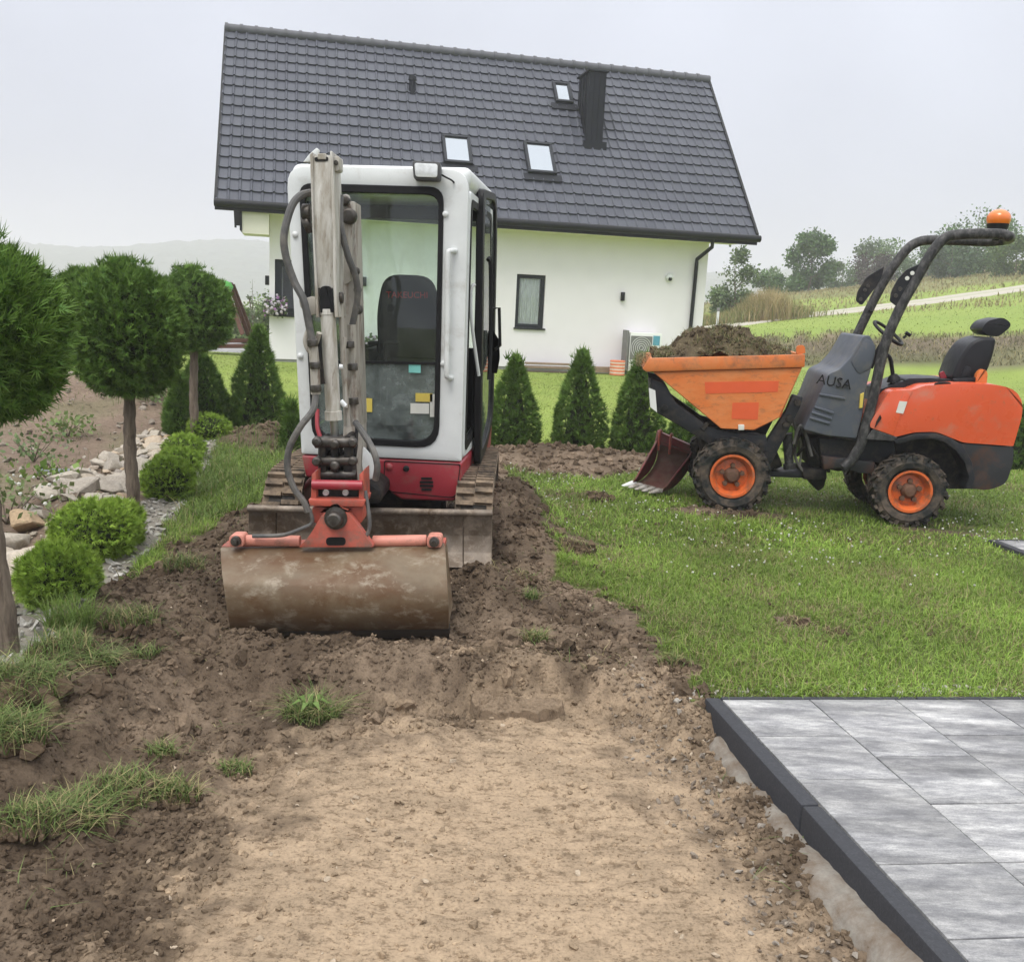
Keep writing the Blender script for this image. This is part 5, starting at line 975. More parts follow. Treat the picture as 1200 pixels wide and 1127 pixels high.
dprism('front_chassis', [(430, 640), (800, 640), (860, 700), (900, 800), (700, 860), (470, 850)], .34, .78, 'dark', .03, 2, z4, ref=.2)
dprism('axle', [(560, 840), (640, 840), (640, 900), (560, 900)], .25, .88, 'dark', .03, 2, z4, ref=.0)
b = MB(); b.cyl(D_(*z4(905, 600), .3), D_(*z4(915, 770), .3), .045, .04, 14); b.cyl(D_(*z4(915, 765), .3), D_(*z4(918, 795), .3), .055, .055, 14); b.build('tipping_ram', M['rops'], dmp)
dprism('drawbar', [(815, 815), (1000, 820), (1000, 852), (815, 845)], .35, .65, 'tail_dark', .01, 2, z4, ref=.3)
dprism('joint_block', [(995, 800), (1130, 800), (1130, 865), (995, 860)], .3, .7, 'dark', .02, 2, z4, ref=.25)
def dhose(pts, r_, mt='hose', v=.3): b = MB(); b.tube(smooth_path([D_(*z5(*p), v) for p in pts], 6), r_, 7); b.build('hose', M[mt], dmp)
for q, (pts, r_, mt) in enumerate((([(0, 790), (20, 730), (40, 760), (60, 830)], .014, 'hose'), ([(-10, 840), (15, 770), (30, 735), (55, 790), (90, 850)], .012, 'dark'), ([(-5, 700), (10, 760), (5, 830), (30, 880)], .013, 'hose'), ([(10, 830), (40, 800), (60, 860), (120, 880)], .014, 'dark'), ([(-20, 720), (5, 735), (25, 790), (20, 860)], .010, 'arm_rust'))): dhose(pts, r_, mt, .22 + .05 * q)
# rear half: chassis, floor plate, mudguard, hood, tail
dprism('rear_chassis', [(40, 775), (240, 772), (340, 782), (480, 800), (575, 830), (600, 905), (470, 930), (330, 905), (250, 880), (160, 890), (60, 870)], .34, .80, 'dark', .02, 2, z5, ref=.2)
dprism('step_bracket', [(95, 830), (270, 850), (262, 890), (215, 885), (170, 868), (100, 875)], .16, .34, 'tail_dark', .01, 2, z5)
dprism('transmission', [(65, 880), (120, 890), (110, 940), (90, 955), (62, 925)], .4, .6, 'dark', .02, 2, z5, ref=.3); dprism('axle', [(370, 930), (420, 930), (420, 985), (370, 985)], .25, .88, 'dark', .03, 2, z5, ref=0.)
dprism('side_panel', [(85, 770), (330, 782), (345, 850), (260, 850), (90, 830)], .22, .34, 'black_metal', .01, 2, z5)
gd = [(330, 778), (405, 756), (470, 754), (520, 770), (560, 795), (590, 850), (600, 905), (585, 938), (566, 938), (580, 900), (565, 850), (535, 810), (500, 785), (455, 772), (400, 775), (345, 792)]
b = MB(); dprism('mudguard', gd, .05, .34, 'black_metal', .006, 2, z5); dprism('arch_back', [(345, 785), (470, 765), (540, 810), (585, 900), (570, 938), (300, 938), (300, 800)], .30, .345, 'dark', 0, 1, z5)  # dark sheet closes the recess of the wheel arch
dprism('floor_plate', [(236, 775), (262, 741), (345, 768), (332, 782)], .06, .98, 'rops', .006, 1, z5)
hood = rquad([(250, 722), (322, 612), (396, 611), (432, 597), (560, 590), (665, 592), (755, 615), (757, 690), (726, 797), (560, 785), (470, 749), (400, 751), (338, 766), (258, 738)], [10, 26, 14, 12, 20, 40, 55, 30, 4, 12, 20, 14, 6, 6], 5)
hd = dprism('hood', hood, .07, 1.03, 'hood', .05, 4, z5)
dprism('hood_step', rquad([(318, 614), (396, 611), (350, 700), (330, 762), (254, 736), (252, 722)], [14, 10, 8, 4, 4, 8], 4), .062, .10, 'hood', .018, 3, z5, hd)
dprism('sticker', [(350, 648), (376, 650), (362, 690), (338, 686)], .058, .0615, 'sticker_w', 0, 1, z5, hd)
b = MB(); b.tube(smooth_path([D_(*z5(465, 606), .10), D_(*z5(470, 592), .10), D_(*z5(492, 589), .10), D_(*z5(515, 591), .10), D_(*z5(517, 603), .10)], 4), .012, 8); b.build('hood_handle', M['black'], hd)
dprism('latch', [(275, 715), (287, 693), (291, 705), (268, 738)], .045, .062, 'black', .004, 1, z5, hd)
tail = rquad([(535, 786), (727, 801), (726, 850), (702, 922), (645, 942), (562, 936), (596, 905), (590, 850)], [4, 6, 24, 24, 20, 6, 10, 10], 5); dprism('tail_guard', tail, .08, 1.02, 'tail_dark', .025, 3, z5)
# grey cowl with ribs, raised lettering
cowl = rquad([(32, 742), (80, 640), (112, 560), (152, 543), (188, 505), (232, 432), (252, 432), (272, 470), (268, 500), (240, 600), (228, 690), (208, 772), (110, 762)], [8, 14, 14, 10, 10, 8, 6, 8, 10, 14, 10, 8, 10], 5)
cw = dprism('cowl', cowl, .12, .98, 'grey_plastic', .045, 4, z5); 
dprism('cowl_neck', rquad([(190, 520), (238, 440), (262, 455), (272, 480), (255, 540), (215, 560)], 10, 4), .112, .16, 'grey_plastic', .012, 2, z5, cw)
for q, (x0, y0, x1, y1) in enumerate(((86, 622, 172, 636), (70, 664, 135, 684), (62, 682, 128, 702), (55, 700, 122, 718))): dprism('rib', rquad([(x0, y0), (x1, y1), (x1 - 2, y1 + 9), (x0 - 3, y0 + 7)], 3, 3), .105, .125, 'grey_plastic', .006, 2, z5, cw)
dprism('cowl_base', [(34, 742), (210, 773), (208, 782), (36, 752)], .13, .97, 'dark', .004, 1, z5, cw)
tm = Matrix((V3(DU * .99 + HK * .0), V3(HK + DU * .25), V3(-DV))).transposed().to_4x4(); text_mesh('lettering', 'AUSA', .118, M['black'], cw, Matrix.Translation(V3(D_(*z5(134, 586), .116) - DV * .0)) @ tm , .005, .0)
dprism('marker', [(221, 625), (233, 620), (228, 670), (217, 672)], .10, .118, 'sticker_y', .002, 1, z5)
# console, seat, controls
dprism('console', rquad([(252, 700), (290, 612), (372, 582), (378, 606), (322, 616), (284, 655)], [4, 10, 6, 4, 10, 10], 4), .30, .80, 'vinyl', .02, 3, z5, ref=.25)
dprism('seat_cushion', rquad([(366, 600), (370, 574), (450, 572), (535, 578), (532, 598), (428, 614)], [6, 12, 8, 12, 8, 8], 4), .32, .78, 'vinyl', .03, 3, z5)
st = dprism('seat_back', rquad([(524, 572), (548, 508), (588, 452), (632, 436), (672, 440), (664, 490), (640, 556), (600, 590), (540, 590)], [10, 30, 24, 14, 14, 30, 20, 10, 10], 5), .34, .76, 'vinyl', .04, 3, z5)
dprism('headrest', rquad([(620, 412), (640, 384), (692, 371), (720, 392), (712, 408), (676, 437), (640, 430)], [10, 14, 14, 12, 8, 14, 10], 5), .40, .70, 'vinyl', .03, 3, z5, st)
dprism('lumbar_pad', rquad([(552, 560), (572, 530), (588, 540), (584, 572), (556, 580)], 8, 4), .33, .36, 'sticker_w' if False else 'vinyl', .008, 2, z5, st)
for q in range(2): b = MB(); b.cyl(D_(*z5(650, 432), .47 + .14 * q), D_(*z5(655, 445), .47 + .14 * q), .008, .008, 8); b.build('headrest_post', M['chrome'], st)
dprism('armrest', rquad([(603, 590), (604, 560), (625, 539), (642, 552), (638, 590)], [4, 12, 14, 12, 4], 5), .24, .30, 'orange', .01, 2, z5); dprism('seat_slide', [(530, 575), (606, 570), (606, 592), (530, 592)], .26, .32, 'vinyl', .01, 2, z5); dprism('warning_tag', [(482, 555), (496, 549), (508, 572), (485, 575)], .45, .47, 'red', .003, 1, z5)
sc = D_(*z5(312, 424), .55); nrm = np.array([0, 0, 1.]) * .78 + DU * .52 + DV * -.30; nrm /= np.linalg.norm(nrm); u_ = np.cross(nrm, DV); u_ /= np.linalg.norm(u_); w_ = np.cross(nrm, u_)
b = MB(); b.tube([sc + (u_ * math.cos(a) + w_ * math.sin(a)) * .155 for a in np.linspace(0, 2*math.pi, 29)[:-1]], .015, 8, True)
for a in (.5, 2.6, 4.7): b.tube([sc - nrm * .02, sc + (u_ * math.cos(a) + w_ * math.sin(a)) * .15], .011, 6)
b.lathe(sc - nrm * .03, nrm, [(0, .035), (.03, .03), (.035, 0)], 14); swh = b.build('steering_wheel', M['black'], dmp); b = MB(); b.tube([sc, D_(*z5(278, 480), .55), D_(*z5(255, 540), .55)], .02, 8); b.build('steering_column', M['black'], swh)
b = MB(); b.tube(smooth_path([D_(*z5(300, 492), .4), D_(*z5(318, 505), .4), D_(*z5(325, 540), .4), D_(*z5(328, 565), .4)], 4), .018, 8); b.lathe(D_(*z5(331, 580), .4), HK, [(-.02, .06), (.03, .05), (.06, .02)], 14); b.build('drive_lever', M['black'], dmp)
b = MB(); b.tube([D_(*z5(362, 440), .45), D_(*z5(372, 432), .45)], .012, 8); b.tube([D_(*z5(370, 422), .45), D_(*z5(386, 432), .45)], .016, 8); b.build('indicator_stalk', M['black'], swh)
# roll bar: one bent tube, brackets, beacon
nearp = [(163, 868), (190, 845), (208, 815), (225, 780), (262, 640), (300, 468), (350, 345), (400, 255), (440, 185), (468, 143), (495, 115), (525, 101), (600, 96), (680, 97), (708, 104)]
farp = [(700, 116), (660, 121), (600, 121), (520, 118), (450, 117), (415, 122), (380, 142), (340, 190), (300, 250), (255, 335), (205, 440), (165, 530), (140, 640), (120, 760)]
P = [D_(*z5(*p), .10) for p in nearp]; P2 = [D_(*z5(*p), .95) for p in farp]
b = MB(); b.tube(smooth_path(P + [D_(*z5(714, 108), .22), D_(*z5(713, 112), .7)] + P2, 5), .043, 14); rp = b.build('roll_bar', M['rops'], dmp)
dprism('mounting_bracket', rquad([(318, 318), (324, 285), (345, 245), (372, 216), (420, 194), (396, 240), (342, 336)], [8, 10, 10, 8, 4, 4, 6], 4), .09, .11, 'black_metal', .004, 1, z5, rp); dprism('mounting_bracket', rquad([(206, 318), (212, 286), (240, 240), (300, 203), (288, 250), (226, 332)], [8, 10, 10, 4, 4, 6], 4), .94, .96, 'black_metal', .004, 1, z5, rp)
for x, y, v, mt in ((392, 226, .09, 'sticker_w'), (375, 243, .09, 'sticker_w'), (352, 278, .09, 'bolt'), (338, 300, .09, 'bolt'), (222, 312, .94, 'bolt'), (246, 268, .94, 'bolt'), (236, 282, .94, 'bolt')): b = MB(); b.lathe(D_(*z5(x, y), v), -DV, [(0, .018), (.006, .017), (.007, 0)], 12); b.build('bolt', M[mt], rp)
b = MB(); b.tube([D_(*z5(255, 338), .92), D_(*z5(248, 348), .9), D_(*z5(262, 354), .9)], .01, 6); b.build('strap_end', M['black'], rp)
bc = D_(*z5(674, 72), .45); b = MB(); b.lathe(bc, HK, [(-.07, .05), (-.045, .05), (-.04, .075), (.0, .085), (.02, .088)], 20); be = b.build('beacon', M['black'], dmp)
b = MB(); b.lathe(bc, HK, [(.022, .088), (.05, .097), (.08, .096), (.11, .082), (.13, .058), (.142, .03), (.145, .005)], 22); b.build('beacon_dome', M['amber'], be); b = MB(); b.cyl(bc - HK * .12, bc - HK * .07, .03, .03, 10); b.box(bc - HK * .085 + DV * .0, (.14, .2, .012), Matrix.Rotation(DYAW, 3, 'Z')); b.build('beacon_bracket', M['black_metal'], be)
# heap of turf and soil in the skip
prf = [(SPl[0][0] - .06, .0), (SPl[0][0] + .10, .05)] ; U0, U1 = RP[0][0] + .02, RP[1][0] - .06; ztop = (RP[0][1] + RP[1][1]) / 2
nu, nv = 70, 44; uu, vv = np.meshgrid(np.linspace(U0, U1, nu), np.linspace(SV0 + .03, SV1 - .03, nv), indexing='xy')
tt = (uu - U0) / (U1 - U0); sv = (vv - SV0) / (SV1 - SV0); hgt = .05 + .14 * np.exp(-((tt - .60) / .22)**2) + .13 * np.exp(-((tt - .27) / .10)**2) + .10 * np.exp(-((tt - .42) / .12)**2) + .02
hgt = hgt * (np.sin(np.pi * np.clip(sv, 0, 1))**.6) * (.65 + .7 * fbm(uu, vv, 6, 4, 71)) + (fbm(uu, vv, 11, 5, 73) - .5) * .15 - .05
edge = np.minimum.reduce([tt, 1 - tt, sv, 1 - sv]); hgt = np.where(edge < .02, -.10, hgt)
Pn = DO[None, None] + DU * uu[..., None] + DV * vv[..., None] + HK * (RP[0][1] + (RP[1][1] - RP[0][1]) * tt + hgt)[..., None]
n1 = fbm(uu, vv, 7, 4, 77); ids = np.arange(nu * nv).reshape(nv, nu); Qq = np.stack([ids[:-1, :-1], ids[:-1, 1:], ids[1:, 1:], ids[1:, :-1]], -1).reshape(-1, 4)
base = Pn.reshape(-1, 3).mean(0); base[2] = ztop; cl = lerp((.06, .043, .028), (.13, .105, .062), np.clip(n1.ravel() * 1.6 - .3, 0, 1))
ld = mesh_np('soil_load', Pn.reshape(-1, 3) - base, Qq, M['ground'], col=cl, loc=base, smooth=True); tag(ld, 'heap of brown soil and torn turf filling the orange skip', 'soil heap')
k = rng.integers(0, nu * nv, 520); pk_ = Pn.reshape(-1, 3)[k] - base; ok = hgt.ravel()[k] > -.05; pk_ = pk_[ok]; t = rng.random((len(pk_), 1)); cl = np.array((.055, .04, .026)) * (1 - t) + np.array((.15, .12, .075)) * t; scatter('clods', [a for a, b_ in CL], [b_ for a, b_ in CL], pk_, .010 + .034 * rng.random(len(pk_))**2.5, M['clod'], cl, parent=ld)
k = rng.integers(0, nu * nv, 5200); pk_ = Pn.reshape(-1, 3)[k] - base; ok = (hgt.ravel()[k] > -.04) & (fbm(pk_[:, 0], pk_[:, 1], 5, 3, 79) > .40); pk_ = pk_[ok]; n_ = len(pk_); c = gcols(n_, (.08, .11, .035), (.19, .19, .08), .4); blades(pk_, rng.uniform(.03, .10, n_), rng.uniform(.004, .008, n_), rng.uniform(.4, 2., n_), c * .8, c, 'turf', None, ld)
hx = D_(*z4(120, 205), .25) ; n_ = 500; pk_ = np.array([D_(*z4(rng.uniform(75, 150), rng.uniform(165, 235)), rng.uniform(.1, .9)) for _ in range(n_)]) - base; c = gcols(n_, (.11, .12, .06), (.22, .19, .10), .5); blades(pk_, rng.uniform(.03, .09, n_), rng.uniform(.003, .007, n_), rng.uniform(.8, 2.4, n_), c * .8, c, 'roots', None, ld)
# spare digging bucket on the grass
sb = empty('digging_bucket', at_z(772, 573, .04), 'dark red toothed digging bucket lying on the grass beside the dumper', 'bucket')
LB_ = [(771, 516, 9.22), (771, 528, 9.24), (768.5, 540, 9.22), (762, 552, 9.15), (752, 562, 9.05), (742, 567.5, 8.95)]; RB_ = [(809, 529, 9.15), (808, 540, 9.17), (804.5, 550, 9.14), (797, 561, 9.05), (787, 571, 8.93), (775, 576.5, 8.83)]
Lq = smooth_path([E_(*p) for p in LB_], 4); Rq = smooth_path([E_(*p) for p in RB_], 4); n_ = len(Lq); vs = []; fs = []
for off in (0, .015):
    for q in range(n_): vs += [Lq[q] + Vector((.3*off, off, -off*.6)), Rq[q] + Vector((.3*off, off, -off*.6))]
for q in range(n_ - 1): fs += [(2*q, 2*q+1, 2*q+3, 2*q+2), (2*n_+2*q, 2*n_+2*q+2, 2*n_+2*q+3, 2*n_+2*q+1), (2*q, 2*q+2, 2*n_+2*q+2, 2*n_+2*q), (2*q+1, 2*n_+2*q+1, 2*n_+2*q+3, 2*q+3)]
fs += [(0, 2*n_, 2*n_+1, 1), (2*n_-2, 2*n_-1, 4*n_-1, 4*n_-2)]
M['tooth'] = simple('worn tooth steel', (.36, .34, .31), .5, .4, .2, 20, (.13, .10, .07), .55, 14); M['old_red'] = simple('rusted red bucket paint', (.21, .026, .028), .55, 0, .25, 10, (.11, .065, .045), .52, 9, .3); M['inner'] = simple('rusted bucket inside', (.115, .045, .035), .65, .1, .3, 10, (.13, .09, .06), .55, 8, .3)
b = MB(); b.add(vs, fs); shl = b.build('shell', M['inner'], sb, .002, 1)
for Pq, sx in ((Lq, -1), (Rq, 1)): b = MB(); b.prism([p + Vector((sx * .004, 0, 0)) for p in Pq] + [Pq[-1] + Vector((.02, -.05, .06)), Pq[0] + Vector((-.05, -.14, -.05))], (sx * .016, .003, 0)); b.build('side_plate', M['old_red'], shl, .002, 1)
b = MB(); b.prism([Lq[0] + Vector((-.02, 0, -.03)), Rq[0] + Vector((.02, 0, -.03)), Rq[0] + Vector((.02, .02, .05)), Lq[0] + Vector((0, .02, .085))], (.01, .14, 0)); b.build('top_box', M['old_red'], sb, .006, 1)
for t in (.02, .36): p = Lq[0] * (1 - t) + Rq[0] * t; b = MB(); b.tube(smooth_path([p + Vector((0, -.03, -.09)), p + Vector((0, -.035, .06)), p + Vector((.01, .0, .10)), p + Vector((.03, .05, .085))], 4), .013, 7); b.build('hook_ear', M['hitch_red'], sb)
for q in range(5):
    t = (q + .15) / 4.3; p = Lq[-1] * (1 - t) + Rq[-1] * t; b = MB(); dirn = Vector((-.115, -.045, -.012)); sd_ = (Rq[-1] - Lq[-1]).normalized() * .028
    b.add([p - sd_, p + sd_, p + sd_ * .55 + dirn, p - sd_ * .55 + dirn, p - sd_ + Vector((0, 0, .035)), p + sd_ + Vector((0, 0, .035)), p + sd_ * .5 + dirn + Vector((0, 0, .008)), p - sd_ * .5 + dirn + Vector((0, 0, .008))], [(0, 1, 2, 3), (4, 7, 6, 5), (0, 4, 5, 1), (1, 5, 6, 2), (2, 6, 7, 3), (3, 7, 4, 0)]); b.build('tooth', M['ac'] if q == 0 else M['tooth'], sb, .003, 1)
# ------------------------------------------------------------------ paved terrace with kerb
def terrace(name, origin, rows_cols, ncol_kerb, nlong, label_loc, top=.02, W=.426, kw=.075, kl=.97):
    te = empty(name, (*origin, top - .06), None, None, None, 'structure'); KD3 = np.array([*_kd, 0]); KT3 = np.array([*_kt, 0]); O = np.array([*origin, 0])
    def quad(a0, a1, d0, d1, z0, z1, mat, nm, bev):
        b = MB(); b.prism([O + KT3*a + KD3*d_ + HK*z1 for a, d_ in ((a0, d0), (a1, d0), (a1, d1), (a0, d1))], -HK * (z1 - z0)); c = O + KT3*(a0+a1)/2 + KD3*(d0+d1)/2 + HK*(z0+z1)/2
        bm_o = b.build(nm, mat, None, bev, 2, loc=c); bm_o.parent = te; bm_o.location = WM[te.name].inverted() @ V3(c); WM[bm_o.name] = Matrix.Translation(V3(c)); return bm_o
    for q in range(nlong): quad(0, kw, q * kl + .0025 + (0 if q else .0), (q + 1) * kl - .0025, -.30, top + .003, M['kerb'], 'kerb_stone', .012)
    for q in range(ncol_kerb): quad(kw + .004 + q * kl, kw + (q + 1) * kl - .001, -.012, .018, -.30, top + .003 + .001 * (q % 2), M['kerb'], 'kerb_stone', .012)
    for ci, rows in enumerate(rows_cols):
        d_ = .022; a = kw + .006 + ci * W
        for L_ in rows: quad(a, a + W - .005, d_, d_ + L_ - .005, top - .06, top + random.uniform(-.0012, .0012), M['slab'], 'paving_slab', .003); d_ += L_
    tot = .022 + sum(rows_cols[0]); b = MB(); b.prism([O + KT3*a + KD3*d__ + HK*(top - .012) for a, d__ in ((kw + .001, .02), (kw + W * len(rows_cols), .02), (kw + W * len(rows_cols), tot), (kw + .001, tot))], -HK * .2); b.build('bedding', M['sand'], te)
    return te
s_, l_ = .379, .572
t1 = terrace('paved_terrace', _KL, [[s_, s_, l_, s_, s_, l_], [l_, s_, s_, l_, s_, s_], [s_, l_, s_, s_, l_, s_], [l_, s_, s_, l_, s_], [s_, l_, s_, s_], [l_, s_, s_], [s_, s_]], 3, 4, None)
p2 = at_z(1157, 632, .05)[:2]; t2 = terrace('far_terrace', p2, [[s_, s_], [l_, s_], [s_, s_]], 2, 1, None, top=.05)
# rough concrete haunch against the long kerb
nn_, mm_ = 90, 7; vs = []; fs = []
for i in range(nn_):
    d_ = .22 + i * .036; wv = .09 + .16 * fbm(np.array([d_]), np.array([0.]), 3, 3, 81)[0] * (.4 + smooth01(.2, 1., d_)); h0 = -.045 - .03 * math.sin(d_ * 2.1) - .03 * fbm(np.array([d_]), np.array([3.]), 6, 3, 82)[0]
    for k in range(mm_):
        t = k / (mm_ - 1); p = _KL + _kd * d_ - _kt * (wv * t - .002); vs.append((p[0], p[1], h0 * (1 - t) + (-.24) * t + .05 * math.sin(t * math.pi) + (fbm(np.array([p[0]]), np.array([p[1]]), 22, 3, 83)[0] - .5) * .03))
for i in range(nn_ - 1):
    for k in range(mm_ - 1): a = i * mm_ + k; fs.append((a, a + 1, a + mm_ + 1, a + mm_))
mesh_np('concrete_haunch', vs, fs, M['haunch'], smooth=True, kind='structure')
# ------------------------------------------------------------------ clipped thuja: flat sprays set over and through each crown
def sprays(P, Nn, size, up, rnd, c0, c1, tipc, nb=5, wid=.20):
    n_ = len(P); dr = Nn * 1.0 + np.array([0, 0, 1.]) * up + rng.normal(0, rnd, (n_, 3)); dr = unit(dr); fl = unit(np.cross(dr, rng.normal(size=(n_, 3)))); t = rng.random((n_, 1)); col = np.array(c0) * (1 - t) + np.array(c1) * t
    col = col * (.72 + .56 * rng.random((n_, 1))); V_ = []; K_ = []
    for k in range(nb):
        a = (k - (nb - 1) / 2) * .42 + rng.normal(0, .10, n_); L = size * (1 - .16 * abs(k - (nb - 1) / 2)) * rng.uniform(.8, 1.2, n_); bd = dr * np.cos(a)[:, None] + fl * np.sin(a)[:, None]; pr = unit(np.cross(bd, np.cross(dr, fl)) + rng.normal(0, .25, (n_, 3))); w = (size * wid)[:, None]
        V_ += [P + bd * (L * .12)[:, None] - pr * w * .6, P + bd * L[:, None], P + bd * (L * .12)[:, None] + pr * w * .6]; K_ += [col * .92, col * .6 + np.array(tipc) * .4, col]
    V_ = np.stack(V_, 1); K_ = np.stack(K_, 1); F_ = (np.arange(n_)[:, None, None] * (3 * nb) + np.arange(nb)[None, :, None] * 3 + np.arange(3)[None, None, :]).reshape(-1, 3)
    return V_.reshape(-1, 3), F_, K_.reshape(-1, 3)
def shell_pts(n_, shape, depth=.25):
    """points and outward normals on a unit shape given as radius(theta,height) -> list"""
    if shape == 'ball':
        d_ = unit(rng.normal(size=(n_, 3))); lump = 1 + .06 * np.sin(d_[:, 0] * 5 + d_[:, 2] * 4) * np.sin(d_[:, 1] * 6 + 1) + .05 * np.sin(d_[:, 0] * 11 - d_[:, 1] * 9 + d_[:, 2] * 13) + rng.normal(0, .025, n_); r_ = lump * (1 - depth * rng.random(n_)**2); return d_ * r_[:, None], d_
    h_ = rng.random(n_)**1.25; a = rng.random(n_) * 2 * np.pi; rad = np.where(h_ < .14, .86 + h_ * 1.0, (1 - ((h_ - .14) / .86)**1.7)) * (1 + .10 * np.sin(3 * a + h_ * 7) + .05 * np.sin(7 * a - 9 * h_)) + .02; rad = np.maximum(rad, .02) * (1 - depth * rng.random(n_)**2)
    return np.stack([np.cos(a) * rad, np.sin(a) * rad, h_], 1), unit(np.stack([np.cos(a), np.sin(a), .25 + 0 * a], 1))
GR = ((.036, .095, .014), (.10, .19, .030), (.23, .34, .065))
def foliage(name, P, Nn, size, up, parent, cols=GR, rnd=.45, wid=.22, nb=5): v, f, k = sprays(P, Nn, size, up, rnd, *cols, nb=nb, wid=wid); return mesh_np(name, v, f, M['thuja'], parent, k)
def core_mesh(parent, c, rx, ry, rz, shape='ball', name='crown_core'):
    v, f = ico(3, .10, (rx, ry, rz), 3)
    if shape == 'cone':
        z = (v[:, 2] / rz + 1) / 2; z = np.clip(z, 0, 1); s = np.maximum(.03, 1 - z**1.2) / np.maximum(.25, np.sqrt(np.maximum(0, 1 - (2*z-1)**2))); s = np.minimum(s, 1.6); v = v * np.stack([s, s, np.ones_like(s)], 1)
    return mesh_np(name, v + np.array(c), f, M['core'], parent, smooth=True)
def globe_tree(px, py, y0, crown, label, n_=3400, rad=None, lobes=(), lean=(0, 0)):
    n_ = int(n_ * 2.4)
    base = at_z(px, py, 0.); base[2] = h1(base[0], base[1]); cx, cy, rx_, rz_ = crown; yy = base[1]; c = at_y(cx, cy, yy); s = np.linalg.norm(at_y(cx + 100, cy, yy) - c) / 100; rx, rz = rx_ * s, rz_ * s
    t = empty('globe_thuja', base, label, 'topiary tree', 'globe thujas on bare stems'); b = MB(); tp_ = c + np.array([0, 0, -rz * .3]); n0 = 9; pts = [base * (1 - q / n0) + tp_ * (q / n0) + np.array([math.sin(q * 1.3) * .008, math.cos(q * 1.7) * .008, 0]) for q in range(n0 + 1)]; pts[0] = pts[0] - np.array([0, 0, .08])
    b.tube(smooth_path(pts, 3), [.052 - .012 * q / (n0 * 3) + .004 * math.sin(q * 1.9) for q in range(n0 * 3 + 1)], 12)
    tr = b.build('trunk', M['bark'], t)
    for q in range(7): a = q * 2.4; b = MB(); p = c + np.array([0, 0, -rz * (.62 + .05 * (q % 3))]); b.tube([p, p + np.array([math.cos(a) * rx * .5, math.sin(a) * rx * .5, rz * .35])], [.016, .006], 6); b.build('limb', M['bark'], tr)
    P, Nn = shell_pts(n_, 'ball', .30); P = P * np.array([rx * .89, rx * .89, rz * .89]); k = P[:, 2] > -rz * .80; P, Nn = P[k], Nn[k]
    for (lx, ly, lr, dy) in lobes:
        q = at_y(lx, ly, yy + dy) - c; P2, N2 = shell_pts(int(n_ * .4), 'ball', .3); P = np.concatenate([P, P2 * lr * s + q]); Nn = np.concatenate([Nn, N2])
    # a few long unclipped shoots at the top
    m_ = 46; a = rng.random(m_) * 6.28; rr = rng.random(m_) * .45; P = np.concatenate([P, np.stack([np.cos(a) * rr * rx, np.sin(a) * rr * rx, rz * (.90 + .06 * rng.random(m_))], 1)]); Nn = np.concatenate([Nn, np.tile((0, 0, 2.), (m_, 1))])
    siz = rng.uniform(.04, .072, len(P)); siz[-m_:] = rng.uniform(.035, .09, m_); inv = c - base; cr_ = foliage('crown', P + inv, Nn, siz * 1.15, .6, t, rnd=.75, wid=.12, nb=7)
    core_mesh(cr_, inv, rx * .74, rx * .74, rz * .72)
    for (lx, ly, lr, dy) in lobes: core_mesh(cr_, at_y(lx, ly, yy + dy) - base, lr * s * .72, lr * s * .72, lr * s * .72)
    return t
globe_tree(10, 768, 0, (-33, 392, 113, 120), 'nearest globe thuja, dark crown cut by the photo edge, leaning grey stem', 5200)
globe_tree(156, 602, 0, (148, 391, 71, 88), 'globe thuja with a second lobe behind its crown, stem among pale stones', 4200, lobes=((100, 350, 36, .75),))
g3 = globe_tree(228, 523, 0, (226, 366, 50, 54), 'farthest globe thuja on a bare stem beside the cone thujas', 3000)
# cobweb like fuzz of seed fluff on top of the third crown
def cone(px, py, top, w, label, n_=1500, grp='cone thujas in a row across the lawn', squat=1., name='cone_thuja'):
    n_ = int(n_ * 2.0)
    base = at_z(px, py, .05); base[2] = h1(base[0], base[1]) - .02; s = np.linalg.norm(at_y(px + 100, py, base[1]) - at_y(px, py, base[1])) / 100; hh = (py - top) * s * 1.0; r_ = w * s / 2
    t = empty(name, base, label, 'conifer', grp); P, Nn = shell_pts(n_, 'cone', .3); P = P * np.array([r_ * .92, r_ * .92, hh * .95]); siz = rng.uniform(.045, .085, n_)
    m_ = 26; P = np.concatenate([P, np.stack([rng.normal(0, r_ * .14, m_), rng.normal(0, r_ * .14, m_), hh * rng.uniform(.78, .93, m_)], 1)]); Nn = np.concatenate([Nn, np.tile((0, 0, 1.5), (m_, 1))]); siz = np.r_[siz, rng.uniform(.08, .16, m_)]
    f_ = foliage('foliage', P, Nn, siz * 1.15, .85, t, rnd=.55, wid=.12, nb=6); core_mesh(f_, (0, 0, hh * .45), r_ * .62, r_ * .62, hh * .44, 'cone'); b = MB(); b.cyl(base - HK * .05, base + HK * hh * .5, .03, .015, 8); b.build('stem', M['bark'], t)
cone(236, 506, 416, 76, 'broad cone thuja half hidden behind the farthest globe tree'); cone(303, 508, 384, 64, 'cone thuja left of the white cab, in front of the corner window'); cone(212, 512, 440, 40, 'short thuja at the left end of the cone row', 900); cone(342, 560 - 30, 470, 26, 'small sprig of thuja peeping out behind the white cab', 400)
cone(600, 522, 410, 64, 'cone thuja just right of the open cab door'); cone(677, 525, 404, 66, 'cone thuja in front of the plank stack'); cone(745, 528, 405, 66, 'cone thuja below the fan unit, left of the orange skip'); cone(802, 529, 470, 50, 'thuja hidden behind the black skip frame', 1100); cone(943, 530, 440, 52, 'thuja seen between the skip and the grey cowl', 1200); cone(1196, 548, 470, 60, 'green bush behind the tail of the dumper', 1100)
LG = ((.115, .215, .022), (.23, .35, .042), (.44, .58, .10))
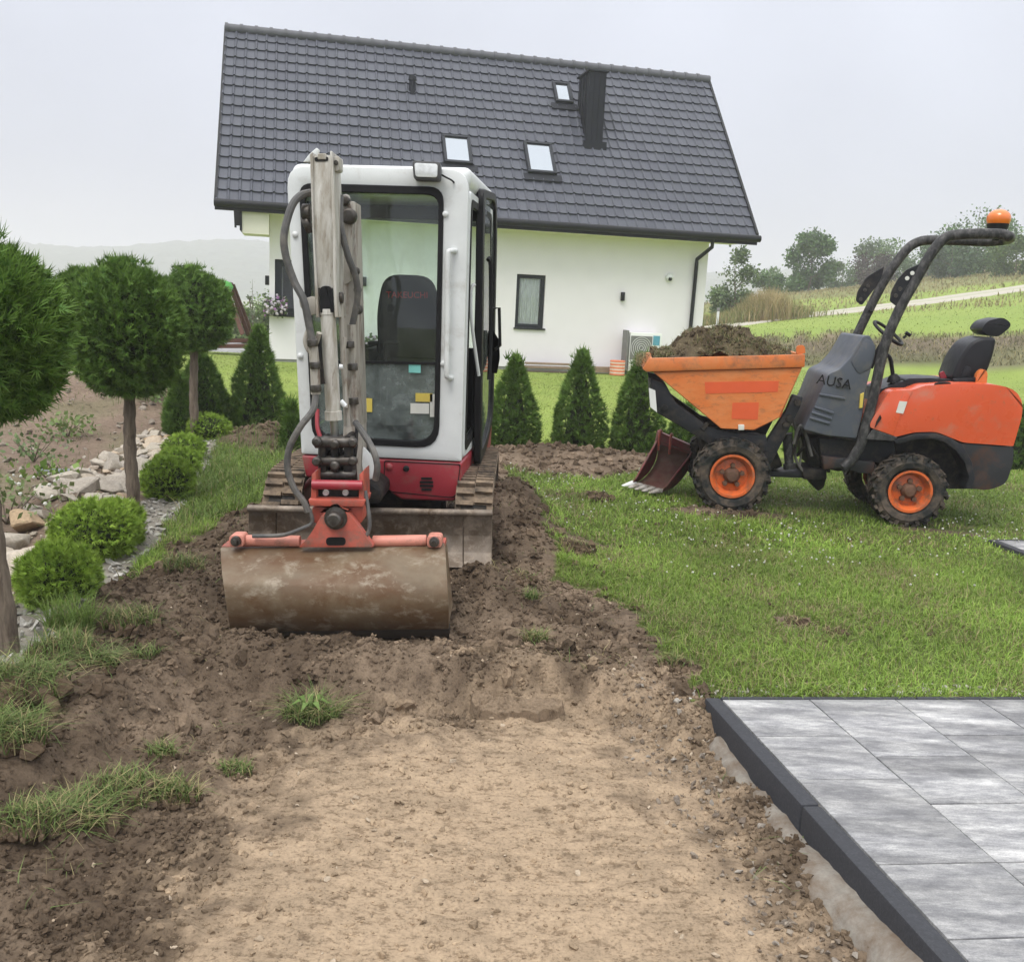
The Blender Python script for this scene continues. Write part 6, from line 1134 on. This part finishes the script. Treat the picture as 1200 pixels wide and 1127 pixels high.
def ball(cx, cy, rx_, rz_, base_y, label, n_=1500):
    n_ = int(n_ * 1.6); base = at_z(cx, base_y, .0); base[2] = h1(base[0], base[1]); s = np.linalg.norm(at_y(cx + 100, base_y, base[1]) - at_y(cx, base_y, base[1])) / 100; base[1] += rx_ * s * .6; base[2] = h1(base[0], base[1]) - .02; rx, rz = rx_ * s * .95, rz_ * s * .95
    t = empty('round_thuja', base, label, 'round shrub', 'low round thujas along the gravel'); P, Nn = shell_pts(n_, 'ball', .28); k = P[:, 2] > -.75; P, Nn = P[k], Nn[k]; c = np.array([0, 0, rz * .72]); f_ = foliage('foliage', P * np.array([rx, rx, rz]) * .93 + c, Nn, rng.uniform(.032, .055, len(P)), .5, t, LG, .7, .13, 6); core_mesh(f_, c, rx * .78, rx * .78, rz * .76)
    b = MB(); b.cyl(base - HK * .06, base + HK * rz * .5, .025, .015, 8); b.build('stem', M['bark'], t)
ball(55, 678, 51, 46, 722, 'nearest round thuja, fully in view above the slate chips', 2300); ball(97, 630, 55, 42, 664, 'broad round thuja behind the nearest one', 2300); ball(132, 618, 32, 34, 648, 'round thuja tucked behind the broad one at the globe tree stem', 1200); ball(190, 557, 34, 33, 588, 'round thuja right of the middle globe tree stem', 1500); ball(203, 538, 30, 22, 562, 'middle one of three round thujas beyond the globe tree stem', 1000); ball(210, 524, 28, 20, 544, 'round thuja at the back of three beyond the globe tree stem', 900); ball(240, 508, 28, 20, 525, 'farthest round thuja at the foot of the farthest globe tree', 900)
# ------------------------------------------------------------------ rockery
def hull(seed, sc):
    r_ = random.Random(seed); bm = bmesh.new()
    for _ in range(15): v = Vector((r_.gauss(0, 1), r_.gauss(0, 1), r_.gauss(0, 1))).normalized(); bm.verts.new(Vector((v.x * sc[0], v.y * sc[1], v.z * sc[2])) * r_.uniform(.8, 1.1))
    res = bmesh.ops.convex_hull(bm, input=bm.verts[:]); bmesh.ops.delete(bm, geom=[g for g in res['geom_interior'] if isinstance(g, bmesh.types.BMVert)], context='VERTS'); bmesh.ops.dissolve_limit(bm, angle_limit=.25, verts=bm.verts[:], edges=bm.edges[:]); return bm
smesh = []
for q in range(9):
    bm = hull(q + 3, ((1, .7, .42), (1, .8, .55), (1, .6, .3))[q % 3]); bmesh.ops.bevel(bm, geom=bm.edges[:], offset=.05, segments=1, affect='EDGES', clamp_overlap=True); me = bpy.data.meshes.new('stone'); bm.to_mesh(me); bm.free(); me.materials.append(M['stone']); smesh.append(me)
rk = empty('rockery', at_z(85, 600, 0.), 'bank of pale sandstone pieces between the shrubs and the bare slope', 'rockery'); ROCK = pxpoly([(-60, 745), (-40, 680), (0, 655), (40, 610), (85, 578), (120, 545), (170, 515), (205, 520), (175, 560), (150, 600), (110, 630), (60, 670), (10, 720), (-20, 770)]); P = []; tries = 0
rs = random.Random(5)
while len(P) < 200 and tries < 6000:
    tries += 1; x, y = rs.uniform(-4.6, -1.8), rs.uniform(4.4, 11.5)
    if not inpoly(np.array([x]), np.array([y]), ROCK)[0]: continue
    s = rs.uniform(.075, .19) * (1.1 if y < 9 else .85)
    if any((x - a)**2 + (y - b_)**2 < ((s + s2) * .62)**2 for a, b_, s2 in P): continue
    P.append((x, y, s)); o = bpy.data.objects.new('stone', smesh[rs.randrange(9)]); C.objects.link(o); o.parent = rk; o.location = WM[rk.name].inverted() @ Vector((x, y, h1(x, y) + s * .26)); o.rotation_euler = (rs.gauss(0, .3), rs.gauss(0, .3), rs.uniform(0, 6.28)); o.scale = (s, s * rs.uniform(.8, 1.2), s * rs.uniform(.9, 1.4))
HC = []
for q in range(6):
    bm = hull(40 + q, (1, .75, .4)); bmesh.ops.triangulate(bm, faces=bm.faces[:]); HC.append((np.array([v.co for v in bm.verts]), np.array([[v.index for v in f.verts] for f in bm.faces]))) ; bm.free()
def chips(n_, zones, box, lo, hi, ca, cb, name, dens=None, up=.25, poly=None):
    x = rng.uniform(box[0], box[1], n_); y = rng.uniform(box[2], box[3], n_); k = np.isin(zone_at(x, y), zones) if zones else np.ones(n_, bool)
    if poly is not None: k &= inpoly(x, y, poly)
    if dens is not None: k &= rng.random(n_) < dens(x, y)
    k &= ~inpoly(x, y, TERR); x, y = x[k], y[k]; s = lo + (hi - lo) * rng.random(len(x))**2; t = rng.random((len(x), 1)); scatter(name, [a for a, b_ in HC], [b_ for a, b_ in HC], np.stack([x, y, hfun(x, y) + s * up], 1), s, M['clod'], np.array(ca) * (1 - t) + np.array(cb) * t, flat=.35)
chips(9000, (2,), (-4.5, -1.2, 3.8, 11), .010, .045, (.22, .21, .19), (.50, .48, .43), 'stone_chips')
chips(2500, None, (-4.8, -1.8, 4.4, 11.5), .01, .05, (.22, .19, .15), (.44, .39, .31), 'rubble', poly=ROCK)
chips(900, (3,), (-7.5, -2, 5, 15), .01, .07, (.16, .13, .10), (.34, .30, .25), 'rubble')
kd_ = lambda x, y: np.clip(1 - np.abs((x - _KL[0]) * -_kd[1] - (y - _KL[1]) * -_kd[0] + .22) / .25, 0, 1) * (y < 4.6)
chips(5200, None, (-.2, 1.9, 2.2, 4.6), .005, .018, (.13, .10, .075), (.27, .23, .185), 'pebbles', kd_); chips(500, None, (-.2, 1.9, 2.2, 4.5), .014, .028, (.15, .12, .095), (.32, .29, .25), 'pebbles', kd_, .35)
chips(900, None, (.8, 2.6, 4.18, 4.55), .008, .022, (.24, .22, .19), (.50, .47, .42), 'pebbles', lambda x, y: .5 * (np.abs(y - 4.33 - .119 * (x - .95)) < .07))
chips(1500, (1,), (-3, 2, 2.4, 6.5), .006, .018, (.24, .18, .12), (.44, .36, .27), 'pebbles', lambda x, y: .5)
# grey pipe on the rubble, weeds
pa, pb_ = at_z(44, 553, .10), at_z(106, 553, .10); b = MB(); b.tube([pa, pb_], .03, 14); o = b.build('drain_pipe', M['pipe'], None, loc=(pa + pb_) / 2); tag(o, 'grey plastic pipe lying on the rubble behind the stones', 'pipe')
def leafy_plant(name, px, py, label, cat, n_, spread, hgt, leaf, ca, cb, group=None, z=0., flowers=None, parent_kind=None):
    base = at_z(px, py, z); base[2] = h1(base[0], base[1]); P = np.stack([rng.normal(0, spread, n_), rng.normal(0, spread, n_), rng.random(n_) * hgt], 1); t = rng.random((n_, 1)); c = np.array(ca) * (1 - t) + np.array(cb) * t; tt = empty(name, base, label, cat, group)
    d_ = unit(np.stack([rng.normal(size=n_), rng.normal(size=n_), .5 + .5 * rng.random(n_)], 1)); sd_ = unit(np.cross(d_, rng.normal(size=(n_, 3)))); L = leaf * rng.uniform(.6, 1.3, n_)[:, None]
    V_ = np.stack([P, P + d_ * L * .5 - sd_ * L * .3, P + d_ * L, P + d_ * L * .5 + sd_ * L * .3], 1); mesh_np('leaves', V_.reshape(-1, 3), np.arange(4 * n_).reshape(-1, 4), M['leafy'], tt, np.repeat(c, 4, 0)); b = MB()
    for q in range(6): a = q * 1.1; b.tube([base, base + np.array([math.cos(a) * spread, math.sin(a) * spread, hgt * .8])], [.007, .003], 5)
    b.build('stems', M['leafy'] if False else M['bark'], tt)
    if flowers is not None: scatter('blooms', [bxm[0]], [bxm[1]], np.stack([rng.normal(0, spread, 40), rng.normal(0, spread, 40), hgt * rng.uniform(.8, 1.1, 40)], 1), rng.uniform(.008, .016, 40), M['petal'], np.tile(flowers, (40, 1)), parent=tt)
    return tt
WG = 'weeds on the bare slope behind the rockery'
leafy_plant('weed', 62, 580, 'broad pale leaved weed below the grey pipe', 'weed', 60, .12, .14, .08, (.12, .20, .04), (.22, .32, .08)); leafy_plant('weed', 40, 545, 'grey green weed behind the pipe at the left edge', 'weed', 160, .18, .26, .055, (.10, .16, .06), (.18, .24, .10)); leafy_plant('weed', 8, 620, 'white flowering weed at the left edge of the stones', 'weed', 260, .22, .30, .06, (.11, .16, .05), (.20, .25, .10), flowers=(.62, .62, .56)); leafy_plant('weed', 185, 495, 'low pale weed on the bare slope between two globe trees', 'weed', 200, .22, .22, .09, (.13, .20, .07), (.23, .32, .12)); leafy_plant('weed', 80, 520, 'small weed tuft on the bare slope beside a round stone', 'weed', 160, .16, .22, .07, (.12, .18, .05), (.2, .26, .09))
# sods and tufts torn out of the lawn
def sod(px, py, z, r_, ln, label, n_=260, clod=True, cols=((.08, .13, .03), (.18, .24, .07)), dry=.2, lean=(.3, 1.3), broad=0):
    base = at_z(px, py, z); base[2] = h1(base[0], base[1]); t = empty('grass_sod' if clod else 'grass_tuft', base, label, 'grass sod' if clod else 'grass tuft')
    if clod:
        m_ = int(90 + r_ * 700); q_ = unit(rng.normal(size=(m_, 3))) * (rng.random((m_, 1))**.4) * np.array([r_, r_ * .7, r_ * .36]); q_[:, 2] = np.abs(q_[:, 2]) * .9; tq = rng.random((m_, 1))
        scatter('soil_base', [a for a, b_ in CS], [b_ for a, b_ in CS], q_, r_ * (.10 + .20 * rng.random(m_)**2), M['clod'], np.array((.06, .042, .027)) * (1 - tq) + np.array((.14, .10, .066)) * tq, parent=t)
    a = rng.random(n_) * 6.28; rr = np.sqrt(rng.random(n_)) * r_; P = np.stack([np.cos(a) * rr, np.sin(a) * rr * .7, (r_ * .36 * np.sqrt(np.maximum(0, 1 - (rr / r_)**2)) if clod else 0 * rr)], 1); c = gcols(n_, *cols, dry)
    blades(P, rng.uniform(.5, 1.2, n_) * ln, rng.uniform(.003, .007, n_), rng.uniform(*lean, n_), c * .7, c * 1.15, 'blades', None, t, segs=3)
    if broad:
        d_ = np.linspace(0, 6.28, broad + 1)[:-1]; V_ = []
        for q in d_: u_ = np.array([math.cos(q), math.sin(q), .9]); s_ = np.array([-math.sin(q), math.cos(q), 0]); V_ += [(0, 0, .03), tuple(u_ * .05 - s_ * .015 + (0, 0, .05)), tuple(u_ * .10 + (0, 0, -.02)), tuple(u_ * .05 + s_ * .015 + (0, 0, .05))]
        mesh_np('broad_leaf', V_, np.arange(4 * broad).reshape(-1, 4), M['leafy'], t, np.tile((.14, .22, .055), (4 * broad, 1)))
    return t
sod(364, 815, -.03, .13, .17, 'green grass tuft with broad leaves on the soil below the bucket', 330, False, lean=(.5, 1.5), broad=7); sod(276, 900, -.14, .075, .06, 'small grass topped sod alone on the tan soil', 200); sod(150, 925, -.12, .17, .10, 'large grassy sod in the dug strip beside its left rim', 520); sod(90, 950, -.13, .16, .12, 'flattened grass sod at the front of the left sod heap', 420, lean=(.8, 2)); sod(205, 930, -.13, .10, .09, 'sod with dry roots on the right of the left sod heap', 260, dry=.5); sod(40, 965, -.13, .13, .10, 'grass sod nearest the lower left photo edge', 300); sod(190, 885, -.13, .06, .08, 'little dark grass sod above the left sod heap', 120)
sod(84, 742, .0, .13, .22, 'long fresh grass tuft in front of the nearest round thuja', 520, False, ((.12, .20, .04), (.24, .34, .08)), .05, (.2, .9)); sod(155, 745, 0, .15, .11, 'matted grass sod left of the bucket on dark soil', 380, True, dry=.3); sod(75, 790, -.02, .16, .13, 'grass sod on the rim of the dug strip below the slate chips', 420, True); sod(20, 830, -.02, .22, .16, 'wide grass clump on the left rim of the dug strip', 620, True, lean=(.4, 1.6)); sod(8, 880, -.03, .16, .16, 'overhanging grass clump at the lower left rim', 420, True, lean=(.6, 1.8)); sod(115, 800, -.03, .11, .12, 'drooping grass sod at the corner of the left rim', 260, True, lean=(.7, 1.9)); sod(172, 775, -.02, .07, .09, 'small blue green tuft on dark soil left of the bucket', 130, False); sod(215, 690, .02, .13, .10, 'mixed grass sod beside the left end of the bucket', 300, True, dry=.3)
sod(620, 708, .05, .06, .08, 'bright little tuft on the soil right of the bucket', 140, False); sod(628, 748, .02, .07, .09, 'dark upturned sod right of the bucket', 150, True, dry=.4); sod(672, 645, .05, .16, .06, 'upturned brown sod on the lawn right of the dozer blade', 160, True, dry=.6); sod(610, 690, .08, .10, .05, 'dark sod lump between the blade and the lawn', 60, True, dry=.5); sod(930, 730, .02, .06, .05, 'small brown sod on the lawn left of two', 50, True, dry=.6); sod(978, 742, .02, .08, .05, 'small brown sod on the lawn right of two', 60, True, dry=.6); sod(700, 583, .06, .13, .06, 'dark sod clod on the lawn behind the dug strip', 70, True, dry=.5); sod(790, 782, .0, .09, .07, 'reddish sod at the lawn edge above the terrace corner', 110, True, dry=.4)
# cracked slab of clay lifted in front of the bucket
c_ = at_z(598, 812, -.05); nr_, na_ = 14, 56; V_ = []; F_ = []
for i in range(nr_ + 1):
    for k in range(na_):
        a = 2 * math.pi * k / na_; R_ = 1 + .45 * mnoise.noise(Vector((math.cos(a) * 1.6, math.sin(a) * 1.6, 4))) + .22 * mnoise.noise(Vector((math.cos(a) * 5, math.sin(a) * 5, 2))); q = i / nr_; x, y = .21 * R_ * q * math.cos(a), .135 * R_ * q * math.sin(a)
        crack = math.exp(-((x - .03 + .03 * math.sin(y * 40)) / .006)**2) * .03 * (y > -.02); z = .026 * (1 - q**5) + .030 * mnoise.noise(Vector((x * 16, y * 16, 1))) + .014 * mnoise.noise(Vector((x * 50, y * 50, 5))) - crack + .10 * y; V_.append((x, y, z - (.06 if i == nr_ else 0)))
for i in range(nr_):
    for k in range(na_): j = (k + 1) % na_; F_.append((i * na_ + k, i * na_ + j, (i + 1) * na_ + j, (i + 1) * na_ + k))
cl = mesh_np('clay_clod', V_, F_, M['soil'], None, np.tile((.20, .148, .10), (len(V_), 1)), loc=(c_[0], c_[1], h1(c_[0], c_[1]) - .005)); tag(cl, 'large flat cracked clay clod in front of the bucket', 'clod')
# ------------------------------------------------------------------ trees and bushes on the hillside
def broadleaf(name, px, y, base_py, top_py, wpx, label, ca, cb, n_=5000, leaf=.22, lobes=9, cat='tree', trunk=.18, group=None, seed=0, open_=.0):
    r_ = np.random.default_rng(seed + int(px)); b0 = at_y(px, base_py, y); b0[2] = h1(b0[0], b0[1]) - .05; tpv = at_y(px, top_py, y); hh = tpv[2] - b0[2]; s = np.linalg.norm(at_y(px + 100, 300, y) - at_y(px, 300, y)) / 100; w = wpx * s / 2
    t = empty(name, b0, label, cat, group); b = MB(); b.tube(smooth_path([b0, b0 + HK * hh * .3 + _X * .03 * hh, b0 + HK * hh * .6, b0 + HK * hh * .9], 4), [trunk * (1 - .9 * q / 12) * .5 for q in range(13)], 8); tr = b.build('trunk', M['bark'], t)
    Ls = [(np.array([0, 0, hh * .50]), np.array([w * .62, w * .62, hh * .42]))]
    for q in range(lobes):
        a = q * 2.4 + r_.random(); e_ = r_.uniform(.10, .88) if q % 3 else r_.uniform(.08, .35); rad = w * (.66 * math.sin(math.pi * min(1, .12 + e_ * .85))**.7); c = np.array([math.cos(a) * rad, math.sin(a) * rad, hh * e_]); sz = w * r_.uniform(.26, .46); Ls.append((c, np.array([sz, sz, sz * r_.uniform(.8, 1.3)])))
        if q < 6: bb = MB(); bb.tube([b0 + HK * hh * e_ * .6, b0 + c], [trunk * .22, .02], 6); bb.build('limb', M['bark'], tr)
    P = []; K = []
    for c, rr in Ls:
        m_ = int(n_ / len(Ls)); d_ = unit(r_.normal(size=(m_, 3))) * (r_.random((m_, 1))**.45); P.append(c + d_ * rr * (1 + .25 * r_.normal(size=(m_, 1)) * .5)); K.append(np.full(m_, r_.uniform(.75, 1.25)))
    P = np.concatenate(P); K = np.concatenate(K); P[:, 2] = np.maximum(P[:, 2], .02); m_ = len(P); tt = r_.random((m_, 1)); col = (np.array(ca) * (1 - tt) + np.array(cb) * tt) * K[:, None] * r_.uniform(.8, 1.2, (m_, 1)); d_ = unit(r_.normal(size=(m_, 3))); sd_ = unit(np.cross(d_, r_.normal(size=(m_, 3)))); L = leaf * r_.uniform(.6, 1.35, (m_, 1))
    V_ = np.stack([P, P + d_ * L * .5 - sd_ * L * .32, P + d_ * L, P + d_ * L * .5 + sd_ * L * .32], 1); mesh_np('crown', V_.reshape(-1, 3), np.arange(4 * m_).reshape(-1, 4), M['leafy'], t, np.repeat(col, 4, 0)); return t
G1 = ((.050, .115, .032), (.115, .205, .055)); G2 = ((.06, .12, .035), (.14, .21, .07)); G3 = ((.03, .07, .028), (.075, .125, .042))
broadleaf('willow_bush', 858, 50, 356, 284, 62, 'pale willow bush beside the right corner of the house', (.07, .12, .045), (.17, .22, .10), 5200, .17, 10, 'bush', .1)
broadleaf('roundish_tree', 946, 78, 345, 262, 62, 'round dark green tree standing alone on the skyline', *G1, 7500, .26, 12, seed=2); broadleaf('hillside_bush', 900, 74, 348, 312, 40, 'low bush at the foot of the lone round tree', *G1, 2200, .2, 6, 'bush', .08)
broadleaf('hillside_bush', 985, 98, 340, 300, 46, 'pale misty bush left of the dark red bush', *G2, 3000, .24, 7, 'bush', .1); broadleaf('hillside_bush', 1030, 104, 336, 277, 80, 'wide misty green bush behind the dark red bush', *G2, 5200, .28, 10, 'bush', .12); broadleaf('red_leaved_bush', 1022, 88, 336, 296, 52, 'dark red brown bush on the skyline', (.045, .03, .028), (.085, .055, .045), 3600, .2, 8, 'bush', .1)
broadleaf('hillside_bush', 1085, 100, 330, 282, 70, 'mid green bush behind the roll bar', *G1, 4600, .26, 9, 'bush', .12); broadleaf('tall_tree', 1138, 84, 326, 232, 92, 'tallest tree on the hill behind the amber beacon', *G1, 9000, .26, 13, seed=5); broadleaf('hillside_bush', 1112, 80, 326, 278, 70, 'dark thicket below the tallest hill tree', *G3, 4600, .24, 9, 'bush', .12); broadleaf('hillside_bush', 1188, 70, 322, 274, 60, 'bright leafy shrub at the right end of the skyline', (.07, .13, .03), (.14, .20, .055), 4200, .2, 9, 'bush', .1); broadleaf('hillside_bush', 1235, 76, 318, 262, 70, 'shrub at the right end cut by the photo edge', *G1, 3600, .22, 8, 'bush', .1)
broadleaf('hillside_bush', 920, 112, 342, 318, 70, 'misty far bush behind the lone round tree', *G2, 2600, .3, 7, 'bush', .1)
# left of the house: garden growth and misty bushes
broadleaf('garden_shrub', 303, 30, 402, 338, 46, 'feathery pale green shrub between the swing and the house', (.13, .20, .07), (.24, .31, .12), 4200, .10, 10, 'bush', .06); broadleaf('garden_shrub', 262, 33, 404, 352, 70, 'loose yellow green shrub behind the swing', (.12, .18, .06), (.22, .28, .10), 4200, .12, 9, 'bush', .06); broadleaf('tall_mallow', 296, 29, 398, 318, 13, 'tall thin flowering stalk rising beside the house corner', (.12, .17, .09), (.24, .26, .18), 420, .07, 6, 'plant', .05); broadleaf('garden_shrub', 205, 36, 400, 345, 90, 'misty green shrub behind the farthest globe tree', (.08, .14, .05), (.16, .22, .08), 4200, .15, 9, 'bush', .08); broadleaf('garden_shrub', 318, 40, 398, 320, 40, 'misty green shrub against the left house corner', (.07, .13, .04), (.14, .20, .07), 3000, .14, 8, 'bush', .06)
# white marker post by the tall grass
p = at_y(841, 373, 45.5); p[2] = h1(p[0], p[1]); mp_ = empty('marker_post', p, 'small white marker post in the grass by the gravel track', 'post'); b = MB(); b.box(p + HK * .35, (.10, .10, .7)); b.build('post', M['white'], mp_, .01, 1); b = MB(); b.box(p + HK * .78, (.13, .13, .16)); b.build('post_cap', M['acgrille'], mp_, .02, 1)
# wooded ridge across the valley, seen through the mist
gx2 = np.linspace(-1000, 640, 380); gy2 = np.linspace(640, 1060, 100); X2, Y2 = np.meshgrid(gx2, gy2); prof = 58 + 30 * (fbm(X2.ravel(), 0 * X2.ravel(), .005, 3, 91) - .5).reshape(X2.shape) - .014 * np.abs(X2 + 150); t_ = np.clip((Y2 - 640) / 250, 0, 1); Z2 = -20 + prof * np.sin(t_ * np.pi / 2) - np.clip(Y2 - 900, 0, 200) * .2 + (fbm(X2.ravel(), Y2.ravel(), .15, 4, 93).reshape(X2.shape) - .5) * 8
c2_ = lerp((.025, .05, .022), (.06, .09, .035), fbm(X2.ravel(), Y2.ravel(), .2, 3, 95)); ii = np.arange(X2.size).reshape(X2.shape); q = np.stack([ii[:-1, :-1], ii[:-1, 1:], ii[1:, 1:], ii[1:, :-1]], -1).reshape(-1, 4)
mesh_np('wooded_ridge', np.stack([X2.ravel(), Y2.ravel(), Z2.ravel()], 1), q, M['far'], col=c2_, kind='structure')
# ------------------------------------------------------------------ mist
b = MB(); b.box((-100, 545, 6), (2300, 1250, 80)); hz = b.build('haze', None); hz['kind'] = 'stuff'
m = bpy.data.materials.new('mist'); m.use_nodes = True; n, l = m.node_tree.nodes, m.node_tree.links; n.remove(n['Principled BSDF']); pv = n.new('ShaderNodeVolumePrincipled'); pv.inputs['Color'].default_value = (.90, .895, .95, 1); pv.inputs['Density'].default_value = .0017; pv.inputs['Anisotropy'].default_value = .2; l.new(pv.outputs[0], n['Material Output'].inputs['Volume']); hz.data.materials.append(m)
